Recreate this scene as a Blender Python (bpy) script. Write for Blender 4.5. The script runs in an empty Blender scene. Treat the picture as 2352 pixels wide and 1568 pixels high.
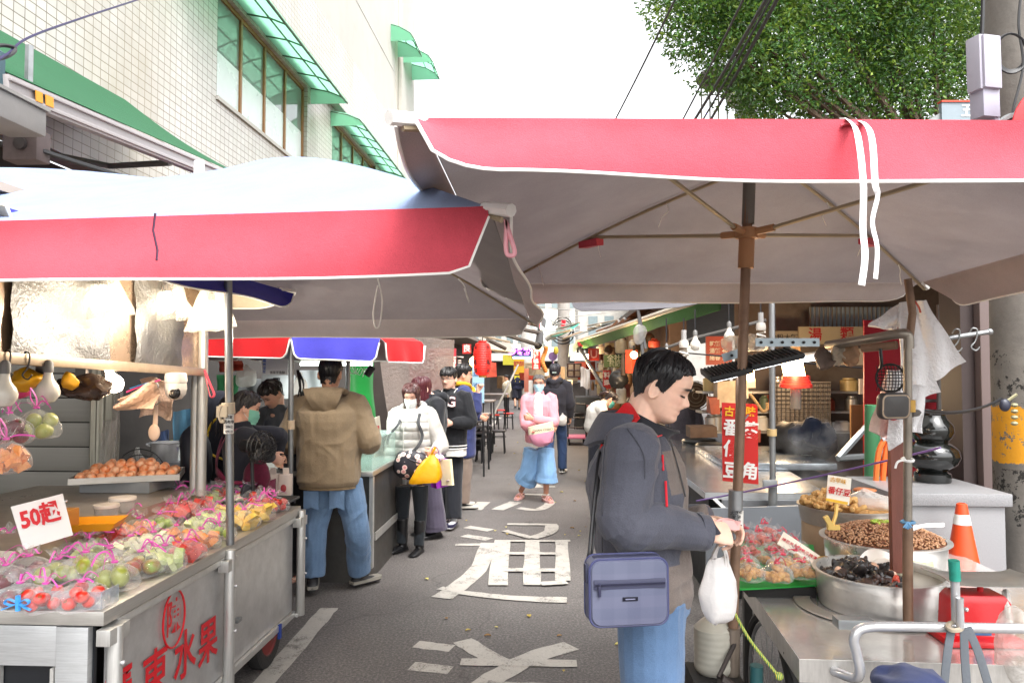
import bpy, bmesh, math, random
import numpy as np
from mathutils import Vector, Matrix, Euler
from math import sin, cos, pi
V3 = Vector; MT = Matrix.Translation
SC = bpy.context.scene
COL = SC.collection
R = math.radians
# ---------------------------------------------------------------- camera, sky, sun, exposure
CAMZ = 1.68
FPX = 1700.0
YAW, PITCH = math.atan(94/FPX), math.atan(66/FPX)
cd = bpy.data.cameras.new('camera'); cam = bpy.data.objects.new('camera', cd); COL.objects.link(cam)
cam.location = (0, 0, CAMZ); cam.rotation_euler = (pi/2+PITCH, 0, YAW)
cd.sensor_width = 36; cd.lens = FPX/2352*36; cd.clip_start = 0.05; cd.clip_end = 600
SC.camera = cam
W = bpy.data.worlds.new('World'); SC.world = W; W.use_nodes = True
wn = W.node_tree.nodes; wl = W.node_tree.links
bg = wn['Background']; bg.inputs[1].default_value = 0.15
sky = wn.new('ShaderNodeTexSky'); sky.sky_type = 'NISHITA'; sky.sun_disc = False
SUN_EL, SUN_AZ = R(58), R(150)
sky.sun_elevation = SUN_EL; sky.sun_rotation = SUN_AZ; sky.dust_density = 4; sky.air_density = 1.2
hs = wn.new('ShaderNodeHueSaturation'); hs.inputs['Saturation'].default_value = 0.14; hs.inputs['Value'].default_value = 1.5   # overcast: cloud-grey sky
wl.new(sky.outputs[0], hs.inputs['Color']); wl.new(hs.outputs[0], bg.inputs[0])
sd = bpy.data.lights.new('sun', 'SUN'); sd.energy = .7; sd.angle = R(25); sd.color = (1, .96, .9)
so = bpy.data.objects.new('sun', sd); COL.objects.link(so)
sdir = V3((sin(SUN_AZ)*cos(SUN_EL), cos(SUN_AZ)*cos(SUN_EL), sin(SUN_EL)))
so.rotation_euler = sdir.to_track_quat('Z', 'Y').to_euler()
vs = SC.view_settings; vs.view_transform = 'Standard'; vs.look = 'None'; vs.exposure = 1.5; vs.gamma = 1
cy = SC.cycles; cy.use_denoising = True; cy.adaptive_threshold = .004; cy.max_bounces = 7; cy.diffuse_bounces = 4; cy.glossy_bounces = 3
cy.transmission_bounces = 4; cy.transparent_max_bounces = 14; cy.caustics_reflective = False; cy.caustics_refractive = False
cy.sample_clamp_indirect = 6
# ---------------------------------------------------------------- pixel (2352x1568 photo) -> world
_cr = Euler((pi/2+PITCH, 0, YAW)).to_matrix()
_r, _u, _f = _cr @ V3((1,0,0)), _cr @ V3((0,1,0)), _cr @ V3((0,0,-1))
CAM = V3((0,0,CAMZ))
def ray(x, y): return _f + (x-1176)/FPX*_r + (784-y)/FPX*_u
def P(x, y, d): return CAM + d*ray(x, y)
def PZ(x, y, z=0): v = ray(x, y); return CAM + v*((z-CAMZ)/v.z)
def PX(x, y, X): v = ray(x, y); return CAM + v*(X/v.x)
def PY(x, y, Y): v = ray(x, y); return CAM + v*(Y/v.y)
# ---------------------------------------------------------------- noise (numpy)
def _h(i, j, k, s):
    n = (i*374761393 + j*668265263 + k*2147483647 + s*974634777) & 0xffffffff
    n = ((n ^ (n >> 13)) * 1274126177) & 0xffffffff
    return ((n ^ (n >> 16)) & 0xffff)/65535.0
def nz(p, f=1.0, s=0):
    p = np.asarray(p, float)*f; i = np.floor(p).astype(np.int64); t = p-i; t = t*t*(3-2*t)
    o = 0
    for a in (0,1):
        for b in (0,1):
            for c in (0,1):
                w = (t[:,0] if a else 1-t[:,0])*(t[:,1] if b else 1-t[:,1])*(t[:,2] if c else 1-t[:,2])
                o = o + w*_h(i[:,0]+a, i[:,1]+b, i[:,2]+c, s)
    return o*2-1
# ---------------------------------------------------------------- materials
def lin(h):
    h = h.lstrip('#'); c = [int(h[i:i+2], 16)/255 for i in (0,2,4)]
    return tuple(((v+.055)/1.055)**2.4 if v > .04045 else v/12.92 for v in c)
_mats = {}
class NT:
    def __init__(s, name):
        s.m = bpy.data.materials.new(name); s.m.use_nodes = True; s.t = s.m.node_tree; s.n = s.t.nodes; s.b = s.n['Principled BSDF']; s.out = s.n['Material Output']
        s.tc = s.n.new('ShaderNodeTexCoord')
    def add(s, typ, **kw):
        n = s.n.new('ShaderNode'+typ)
        for k, v in kw.items(): setattr(n, k, v)
        return n
    def ln(s, a, b): s.t.links.new(a, b)
    def noise(s, scale, detail=4, rough=.55, coord='Object', stretch=None):
        n = s.add('TexNoise'); n.inputs['Scale'].default_value = scale; n.inputs['Detail'].default_value = detail; n.inputs['Roughness'].default_value = rough
        if stretch:
            mp = s.add('Mapping'); mp.inputs['Scale'].default_value = stretch; s.ln(s.tc.outputs[coord], mp.inputs[0]); s.ln(mp.outputs[0], n.inputs['Vector'])
        else: s.ln(s.tc.outputs[coord], n.inputs['Vector'])
        return n.outputs['Fac']
    def ramp(s, fac, stops):
        n = s.add('ValToRGB'); e = n.color_ramp.elements
        while len(e) < len(stops): e.new(.5)
        for i, (p, c) in enumerate(stops):
            e[i].position = p; e[i].color = (*c, 1) if len(c) == 3 else c
        s.ln(fac, n.inputs[0]); return n.outputs[0]
    def mix(s, fac, a, b, mode='MIX'):
        n = s.add('Mix', data_type='RGBA', blend_type=mode)
        for i, v in ((0, fac), (6, a), (7, b)):
            if hasattr(v, 'is_linked'): s.ln(v, n.inputs[i])
            elif i == 0: n.inputs[0].default_value = v
            else: n.inputs[i].default_value = (*v, 1)
        return n.outputs[2]
    def bump(s, h, strength=.3, dist=.01):
        n = s.add('Bump'); n.inputs['Strength'].default_value = strength; n.inputs['Distance'].default_value = dist; s.ln(h, n.inputs['Height'])
        s.ln(n.outputs[0], s.b.inputs['Normal']); return n
def mt(hexc, rough=.6, metal=0, var=.12, scale=6, bump=.12, bscale=90, bdist=.004, emit=0, coat=0, sub=0, stretch=None, dirt=0, spec=.5, trans=0, grime=None):
    key = (hexc, rough, metal, var, scale, bump, bscale, emit, coat, sub, stretch, dirt, spec, bdist, trans, grime)
    if key in _mats: return _mats[key]
    k = NT('m_'+hexc.strip('#')); c = lin(hexc)
    f = k.noise(scale, 5, .6, stretch=stretch)
    lo = tuple(max(0, v*(1-var)) for v in c); hi = tuple(min(1, v*(1+var)) for v in c)
    col = k.ramp(f, [(.3, lo), (.7, hi)])
    if dirt:
        g = k.noise(scale*.6+1.7, 8, .7); gr = k.ramp(g, [(.5, (0,0,0)), (.72, (dirt,)*3)])
        col = k.mix(gr, col, lin(grime or '#3a332c'))
    k.ln(col, k.b.inputs['Base Color'])
    k.b.inputs['Roughness'].default_value = rough; k.b.inputs['Metallic'].default_value = metal
    k.b.inputs['Specular IOR Level'].default_value = spec
    if metal or rough < .5:
        rr = k.add('MapRange'); rr.inputs['To Min'].default_value = max(.03, rough-.1); rr.inputs['To Max'].default_value = min(1, rough+.14); k.ln(f, rr.inputs[0]); k.ln(rr.outputs[0], k.b.inputs['Roughness'])
    if bump: k.bump(k.noise(bscale, 4, .6, stretch=stretch), bump, bdist)
    if emit: k.ln(col, k.b.inputs['Emission Color']); k.b.inputs['Emission Strength'].default_value = emit
    if coat: k.b.inputs['Coat Weight'].default_value = coat
    if sub: k.b.inputs['Subsurface Weight'].default_value = sub; k.b.inputs['Subsurface Radius'].default_value = (.012,.005,.003)
    if trans: k.b.inputs['Transmission Weight'].default_value = trans
    _mats[key] = k.m; return k.m
def film(tint='#ffffff', body=.14, rough=.12, key='film', edge=.4):
    kk = (key, tint, body, rough)
    if kk in _mats: return _mats[kk]
    k = NT('m_'+key); c = lin(tint)
    k.b.inputs['Base Color'].default_value = (*c, 1); k.b.inputs['Roughness'].default_value = rough
    n1 = k.noise(22, 5, .7); k.bump(n1, 1.0, .03)
    tr = k.add('BsdfTransparent'); tr.inputs[0].default_value = (*[.55+.45*v for v in c], 1)
    lw = k.add('LayerWeight'); lw.inputs[0].default_value = .25
    mr = k.add('MapRange'); k.ln(lw.outputs['Facing'], mr.inputs[0]); mr.inputs['To Min'].default_value = body; mr.inputs['To Max'].default_value = min(1, body+edge)
    mx = k.add('MixShader'); k.ln(mr.outputs[0], mx.inputs[0]); k.ln(tr.outputs[0], mx.inputs[1]); k.ln(k.b.outputs[0], mx.inputs[2]); k.ln(mx.outputs[0], k.out.inputs[0])
    _mats[kk] = k.m; return k.m
def cloth(hexc, weave=420, var=.1, rough=.85, bump=.15, transl=0, wr=.25):
    key = ('cloth', hexc, weave, var, rough, bump, transl)
    if key in _mats: return _mats[key]
    k = NT('m_cloth_'+hexc.strip('#')); c = lin(hexc)
    f = k.noise(5, 6, .65); f2 = k.noise(weave, 2, .5)
    col = k.ramp(f, [(.3, tuple(v*(1-var) for v in c)), (.7, tuple(min(1, v*(1+var)) for v in c))])
    col = k.mix(.22, col, k.ramp(f2, [(.35, tuple(v*.6 for v in c)), (.65, tuple(min(1, v*1.4) for v in c))]))
    k.ln(col, k.b.inputs['Base Color']); k.b.inputs['Roughness'].default_value = rough; k.b.inputs['Sheen Weight'].default_value = .15
    k.b.inputs['Specular IOR Level'].default_value = .3
    a = k.add('Math', operation='MULTIPLY_ADD'); k.ln(k.noise(14, 5, .6), a.inputs[0]); a.inputs[1].default_value = 3.0*wr/.25; k.ln(f2, a.inputs[2])
    k.bump(a.outputs[0], bump*2, .004)
    if transl:
        t = k.add('BsdfTranslucent'); k.ln(col, t.inputs[0]); mx = k.add('MixShader'); mx.inputs[0].default_value = transl
        k.ln(k.b.outputs[0], mx.inputs[1]); k.ln(t.outputs[0], mx.inputs[2]); k.ln(mx.outputs[0], k.out.inputs[0])
    _mats[key] = k.m; return k.m
def steel(hexc='#b9b6b0', rough=.28, stretch=(1,1,30), dirt=.25, metal=.62):
    key = ('steel', hexc, rough, stretch, dirt, metal)
    if key in _mats: return _mats[key]
    k = NT('m_steel'); c = lin(hexc)
    f = k.noise(9, 6, .7, stretch=stretch); g = k.noise(3.1, 8, .72)
    col = k.ramp(f, [(.3, tuple(v*.82 for v in c)), (.7, tuple(min(1, v*1.1) for v in c))])
    col = k.mix(k.ramp(g, [(.5, (0,0,0)), (.75, (dirt,)*3)]), col, lin('#6b5d4e'))
    k.ln(col, k.b.inputs['Base Color']); k.b.inputs['Metallic'].default_value = metal
    rr = k.add('MapRange'); k.ln(g, rr.inputs[0]); rr.inputs['To Min'].default_value = rough-.1; rr.inputs['To Max'].default_value = rough+.22; k.ln(rr.outputs[0], k.b.inputs['Roughness'])
    a = k.add('Math', operation='MULTIPLY_ADD'); k.ln(k.noise(2.2, 3, .5), a.inputs[0]); a.inputs[1].default_value = 6; k.ln(f, a.inputs[2])
    k.bump(a.outputs[0], .12, .006)
    _mats[key] = k.m; return k.m
def light_mat(hexc, s):
    key = ('em', hexc, s)
    if key in _mats: return _mats[key]
    k = NT('m_glow'); k.b.inputs['Base Color'].default_value = (*lin(hexc), 1); k.b.inputs['Emission Color'].default_value = (*lin(hexc), 1); k.b.inputs['Emission Strength'].default_value = s
    _mats[key] = k.m; return k.m
# ---------------------------------------------------------------- mesh builder
def basis(z, x=None):
    z = Vector(z).normalized(); x = Vector(x) if x is not None else (V3((0,0,1)) if abs(z.z) < .9 else V3((1,0,0))).cross(z)
    x = (x - z*x.dot(z)).normalized(); y = z.cross(x); return Matrix((x, y, z)).transposed()
def frame(o, x, y):   # matrix with origin o, x axis x, z = x cross y
    x = Vector(x).normalized(); z = x.cross(Vector(y)).normalized(); y = z.cross(x)
    m = Matrix((x, y, z)).transposed().to_4x4(); m.translation = Vector(o); return m
class M:
    def __init__(s): s.v = []; s.f = []; s.mi = []
    def addv(s, vs, fs, mi=0):
        b = len(s.v); s.v.extend([tuple(v) for v in vs]); s.f.extend([tuple(b+i for i in f) for f in fs]); s.mi.extend([mi]*len(fs)); return s
    def box(s, c, sz, rot=None, mi=0, taper=1):
        c = Vector(c); rot = rot if rot is not None else Matrix.Identity(3)
        if isinstance(rot, (int, float)): rot = Matrix.Rotation(rot, 3, 'Z')
        vs = []
        for z in (-.5,.5):
            t = taper if z > 0 else 1
            for x, y in ((-.5,-.5),(.5,-.5),(.5,.5),(-.5,.5)): vs.append(c + rot @ V3((x*sz[0]*t, y*sz[1]*t, z*sz[2])))
        return s.addv(vs, [(3,2,1,0),(4,5,6,7),(0,1,5,4),(1,2,6,5),(2,3,7,6),(3,0,4,7)], mi)
    def bb(s, a, b, mi=0):
        a, b = Vector(a), Vector(b); return s.box((a+b)/2, [abs(b[i]-a[i]) for i in range(3)], None, mi)
    def tube(s, pts, r, n=8, mi=0, cap=True, closed=False, flat=1, up=None):
        pts = [Vector(p) for p in pts]; N = len(pts); rs = r if isinstance(r, (list, tuple)) else [r]*N
        rings = []; prev = Vector(up) if up is not None else None
        for i, p in enumerate(pts):
            a = pts[(i-1) % N] if (i > 0 or closed) else p; b = pts[(i+1) % N] if (i < N-1 or closed) else p
            t = (b-a).normalized() if (b-a).length > 1e-9 else V3((0,0,1))
            if prev is None: prev = V3((0,0,1)) if abs(t.z) < .9 else V3((1,0,0))
            e1 = prev - t*prev.dot(t)
            if e1.length < 1e-4: e1 = (V3((1,0,0)) if abs(t.x) < .9 else V3((0,1,0))); e1 = e1 - t*e1.dot(t)
            e1.normalize(); e2 = t.cross(e1); prev = e1
            rings.append([p + rs[i]*(cos(2*pi*k/n)*e1*flat + sin(2*pi*k/n)*e2) for k in range(n)])
        return s.loft(rings, mi, cap and not closed, closed)
    def loft(s, rings, mi=0, cap=True, closed=False):
        n = len(rings[0]); N = len(rings); vs = [v for r in rings for v in r]; fs = []
        for i in range(N if closed else N-1):
            j = (i+1) % N
            for k in range(n): fs.append((i*n+k, i*n+(k+1) % n, j*n+(k+1) % n, j*n+k))
        if cap: fs.append(tuple(range(n-1, -1, -1))); fs.append(tuple((N-1)*n+k for k in range(n)))
        return s.addv(vs, fs, mi)
    def lathe(s, prof, c=(0,0,0), n=24, mi=0, rot=None, cap=False):
        c = Vector(c); rot = rot if rot is not None else Matrix.Identity(3)
        rings = [[c + rot @ V3((r*cos(2*pi*k/n), r*sin(2*pi*k/n), z)) for k in range(n)] for r, z in prof]
        return s.loft(rings, mi, cap)
    def ell(s, c, r, rot=None, nu=14, nv=9, mi=0):
        r = (r,)*3 if isinstance(r, (int, float)) else r; c = Vector(c); rot = rot if rot is not None else Matrix.Identity(3)
        vs = [c + rot @ V3((0,0,-r[2]))]; fs = []
        for i in range(1, nv):
            t = pi*i/nv - pi/2
            for k in range(nu):
                a = 2*pi*k/nu; vs.append(c + rot @ V3((r[0]*cos(t)*cos(a), r[1]*cos(t)*sin(a), r[2]*sin(t))))
        vs.append(c + rot @ V3((0,0,r[2])))
        for k in range(nu):
            fs.append((0, 1+(k+1) % nu, 1+k)); L = 1+(nv-2)*nu; fs.append((L+k, L+(k+1) % nu, len(vs)-1))
            for i in range(nv-2): a = 1+i*nu; fs.append((a+k, a+(k+1) % nu, a+nu+(k+1) % nu, a+nu+k))
        return s.addv(vs, fs, mi)
    def grid(s, fn, nu, nv, mi=0, flip=False):
        vs = [fn(i/nu, j/nv) for j in range(nv+1) for i in range(nu+1)]; fs = []
        for j in range(nv):
            for i in range(nu):
                a = j*(nu+1)+i; q = (a, a+1, a+nu+2, a+nu+1); fs.append(q[::-1] if flip else q)
        return s.addv(vs, fs, mi)
    def slab(s, fn, nu, nv, t, mi=0, mi2=None):   # sheet with thickness t along -normal, closed edge
        A = [[Vector(fn(i/nu, j/nv)) for i in range(nu+1)] for j in range(nv+1)]
        def nrm(i, j):
            a = A[j][min(i+1, nu)]-A[j][max(i-1, 0)]; b = A[min(j+1, nv)][i]-A[max(j-1, 0)][i]; n = a.cross(b); return n.normalized() if n.length > 1e-12 else V3((0,0,1))
        B = [[A[j][i]-t*nrm(i, j) for i in range(nu+1)] for j in range(nv+1)]
        w = nu+1; k = w*(nv+1); top = []; bot = []; side = []
        for j in range(nv):
            for i in range(nu): a = j*w+i; top.append((a, a+1, a+w+1, a+w)); bot.append((k+a, k+a+w, k+a+w+1, k+a+1))
        edge = [i for i in range(w)] + [j*w+nu for j in range(1, nv+1)] + [nv*w+i for i in range(nu-1, -1, -1)] + [j*w for j in range(nv-1, 0, -1)]
        for a, b in zip(edge, edge[1:]+edge[:1]): side.append((b, a, k+a, k+b))
        b0 = len(s.v); s.addv([v for r in A for v in r]+[v for r in B for v in r], top+side, mi)
        s.f.extend([tuple(b0+i for i in f) for f in bot]); s.mi.extend([mi if mi2 is None else mi2]*len(bot)); return s
    def prism(s, pts, t, mi=0, mi2=None):   # planar outline in world coords, thickness t along -normal
        pts = [Vector(p) for p in pts]; n = V3((0,0,0))
        for a, b in zip(pts, pts[1:]+pts[:1]): n += (a-pts[0]).cross(b-pts[0])
        n.normalize(); k = len(pts); q = [p-n*t for p in pts]
        s.addv(pts+q, [tuple(range(k))], mi); b = len(s.v)-2*k
        s.f.append(tuple(b+k+i for i in range(k-1, -1, -1))); s.mi.append(mi if mi2 is None else mi2)
        for i in range(k): j = (i+1) % k; s.f.append((b+j, b+i, b+k+i, b+k+j)); s.mi.append(mi if mi2 is None else mi2)
        return s
    def text(s, body, size, mat4, mi=0, bold=0.0, depth=.0008, sx=1, align='CENTER', res=2):
        cu = bpy.data.curves.new('t', 'FONT'); cu.body = body; cu.size = size; cu.offset = bold*size; cu.extrude = depth/2; cu.align_x = align; cu.align_y = 'CENTER'; cu.resolution_u = res
        ob = bpy.data.objects.new('t', cu); COL.objects.link(ob)
        me = bpy.data.meshes.new_from_object(ob.evaluated_get(bpy.context.evaluated_depsgraph_get()))
        S = Matrix.Diagonal((sx,1,1,1))
        s.addv([mat4 @ S @ v.co for v in me.vertices], [tuple(p.vertices) for p in me.polygons], mi)
        bpy.data.objects.remove(ob); bpy.data.curves.remove(cu); bpy.data.meshes.remove(me); return s
    def xf(s, m4):
        s.v = [tuple(m4 @ Vector(v)) for v in s.v]; return s
    def disp(s, amp, f, seed=0):
        if not s.v: return s
        p = np.array(s.v); d = np.stack([nz(p, f, seed+i) for i in range(3)], 1)*amp; s.v = [tuple(v) for v in (p+d)]; return s
    def mesh(s, name, mats, bev=0, ang=38, seg=2):
        me = bpy.data.meshes.new(name); me.from_pydata(s.v, [], s.f); me.validate()
        for m in (mats if isinstance(mats, (list, tuple)) else [mats]): me.materials.append(m)
        if len(me.polygons) == len(s.mi): me.polygons.foreach_set('material_index', s.mi)
        if bev:
            b = bmesh.new(); b.from_mesh(me)
            es = [e for e in b.edges if len(e.link_faces) == 2 and e.calc_face_angle(0) > R(35)]
            bmesh.ops.bevel(b, geom=es, offset=bev, segments=seg, profile=.6, affect='EDGES', clamp_overlap=True)
            b.to_mesh(me); b.free()
        me.polygons.foreach_set('use_smooth', [True]*len(me.polygons)); me.set_sharp_from_angle(angle=R(ang))
        return me
    def build(s, name, mats, parent=None, bev=0, ang=38, label=None, cat=None, group=None, kind=None, seg=2):
        me = s.mesh(name, mats, bev, ang, seg)
        return put(me, name, parent, label, cat, group, kind)
def put(me, name, parent=None, label=None, cat=None, group=None, kind=None):
    o = bpy.data.objects.new(name, me); COL.objects.link(o)
    if parent is None:
        n = len(me.vertices); co = np.empty(n*3); me.vertices.foreach_get('co', co); co = co.reshape(-1, 3)
        lo, hi = co.min(0), co.max(0); c = np.array(((lo[0]+hi[0])/2, (lo[1]+hi[1])/2, lo[2]))
        me.vertices.foreach_set('co', (co-c).ravel()); me.update(); o.location = c
    else: attach(o, parent)
    tag(o, label, cat, group, kind); return o
def attach(o, parent):
    o.parent = parent; m = parent.matrix_basis.copy(); q = parent
    while q.parent is not None: m = q.parent.matrix_basis @ (q.matrix_parent_inverse @ m); q = q.parent
    o.matrix_parent_inverse = m.inverted()
def tag(o, label=None, cat=None, group=None, kind=None):
    for k, v in (('label', label), ('category', cat), ('group', group), ('kind', kind)):
        if v: o[k] = v
    return o
def thing(name, loc, label, cat, group=None, rz=0):
    o = bpy.data.objects.new(name, None); COL.objects.link(o); o.location = loc; o.rotation_euler = (0,0,rz); o.empty_display_size = .1
    return tag(o, label, cat, group)
_kids = {}
def dup(root, loc=None, rz=None, label=None, group=None, scale=None, rot=None):
    def rec(o, par):
        c = o.copy(); COL.objects.link(c)
        if par is not None: c.parent = par
        for ch in list(o.children): rec(ch, c)
        return c
    r = rec(root, None)
    if loc is not None: r.location = loc
    if rz is not None: r.rotation_euler = (0,0,rz)
    if rot is not None: r.rotation_euler = rot
    if scale: r.scale = (scale,)*3 if isinstance(scale, (int, float)) else scale
    if label: r['label'] = label
    if group: r['group'] = group
    return r
def spline(pts, n=6):   # Catmull-Rom through points
    pts = [Vector(p) for p in pts]; o = []
    for i in range(len(pts)-1):
        p0 = pts[max(i-1, 0)]; p1 = pts[i]; p2 = pts[i+1]; p3 = pts[min(i+2, len(pts)-1)]
        for k in range(n):
            t = k/n; o.append(.5*((2*p1)+(p2-p0)*t+(2*p0-5*p1+4*p2-p3)*t*t+(3*p1-p0-3*p2+p3)*t**3))
    o.append(pts[-1]); return o
def sag(a, b, s, n=14):
    a, b = Vector(a), Vector(b); return [a.lerp(b, t/n)-V3((0,0,s*4*(t/n)*(1-t/n))) for t in range(n+1)]
def remesh(m, voxel, smooth=2, it_f=.5):
    me = bpy.data.meshes.new('tmp'); me.from_pydata(m.v, [], m.f); ob = bpy.data.objects.new('tmp', me); COL.objects.link(ob)
    md = ob.modifiers.new('r', 'REMESH'); md.mode = 'VOXEL'; md.voxel_size = voxel
    if smooth: sm = ob.modifiers.new('s', 'SMOOTH'); sm.iterations = smooth; sm.factor = it_f
    e = ob.evaluated_get(bpy.context.evaluated_depsgraph_get()); r = bpy.data.meshes.new_from_object(e)
    bpy.data.objects.remove(ob); bpy.data.meshes.remove(me)
    return r
def mesh_np(me):
    n = len(me.vertices); a = np.empty(n*3); me.vertices.foreach_get('co', a); b = np.empty(n*3); me.vertex_normals.foreach_get('vector', b) if hasattr(me, 'vertex_normals') else me.vertices.foreach_get('normal', b)
    return a.reshape(-1,3), b.reshape(-1,3)
def finish(me, mats):
    me.materials.clear()
    for m in (mats if isinstance(mats, (list, tuple)) else [mats]): me.materials.append(m)
    me.polygons.foreach_set('use_smooth', [True]*len(me.polygons)); return me
STEEL = steel(); CHROME = steel('#cfcfd0', .16, (1,1,1), .05); ALU = steel('#c9c8c4', .3, (30,1,1), .12); GALV = mt('#8c8f90', .45, .6, .12, 14, .1, dirt=.3)
BLACKP = mt('#17171a', .45, 0, .2); WHITEP = mt('#e6e4df', .4, 0, .05, dirt=.15, grime='#8a7f70'); PINK = mt('#e0489f', .45, 0, .1); DARK = mt('#1b1918', .8)
# ================================================================ SETTING
def asphalt():
    k = NT('asphalt'); f = k.noise(1.3, 8, .65, 'Object'); g = k.noise(62, 6, .85, 'Object'); s = k.noise(.35, 4, .6, 'Object')
    col = k.ramp(f, [(.3, lin('#777473')), (.7, lin('#888584'))])
    col = k.mix(.75, col, k.ramp(g, [(.36, lin('#1f1d1c')), (.5, lin('#787370')), (.66, lin('#d0cac4'))]), 'OVERLAY')
    col = k.mix(k.ramp(s, [(.5, (0,0,0)), (.7, (.4,)*3)]), col, lin('#5a5552'))
    v = k.add('TexVoronoi', feature='DISTANCE_TO_EDGE'); v.inputs['Scale'].default_value = .42
    mp = k.add('Mapping'); k.ln(k.tc.outputs['Object'], mp.inputs[0]); nn = k.add('TexNoise'); nn.inputs['Scale'].default_value = 2.2; k.ln(k.tc.outputs['Object'], nn.inputs['Vector'])
    va = k.add('VectorMath', operation='MULTIPLY_ADD'); k.ln(nn.outputs['Color'], va.inputs[0]); va.inputs[1].default_value = (.55,.55,0); k.ln(k.tc.outputs['Object'], va.inputs[2]); k.ln(va.outputs[0], v.inputs['Vector'])
    col = k.mix(k.ramp(v.outputs['Distance'], [(.0, (.35,)*3), (.004, (0,0,0))]), col, lin('#2b2826'))
    o = k.noise(3.1, 3, .5, 'Object'); col = k.mix(k.ramp(o, [(.66, (0,0,0)), (.72, (.45,)*3)]), col, lin('#35312f'))
    k.ln(col, k.b.inputs['Base Color']); k.b.inputs['Roughness'].default_value = .82; k.bump(g, .55, .006); return k.m
ASPH = asphalt(); M().grid(lambda u, v: (-150+300*u, -40+340*v, 0), 60, 68).build('ground', ASPH, kind='structure')
def paint_mat():
    k = NT('road_paint'); f = k.noise(4, 8, .8, 'Object'); g = k.noise(90, 4, .8, 'Object'); c = k.ramp(g, [(.3, lin('#a29d95')), (.7, lin('#bdb8b0'))])
    mu = k.add('Math', operation='MULTIPLY_ADD'); k.ln(g, mu.inputs[0]); mu.inputs[1].default_value = .7; k.ln(f, mu.inputs[2])
    col = k.mix(k.ramp(mu.outputs[0], [(.87, (0,0,0)), (.98, (1,)*3)]), c, lin('#6b6762'))
    k.ln(col, k.b.inputs['Base Color']); k.b.inputs['Roughness'].default_value = .7; k.bump(g, .4, .003); return k.m
PAINT = paint_mat()
def stroke(m, pts, w, jit=0):   # painted stroke along pixel-measured ground points
    p = [PZ(x, y, .004) for x, y in pts]; p = spline(p, 5) if len(p) > 2 else [p[0].lerp(p[1], i/6) for i in range(7)]
    rd = random.Random(int(pts[0][0])); L = []; Rr = []
    for i, q in enumerate(p):
        t = (p[min(i+1, len(p)-1)]-p[max(i-1, 0)]).normalized(); nn = V3((-t.y, t.x, 0)); ww = (w if not isinstance(w, tuple) else w[0]+(w[1]-w[0])*i/(len(p)-1))/2
        L.append(q+nn*(ww+rd.uniform(-.006,.006))); Rr.append(q-nn*(ww+rd.uniform(-.006,.006)))
    z = .004+.0007*len(m.f)/6
    n = len(p); vs = [V3((v.x, v.y, z)) for v in L+Rr]; m.addv(vs, [(i, n+i, n+i+1, i+1) for i in range(n-1)])
def marking(strokes):
    m = M()
    for pts, w in strokes: stroke(m, pts, w)
    return m.build('road_marking', PAINT, kind='structure')
marking([([(955,1478),(1038,1488)],.115), ([(945,1528),(1035,1538)],.115), ([(1062,1470),(1145,1520)],.14), ([(1312,1482),(1220,1510),(1120,1566),(1050,1620)],.15), ([(1058,1520),(1325,1524)],.105),
         ([(1090,1572),(1260,1578)],.09), ([(1100,1600),(1095,1690)],.13), ([(1260,1600),(1265,1690)],.13)])
marking([([(1072,1209),(1128,1217)],.13), ([(1065,1229),(1125,1238)],.13), ([(1046,1250),(1128,1250)],.09), ([(1122,1246),(1102,1300),(1058,1342),(1014,1373)],(.15,.17)),
         ([(1010,1350),(1080,1363),(1190,1374),(1302,1378)],(.08,.13)), ([(1165,1204),(1280,1205)],.09), ([(1268,1206),(1262,1222),(1222,1236)],.14), ([(1158,1219),(1222,1236)],.09),
         ([(1155,1241),(1143,1345)],.155), ([(1155,1243),(1310,1243)],.07), ([(1222,1241),(1222,1345)],.14), ([(1290,1243),(1293,1335)],.12), ([(1160,1272),(1300,1273)],.09), ([(1155,1310),(1300,1311)],.1), ([(1242,1343),(1302,1339)],.1)])
marking([([(1090,1170),(1112,1152)],.17), ([(1142,1170),(1185,1152)],.17), ([(1190,1166),(1235,1170),(1262,1156),(1258,1145)],.12), ([(1205,1135),(1262,1136)],.11)])
marking([([(1210,1105),(1240,1118)],.14), ([(1205,1118),(1275,1117)],.1), ([(1215,1095),(1236,1092)],.1)])
mm = M(); stroke(mm, [(756,1395),(720,1437),(640,1528),(570,1610)], .13); stroke(mm, [(1120,985),(1150,958)], .1); mm.build('road_line', PAINT, kind='structure')
m = M(); a, b = PZ(560,1398,.0022), PZ(1640,1405,.0022); m.addv([a, b, b+V3((.1,-2.6,0)), a+V3((-.6,-2.6,0))], [(0,3,2,1)])
m.build('road_patch', ASPH, kind='structure')
m = M(); a, b = PZ(1420,1440,.0034), PZ(1330,905,.0034); m.addv([a, a+V3((.35,0,0)), b+V3((1.2,0,0)), b+V3((.25,0,0))], [(0,1,2,3)])
m.build('gutter', ASPH, kind='structure')
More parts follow.
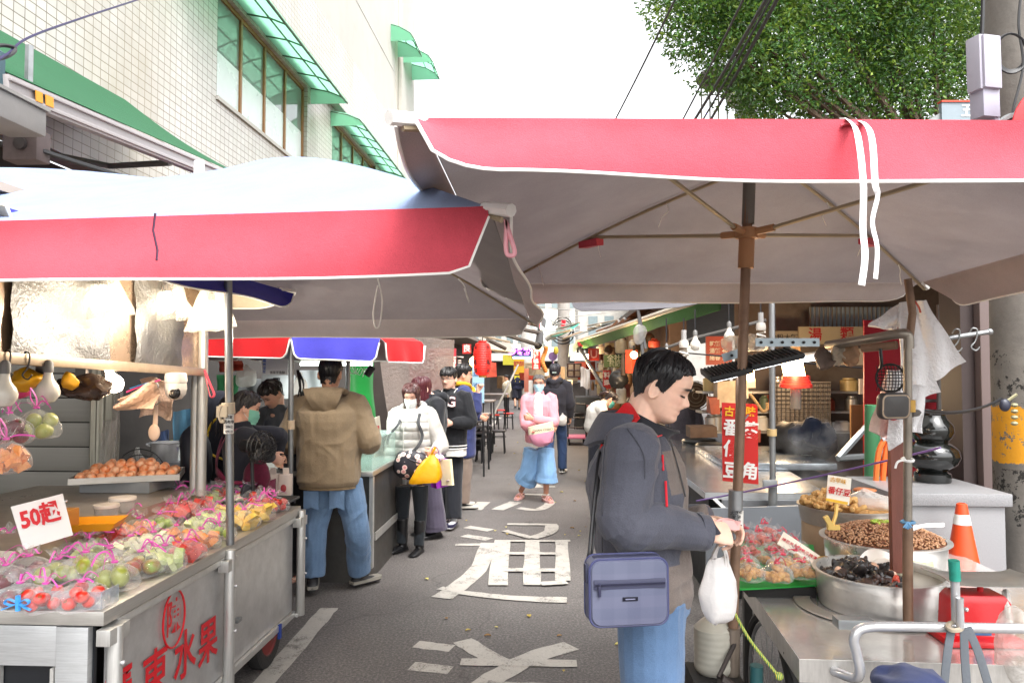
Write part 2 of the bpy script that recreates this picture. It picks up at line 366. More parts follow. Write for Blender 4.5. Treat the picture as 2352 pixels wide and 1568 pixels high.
# fallen leaves
rd = random.Random(5); lm = M(); lm.slab(lambda u, v: ((u-.5)*.055*sin(pi*min(.98, v+.02)), (v-.5)*.075, .006+.012*abs(u-.5)*2+.008*sin(3*v)), 4, 6, .0012)
LEAF = [mt('#b9a24a', .6), mt('#8d6a3c', .7), mt('#c7bb6b', .6)]
leaf0 = None
spots = [(1075,1447),(1285,1460),(1140,1440),(1295,1540),(1120,1460),(866,1272),(855,1310),(1130,1108),(1290,1130),(1345,1105),(1190,1080),(1330,1230),(1080,1100),(1320,1150),(1420,1480),(1215,1415),(1025,1420),(980,1330),(1330,1080),(1345,1210)]
spots += [(rd.uniform(1070,1400), 1000+240*rd.random()**1.5) for _ in range(26)]
for i, (x, y) in enumerate(spots):
    p = PZ(x, y, .006)
    if leaf0 is None or i < 3:
        o = put(lm.mesh('fallen_leaf', LEAF[i % 3]), 'fallen_leaf', None, 'small dry fallen leaf lying on the grey asphalt', 'leaf', 'fallen leaves on the road'); leaf0 = leaf0 or []; leaf0.append(o)
    else: o = leaf0[i % 3].copy(); COL.objects.link(o)
    o.location = p; o.rotation_euler = (0,0,rd.uniform(0,6.28)); o.scale = (rd.uniform(.3,.62),)*3
# ---------------------------------------------------------------- tiled building on the left
def tile_mat():
    k = NT('wall_tile'); mp = k.add('Mapping'); mp.inputs['Rotation'].default_value = (R(90),0,R(90)); sp = k.add('SeparateXYZ'); k.ln(k.tc.outputs['Object'], sp.inputs[0]); cb = k.add('CombineXYZ'); k.ln(sp.outputs['Y'], cb.inputs[0]); k.ln(sp.outputs['Z'], cb.inputs[1])
    b = k.add('TexBrick'); b.offset = 0; k.ln(cb.outputs[0], b.inputs['Vector']); b.inputs['Scale'].default_value = 1; b.inputs['Brick Width'].default_value = .118; b.inputs['Row Height'].default_value = .082; b.inputs['Mortar Size'].default_value = .0042; b.inputs['Mortar Smooth'].default_value = .2
    b.inputs['Color1'].default_value = (*lin('#bcb9b2'),1); b.inputs['Color2'].default_value = (*lin('#b2afa8'),1); b.inputs['Mortar'].default_value = (*lin('#6a604f'),1)
    f = k.noise(.7, 8, .7, stretch=(1,1,.35)); col = k.mix(k.ramp(f, [(.45, (0,0,0)), (.75, (.7,)*3)]), b.outputs['Color'], lin('#8f8468')); k.ln(col, k.b.inputs['Base Color'])
    k.b.inputs['Roughness'].default_value = .35; iv = k.add('Math', operation='SUBTRACT'); iv.inputs[0].default_value = 1; k.ln(b.outputs['Fac'], iv.inputs[1]); k.bump(iv.outputs[0], .5, .004); return k.m
TILE = tile_mat(); PLASTER = mt('#b2afa8', .8, 0, .06, .8, .25, 60, .006, dirt=.3, grime='#a39d90', stretch=(1,1,.4))
bl = thing('tiled_building', (-4.6, 7, 0), 'white tiled building with brown framed windows and green window awnings', 'building')
Y0, Y1, XW = -3, 21, -4.0; ZS, ZH = 4.95, 6.3
m = M(); m.bb((XW-.25,Y0,3.45),(XW,Y1,ZS)); m.bb((XW-.25,Y0,ZS),(XW,8.5,ZH)); m.bb((XW-.25,11.75,ZS),(XW,13.1,ZH)); m.bb((XW-.25,16.4,ZS),(XW,Y1,ZH)); m.bb((XW-.25,Y0,ZH),(XW,Y1,6.46)); m.build('wall', TILE, bl)
m = M(); m.bb((XW-.25,Y0,6.46),(XW+.17,17.6,7.65)); m.build('wall_band', TILE, bl)
m = M(); m.bb((XW-.25,Y0,7.65),(XW+.17,17.6,16)); m.bb((XW-.25,17.6,6.46),(XW,Y1,16)); m.bb((XW-.27,Y0,8.9),(XW+.178,17.5,8.93)); m.build('upper_wall', PLASTER, bl)
FRAME = mt('#8a6238', .4, .3, .15); 
k = NT('window_glass'); k.b.inputs['Base Color'].default_value = (*lin('#76807b'),1); k.b.inputs['Roughness'].default_value = .04; k.b.inputs['Specular IOR Level'].default_value = .9; k.bump(k.noise(1.2, 2, .5), .06, .02); GLASS = k.m
PALEREFL = mt('#c9d2cf', .25, 0, .06, 2, .02)  # pale colour standing in for the bright reflection low on the panes
def window(y0, y1, n):
    m = M(); t = .06; x = XW-.09
    m.bb((x-.03,y0,ZS),(x+.03,y1,ZS+t)); m.bb((x-.03,y0,ZH-t),(x+.03,y1,ZH))
    for i in range(n+1): y = y0+(y1-y0-t)*i/n; m.bb((x-.032,y,ZS+t),(x+.032,y+t,ZH-t))
    w = m.build('window', FRAME, bl, bev=.005)
    for i in range(n):
        a = y0+(y1-y0-t)*i/n+t; b = y0+(y1-y0-t)*(i+1)/n
        M().bb((x-.008,a,ZS+t),(x+.004,b,ZH-t)).build('pane', GLASS, w); M().bb((x+.005,a+.002,ZS+t+.002),(x+.008,b-.002,ZS+.62-.02*(i % 2))).build('painted_reflection', PALEREFL, w)  # white sheet over the lower pane paints the reflected brightness
    M().bb((XW-.12,y0-.02,ZS-.05),(XW+.03,y1+.02,ZS-.002)).build('sill', PLASTER, bl)
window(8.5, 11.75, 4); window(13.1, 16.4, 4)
k = NT('green_panel'); k.b.inputs['Base Color'].default_value = (*lin('#a9d8c3'),1); k.b.inputs['Roughness'].default_value = .3; t = k.add('BsdfTranslucent'); t.inputs[0].default_value = (*lin('#c2ead6'),1); mx = k.add('MixShader'); mx.inputs[0].default_value = .78; k.ln(k.b.outputs[0], mx.inputs[1]); k.ln(t.outputs[0], mx.inputs[2]); k.ln(mx.outputs[0], k.out.inputs[0]); k.bump(k.noise(30,3,.5), .15, .01); GPAN = k.m
GFR = mt('#5b6f5a', .5, .4)
def win_awning(y0, y1, z, xw=XW, out=.62, drop=.26):
    prof = [(xw, z), (xw+out*.5, z-drop*.25), (xw+out*.85, z-drop*.6), (xw+out, z-drop)]
    m = M()
    def fn(u, v):
        q = v*3; i = min(2, int(q)); f = q-i; return (prof[i][0]+(prof[i+1][0]-prof[i][0])*f, y0+(y1-y0)*u, prof[i][1]+(prof[i+1][1]-prof[i][1])*f)
    m.slab(fn, max(2, int((y1-y0)/.3)), 9, .006)
    for y in (y0, y1): m.prism([(xw+.004,y,z-drop-.02)]+[(a, y, b-.004) for a, b in prof[:-1]]+[(xw+out-.004,y,z-drop-.02)], .006)
    w = m.build('window_awning', GPAN, bl); m = M(); n = max(2, round((y1-y0)/.62))
    for i in range(n+1):
        y = y0+(y1-y0)*i/n; m.tube([(a, y, b-.016) for a, b in prof], .012, 5)
    for a, b in (prof[2], prof[3], prof[1]): m.tube([(a, y0, b-.022), (a, y1, b-.022)], .012, 5)
    m.build('awning_frame', GFR, w)
win_awning(7.4, 11.9, 6.36); win_awning(13.0, 17.0, 6.36); win_awning(17.1, 18.0, 9.95, XW+.17-.17, .75, .45); win_awning(19.4, 20.6, 10.4, XW, .8, .45); win_awning(18.2, 20.6, 6.3, XW, .55, .3)
m = M(); m.bb((XW-.06,17.4,8.9),(XW+.16,17.62,9.5)) ; m.bb((XW+.165,12.2,11.2),(XW+.19,12.9,12.4)); m.build('window', mt('#a28a6a',.5), bl)
for y, r in ((17.75,.05),(17.9,.05),(18.25,.09)): M().tube([(XW+.12, y, 3.4), (XW+.12, y, 16)], r, 10).build('drain_pipe', mt('#b9b2a6', .5, 0, .08, 3), bl)
M().bb((XW-.26,18.35,3.4),(XW+.1,18.8,16)).build('pilaster', mt('#a89f92', .7), bl)
# recessed ground floor
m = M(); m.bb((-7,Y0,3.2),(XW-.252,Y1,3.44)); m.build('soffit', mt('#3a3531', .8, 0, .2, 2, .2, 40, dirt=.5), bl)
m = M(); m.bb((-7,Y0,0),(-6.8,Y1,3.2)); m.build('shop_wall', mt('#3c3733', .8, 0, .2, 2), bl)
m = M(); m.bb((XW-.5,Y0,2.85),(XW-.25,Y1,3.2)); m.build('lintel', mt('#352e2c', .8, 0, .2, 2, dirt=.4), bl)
for y in (1.6, 4.9, 10.5, 15.5): M().bb((XW-.6,y,0),(XW-.2,y+.4,2.85)).build('pillar', mt('#8d857a', .7, 0, .12, 3), bl)
# roller awning over the shop
aw = thing('roller_awning', (-2.6, 6, 3), 'green canvas roller awning with white aluminium front bar under the tiled wall', 'awning')
A, B = P(8,172,3.35), P(575,420,6.5)
GCAN = cloth('#0a5f36', transl=.3)
Aw, Bw = V3((-3.98, A.y, 4.05)), V3((-3.98, B.y+.3, 4.2)); Ac = A+V3((0,0,.02)); Bc = B+V3((0,0,.03))
M().slab(lambda u, v: Ac.lerp(Bc, u).lerp(Aw.lerp(Bw, u), v)-V3((0,0,.05*sin(pi*v))), 12, 8, .004).build('canvas', GCAN, aw)
bd = (B-A).normalized(); rt = basis(bd, (1,0,0))
m = M(); c = (A+B)/2-V3((0,0,.05)); L = (B-A).length; m.box(c, (.05,.105,L), rt); m.box(c+rt@V3((.03,.03,0)), (.02,.02,L), rt); m.box(c+rt@V3((.03,-.03,0)), (.02,.015,L), rt); m.build('front_bar', mt('#a39d9d', .35, .3, .05), aw, bev=.003)
m = M()
for t_, w_ in ((.06,.05),(.085,.06)): m.box(A.lerp(B, t_)-V3((0,0,.05))+rt@V3((.042,0,0)), (.004,.05,w_), rt)
m.build('sticker', mt('#d18a1e', .5), aw)
for t_ in (.04,.52,.96):
    m = M(); p = A.lerp(B, t_)-V3((0,0,.1)); q = V3((-3.98, p.y+.2, 3.3)); e = p.lerp(q, .5)+V3((.0,.35,0)); m.tube([p, e, q], .022, 7); m.build('folding_arm', mt('#77736f', .4, .5), aw)
M().prism([A+V3((0,-.02,-.05)), A+V3((0,-.02,.1)), Aw+V3((0,-.02,.1)), Aw+V3((0,-.02,-.2))], .03).build('side_plate', mt('#39525a', .6), aw)
# junction box, lamp under soffit, purple cable
jb = P(62,338,3.6); t = thing('junction_box', jb, 'dusty grey junction box hanging under the dark shop eave', 'junction box')
M().box(jb, (.17,.1,.15)).build('case', mt('#4a3f3e', .7, 0, .2, 20, dirt=.5), t, bev=.006); M().lathe([(.03,0),(.03,.02),(.015,.025)], jb+V3((.01,-.05,0)), 12, 0, basis((0,-1,0)), True).build('socket', mt('#332d2c'), t)
M().tube(sag(jb+V3((.08,0,-.02)), jb+V3((1.2,1.6,-.1)), .05), .012, 6).build('cable', BLACKP, t); M().tube([jb+V3((0,0,.07)), jb+V3((0,0,.5))], .02, 6).build('hanger', GALV, t)
t = thing('air_conditioner', P(20,265,3.3), 'pale box with drip edge under the awning at the left border', 'air conditioner'); c = P(10,262,3.3); M().box(c, (.18,.3,.12)).build('case', mt('#6e6b68',.5), t, bev=.01); M().bb(c+V3((-.1,-.16,.06)), c+V3((.1,.16,.075))).build('lid', mt('#7d7a76',.5), t)
p = [P(-40,160,3.0), P(20,122,3.2), P(70,85,3.5), P(200,38,4.4), P(340,-8,5.6), P(460,-50,7)]
tag(M().tube(spline(p, 8), [.006]*41, 6).build('cable', mt('#1c0f42', .5)), 'purple cable running from the eave up across the tiled wall', 'cable')
tag(M().tube(spline([P(-20,108,3.1), P(8,105,3.2), P(35,112,3.25), P(20,128,3.2), P(-20,140,3.1)], 5), .009, 5).build('cable', BLACKP), 'black cable loop at the awning end by the left edge', 'cable')
# ---------------------------------------------------------------- overhead wires, tree, poles on the right
for i, (a, b, da, db, r) in enumerate([((1555,-10),(1400,300),7,11,.011), ((1712,-10),(1555,300),7,11,.012), ((1765,-10),(1580,300),7,11,.02), ((1775,-10),(1600,300),7.2,11,.013), ((1790,-10),(1618,300),7.1,11.2,.02)]):
    p, q = P(*a, da), P(*b, db); dd = (q-p); lab = ['thin single overhead wire, the leftmost against the sky', 'thin overhead wire second from left beside the tree', 'thick overhead cable at the left of the bundle of three', 'thin overhead cable in the middle of the bundle of three', 'thick overhead cable at the right of the bundle of three'][i]
    tag(M().tube([p-dd*.6+V3((0,0,.1))]+[p.lerp(q, k/8)-V3((0,0,.02*sin(pi*k/8))) for k in range(9)]+[q+dd*1.6], r, 6).build('overhead_wire', mt('#3d3f41', .6)), lab, 'wire')
def leaf_mat():
    k = NT('leaf'); oi = k.add('NewGeometry'); col = k.ramp(oi.outputs['Random Per Island'], [(0, lin('#1a3617')), (.5, lin('#35602b')), (.88, lin('#4f7d34')), (1, lin('#93a744'))]); col = k.mix(k.ramp(k.noise(1.7, 3, .6), [(.58, (0,0,0)), (.66, (.75,)*3)]), col, lin('#7f9440')); k.ln(col, k.b.inputs['Base Color']); k.b.inputs['Roughness'].default_value = .42
    t = k.add('BsdfTranslucent'); k.ln(k.mix(.5, col, lin('#a8c84a')), t.inputs[0]); mx = k.add('MixShader'); mx.inputs[0].default_value = .3; k.ln(k.b.outputs[0], mx.inputs[1]); k.ln(t.outputs[0], mx.inputs[2]); k.ln(mx.outputs[0], k.out.inputs[0]); return k.m
BARK = mt('#5a4a3b', .85, 0, .25, 9, .6, 40, .02)
tr = thing('street_tree', (5.2, 10.2, 0), 'large leafy green tree overhanging the street at the upper right', 'tree')
m = M(); m.tube(spline([(5.2,10.2,0),(5.1,10.15,1.5),(5.25,10.1,3),(5.1,10,4.6)], 4), [.26-.006*i for i in range(13)], 10)
rd = random.Random(11)
CL = []
for (x, y, d, r) in [(1640,20,9.5,.75),(1700,120,9.5,.7),(1770,40,9.5,1.0),(1780,170,9.6,.62),(1880,90,10,1.1),(1850,200,9.8,.6),(1960,180,10.2,.8),(1990,20,10.3,1.2),(2080,110,10.3,1.05),(2060,210,10.3,.62),(2170,60,10.5,1.1),(2180,180,10.6,.75),(1880,-60,10,1.3),(1680,-60,9.6,.9),(2140,-70,10.4,1.3),(1950,-180,10.2,1.6),(2270,100,11,1.0),(2330,-60,11,1.2),(1620,70,9.4,.5),(1745,225,9.6,.35),(1930,245,10,.42),(1610,-40,9.4,.6),(1800,-150,9.8,1.3)]:
    c = P(x, y, d); CL.append((c, r)); m.tube(spline([(5.15,10.05,4.2), V3((5.15,10.05,4.3)).lerp(c, .5)+V3((0,0,-.25)), c], 4), [.06-.006*i for i in range(9)], 6)
m.build('trunk', BARK, tr)
lv, lf = [], []
for c, r in CL:
    n = int(6800*r**2)
    for i in range(n):
        d = V3((rd.gauss(0,1), rd.gauss(0,1), rd.gauss(0,1))).normalized(); rr = r*(.35+.72*rd.random()**.55); 
        g = sin(d.x*5+c.x*3)+sin(d.y*6+c.y)+sin(d.z*5+c.z*2)
        if g < -.5 and rd.random() < .8: continue
        p = c+V3((d.x*1.1, d.y*1.0, d.z*.85))*rr*(1+.12*g); s = rd.uniform(.022,.046); w = s*.42
        ax = (d*.5+V3((rd.gauss(0,1), rd.gauss(0,1), rd.gauss(-.35,.7)))).normalized(); sd_ = ax.cross(V3((rd.gauss(0,1), rd.gauss(0,1), rd.gauss(0,1)))).normalized(); nn = ax.cross(sd_)
        b = len(lv); lv += [p, p+ax*s*.9+sd_*w+nn*.008, p+ax*s*2, p+ax*s*.9-sd_*w+nn*.008]; lf += [(b,b+1,b+2),(b,b+2,b+3)]
me = bpy.data.meshes.new('crown'); me.from_pydata([tuple(v) for v in lv], [], lf); me.materials.append(leaf_mat()); put(me, 'crown', tr)
# concrete utility pole
def pole_mat():
    k = NT('painted_concrete'); f = k.noise(3, 8, .7); g = k.noise(16, 7, .75); sp = k.add('SeparateXYZ'); k.ln(k.tc.outputs['Object'], sp.inputs[0])
    con = k.ramp(f, [(.3, lin('#56524d')), (.7, lin('#77726b'))])
    zz = k.add('Math', operation='MULTIPLY_ADD'); k.ln(g, zz.inputs[0]); zz.inputs[1].default_value = .09; k.ln(sp.outputs['Z'], zz.inputs[2])
    mr = k.add('MapRange'); k.ln(zz.outputs[0], mr.inputs[0]); mr.inputs['From Max'].default_value = 3; 
    def seg(lo, hi):
        a = k.add('Math', operation='GREATER_THAN'); k.ln(zz.outputs[0], a.inputs[0]); a.inputs[1].default_value = lo; b = k.add('Math', operation='LESS_THAN'); k.ln(zz.outputs[0], b.inputs[0]); b.inputs[1].default_value = hi
        c = k.add('Math', operation='MULTIPLY'); k.ln(a.outputs[0], c.inputs[0]); k.ln(b.outputs[0], c.inputs[1]); return c.outputs[0]
    def worn(s, thr):
        n = k.add('Math', operation='GREATER_THAN'); k.ln(g, n.inputs[0]); n.inputs[1].default_value = thr; c = k.add('Math', operation='MULTIPLY'); k.ln(s, c.inputs[0]); k.ln(n.outputs[0], c.inputs[1]); return c.outputs[0]
    col = k.mix(worn(seg(1.2, 1.52), .42), con, lin('#c98b14')); col = k.mix(worn(seg(1.53, 1.85), .56), col, lin('#24221f')); col = k.mix(worn(seg(.86, 1.17), .55), col, lin('#24221f'))
    k.ln(col, k.b.inputs['Base Color']); k.b.inputs['Roughness'].default_value = .85; k.bump(g, .5, .01); return k.m
DP = 4.3; pb = PZ(2345,1480,0); pp = P(2352,850,DP); pp.z = 0
up = thing('utility_pole', pp, 'round concrete utility pole with worn yellow and black painted bands', 'utility pole')
M().lathe([(.172,0),(.165,2),(.15,5),(.13,9)], pp, 32).build('pole', pole_mat(), up)
c = P(2256,150,4.05); fr = frame(c, _r+_f*.25, V3((0,0,1)))
nb = M(); nb.box((0,0,0), (.125,.30,.09)); nb.box((.01,0,.05), (.115,.29,.02)); nb.xf(fr).build('terminal_box', mt('#9d9aa6', .4, 0, .05, 4), up, bev=.008)
nb = M(); nb.box((0,0,0), (.11,.16,.09)); nb.box((.045,-.09,0), (.03,.05,.07)); nb.xf(frame(P(2262,240,4.05), _r+_f*.25, (0,0,1))).build('bracket_box', mt('#94919f', .4, 0, .05, 4), up, bev=.004)
m = M()
for i in range(4): m.tube([P(2322+cos(a)*(34+i*1.5), 120+sin(a)*(42+i*1.2)+i, 4.08-.012*i) for a in [2*pi*j/24 for j in range(24)]], .006, 5, closed=True)
m.build('cable_coil', BLACKP, up)
M().tube(spline([P(2258,-10,4.1), P(2256,60,4.1), P(2254,90,4.1)], 5), .012, 6).build('cable', BLACKP, up); M().tube(spline([P(2345,-10,4.05), P(2340,60,4.05), P(2350,150,4.05), P(2330,240,4.05), P(2320,290,4.05)], 6), .007, 5).build('cable', BLACKP, up)
M().tube(spline([P(2352,262,4.05), P(2320,268,4.05), P(2296,282,4.05)], 5), .018, 6).build('clamp_band', GALV, up)
k = M(); k.tube([P(2300,930,4.06), P(2335,905,4.06)], .008, 5); 
for i in range(4): k.ell(P(2330,930+i*14,4.05), (.018,.018,.012), None, 8, 6)
k.build('insulator', mt('#8f8a6a', .5), up); M().ell(P(2308,930,4.04), (.03,.02,.035)).build('padlock', mt('#2a2c3a', .4), up)
c = P(2435,300,3.9); t = tag(M().lathe([(.26,0),(.26,.012),(.22,.02)], c, 40, 0, basis(-_f), True).build('round_sign', mt('#d61f26', .35)), 'red round traffic sign edge beside the concrete pole', 'sign')
# column behind the umbrella + far house at top right
c = P(1714,240,12); t = thing('round_column', (c.x, c.y, 0), 'pale round steel column rising behind the right umbrella below the tree', 'column')
M().tube([(c.x,c.y,0),(c.x,c.y,6.3)], .17, 20).build('shaft', mt('#a9aeac', .45, .2, .06), t)
c = P(1660,230,14); t = thing('roof_balcony', c, 'small balcony with thin rails and awning left of the round column', 'balcony')
m = M()
for i in range(6): m.tube([c+V3((-.4+i*.16,0,-.55)), c+V3((-.4+i*.16,0,.35))], .016, 6)
m.tube([c+V3((-.45,0,.1)), c+V3((.45,0,.1))], .014, 6); m.build('railing', mt('#6a675f'), t); M().ell(c+V3((0,0,.42)), (.5,.5,.16)).build('awning', mt('#4a4742'), t); M().bb(c+V3((-.5,-.3,-.75)), c+V3((.6,.5,-.55))).build('slab', mt('#8d8a84'), t); M().ell(c+V3((.25,-.1,-.02)), (.22,.1,.2)).build('dish', mt('#8f8a80'), t)
a = P(2185,242,8.5); t = thing('rooftop_sign', a, 'grey sign with white characters in front of the tree near the pole', 'sign')
fr = frame(P(2232,270,8.5), _r, (0,0,1)); M().box((0,0,0), (.72,.34,.06)).xf(fr).build('board', mt('#7d8a92', .4, 0, .06), t); M().box((0,.175,.0), (.73,.02,.09)).xf(fr).build('top_edge', mt('#c2452c'), t)
q = M(); q.text('五', .17, fr@MT((-.06,.06,.035)), 0, .02); q.text('TEL 85', .09, fr@MT((.02,-.1,.035)), 0, .01); q.build('lettering', mt('#eef0ee', .5), t)
p0 = P(2185,246,8.5); M().prism([p0, P(2120,282,8.5), P(2120,330,8.5), P(2185,330,8.5)], .3).build('gable', mt('#8c8f90'), t)
# ================================================================ UMBRELLAS
GREYU = cloth('#a09a9b', transl=.42); PIPING = mt('#e9e7e2', .6, 0, .04); POLEM = mt('#8f9192', .4, .7, .1, 8, dirt=.3); RUST = mt('#7f6450', .5, .3, .25, 7, .3, 60, dirt=.55, grime='#4a2f20')
BRASSP = mt('#a97a52', .5, 0, .1); REDC = cloth('#b8424f', transl=0, wr=.2, var=.16); LGREY = cloth('#c4bcbb', transl=.42); GREYV = cloth('#bdb6b4', transl=.35); BLUEC = cloth('#35329a', transl=.12); LBLUE = cloth('#96aad0', transl=.3, wr=.2); RIBM = mt('#a3947a', .5, .4, .15)
def drop_curve(u, H, e=.07):   # valance depth along its edge, rounded at both ends
    q = min(u, 1-u)/e
    return H*(1 if q >= 1 else .18+.82*math.sqrt(max(0, 1-(1-q)**2)))
def umbrella(name, ctr, half, ze, za, H, cols, topcols, label, pole=None, bow=.08, sagp=.07, rz=0, valwave=.012, hubz=None, ribs=True, mats_under=GREYU, zed=(0,0,0,0), flare=.02, seed=0, Hs=(1,1,1,1)):
    # corners: 0 near-left, 1 near-right, 2 far-right, 3 far-left (x right, y away); sides: 0 near, 1 right, 2 far, 3 left
    cx, cy_ = ctr; t = thing(name, (cx, cy_, 0), label, 'umbrella', 'market umbrellas', 0)
    rot = Matrix.Rotation(rz, 3, 'Z'); o = V3((cx, cy_, 0)); hx, hy = half
    cor = [o+rot@V3((sx*hx, sy*hy, ze+zed[i])) for i, (sx, sy) in enumerate([(-1,-1),(1,-1),(1,1),(-1,1)])]; ap = o+V3((0,0,za))
    for s in range(4):
        a, b = cor[s], cor[(s+1) % 4]
        def fn(u, v, a=a, b=b, s=s):
            e = a.lerp(b, u); p = ap.lerp(e, v); z = bow*sin(pi*v**.9) - sagp*sin(pi*u)*sin(pi*min(1, v*.96+.04))*(.5+v*.9) 
            z += .012*sin(u*9+s+seed)*v*(1-v)*2*sin(pi*u)
            return p+V3((0,0,z))
        M().slab(fn, 22, 18, .0035, 0, 1).build('canopy', [mats_under, topcols[s]], t)
        nrm = ((b-a).cross(V3((0,0,1)))).normalized()
        def fv(u, v, a=a, b=b, s=s):
            e = a.lerp(b, u); d = drop_curve(u, H*Hs[s], .03 if hx > 1.3 else .085); wv = valwave*(sin(u*17+s*2+seed)+1.6*sin(u*6+v*2.2+seed))*v+flare*(1+1.6*(s in (1,2)))*v*sin(v*1.5)
            return e+V3((0,0,.004-d*v+.006*sin(u*11+seed)*v))+nrm*(.003+wv)
        M().slab(fv, 60, 8, .003, 0, 1).build('valance', [LGREY if mats_under is GREYU else mats_under, cols[s]], t)
        M().tube([fv(u/60, 1) for u in range(61)], .0045, 5).build('piping', PIPING, t)
    if ribs:
        for i in range(4):
            c = cor[i]; pts = [ap.lerp(c, v)+V3((0,0,bow*sin(pi*v**.9)-.018)) for v in [k/14 for k in range(15)]]
            pts.append(pts[-1]+(pts[-1]-pts[-2]).normalized()*.05); rb = M().tube(pts, .0075, 6).build('rib', RIBM, t)
            d = (c-ap).normalized(); e = c+d*.085+V3((0,0,.0)); M().tube([c-d*.02, e], .017, 8).build('rib_tip', PIPING, rb)
            mid = pts[8]; pk = M(); pk.box(mid+V3((0,0,-.03)), (.11,.05,.03), basis((0,0,1), (d.x,d.y,0))); pk.disp(.006, 30, i); pk.build('pocket', [REDC, BLUEC][i == 2 and 0], rb)
            if hubz:
                px = pole[0].lerp(pole[1], (hubz-pole[0].z)/(pole[1].z-pole[0].z)); q = px+(V3((c.x, c.y, 0))-V3((px.x, px.y, 0))).normalized()*.05
                M().tube([q, mid], .008, 6).build('strut', RIBM, t); h = M().tube([px, q+(mid-q).normalized()*.06], .014, 7); h.build('socket', BRASSP, t)
            for v, sd_ in ((.3,1),(.55,2),(.8,3)):
                if i in (2,3) and name == 'red_umbrella':
                    k = ap.lerp(c, v)+V3((0,0,bow*sin(pi*v**.9)-.02)); r_ = random.Random(sd_+i)
                    M().tube(spline([k, k+V3((.01,0,-.03)), k+V3((r_.uniform(-.03,.03),0,-.06)), k+V3((r_.uniform(-.04,.04),.01,-.1))], 4), .0045, 5, flat=.4).build('tie_string', PIPING, rb)
    if pole:
        a, b = pole; M().tube([a, b], .0185, 14).build('pole', pole_m, t)
        if hubz:
            px = a.lerp(b, (hubz-a.z)/(b.z-a.z)); d = (b-a).normalized(); M().tube([px-d*.13, px-d*.02, px-d*.018, px+d*.02], [.029,.029,.042,.042], 16).build('hub', BRASSP, t)
    M().tube([ap+V3((0,0,-.02)), ap+V3((0,0,.12))], .024, 12).build('finial', PIPING, t)
    return t
# right umbrella
pole_m = RUST
pb_, pt_ = P(1681,1500,2.72), P(1723,330,2.78)
U2 = umbrella('red_umbrella', (.80, 2.75), (1.09, 1.15), 2.18, 2.47, .135, [REDC,REDC,GREYV,REDC], [LGREY]*4, 'open red umbrella with grey underside over the peanut and bean table on the right', (pb_, pt_), bow=.03, sagp=.03, hubz=2.19, zed=(.05,.0,-.05,-.04), flare=.045, Hs=(1,1,.7,.32))
M().tube([P(1718,515,2.774), P(1723,360,2.78)], .0235, 12).build('upper_pole', mt('#6f6a62', .5, .4, .15), U2); M().tube([P(1688,1235,2.735), P(1690,1125,2.737)], .0265, 12).build('collar', POLEM, U2)
# upright inside: near strap ties over the near valance
vx, vy = 1.35, 1.555
st = thing('strap_tie', P(1950,282,1.6), 'pair of white strap ties hanging over the near valance of the red umbrella', 'strap')
for pts, w in (([(1935,276,1.66),(1952,279,1.56),(1970,310,1.475),(1983,420,1.44),(1982,520,1.45),(1987,590,1.45),(1979,655,1.45)], .0095), ([(1950,276,1.66),(1985,283,1.55),(2003,320,1.475),(2010,420,1.44),(2016,450,1.45),(2004,510,1.45),(2015,570,1.45),(2011,640,1.45)], .007)):
    M().tube(spline([P(*p) for p in pts], 6), w, 8, flat=.22, up=(0,1,0)).build('strap', mt('#e8e6e6', .8, 0, .04, 40, .5, 300, .003), st)
M().slab(lambda u, v: P(1932+40*u, 283+9*v-5*sin(3*u), 1.585-.02*v), 6, 4, .003).build('patch', REDC, st)
# left umbrella
pole_m = POLEM
pb_, pt_ = P(529,1250,3.47), P(521,560,3.5)
U1 = umbrella('striped_umbrella', (-1.66, 3.36), (1.5, 1.5), 2.04, 2.54, .168, [REDC,REDC,GREYV,REDC], [LBLUE,LGREY,LGREY,LGREY], 'big open umbrella with pale blue top and red valance over the fruit cart', (pb_, V3((pt_.x, pt_.y, 2.5))), bow=.135, sagp=.09, zed=(.0,.05,-.02,-.03), flare=.03, seed=2, Hs=(1,.6,.7,1))
m = M(); 
p = P(1157,482,1.9); m.tube(spline([p, p+V3((.008,0,-.04)), p+V3((.028,0,-.105)), p+V3((.02,0,-.118)), p+V3((.006,0,-.105)), p+V3((.008,0,-.02))], 5), .006, 6); m.build('pink_tie', mt('#e8a3ad', .6), U1)
for q in ([(868,640),(878,690),(872,745),(862,750),(858,715),(868,655)], [(1052,640),(1066,655),(1072,680),(1078,694),(1066,662)]): M().tube(spline([P(x, y, 3.6) for x, y in q], 5), .004, 5).build('tie_string', PIPING, U1)
M().tube([P(357,490,1.835), P(352,530,1.83), P(362,575,1.81), P(360,598,1.8)], .003, 5).build('seam_tear', mt('#3a1530'), U1)
M().tube([P(523,620,3.48), P(523,640,3.48)], .028, 12).build('collar', BRASSP, U1)
m = M(); m.tube([P(524,925,3.47), P(525,950,3.47)], .03, 12); c = P(512,945,3.45); m.box(c, (.05,.03,.05)); m.tube(spline([P(508,930,3.44), P(503,950,3.44), P(508,968,3.44), P(515,965,3.44)], 4), .008, 6); m.build('clamp', mt('#c9b9a0', .5), U1)
lb = M(); fr = frame(P(525,973,3.445), _r, (0,0,1)); lb.lathe([(.0225,-.045),(.0225,.045)], (0,0,0), 16, 0, None); lb.v = [(v[0], v[2], v[1]) for v in lb.v]; lb.xf(frame(P(525.5,973,3.468), _r, (0,0,1))); lb.build('paper_label', mt('#e2e0da', .6), U1)
q = M()
for i, s in enumerate(['君富', '帆布傘', '2862', '0910']): q.text(s, .017, frame(P(526,958+i*11,3.443), _r, (0,0,1)), 0, .015)
q.build('lettering', BLACKP, U1)
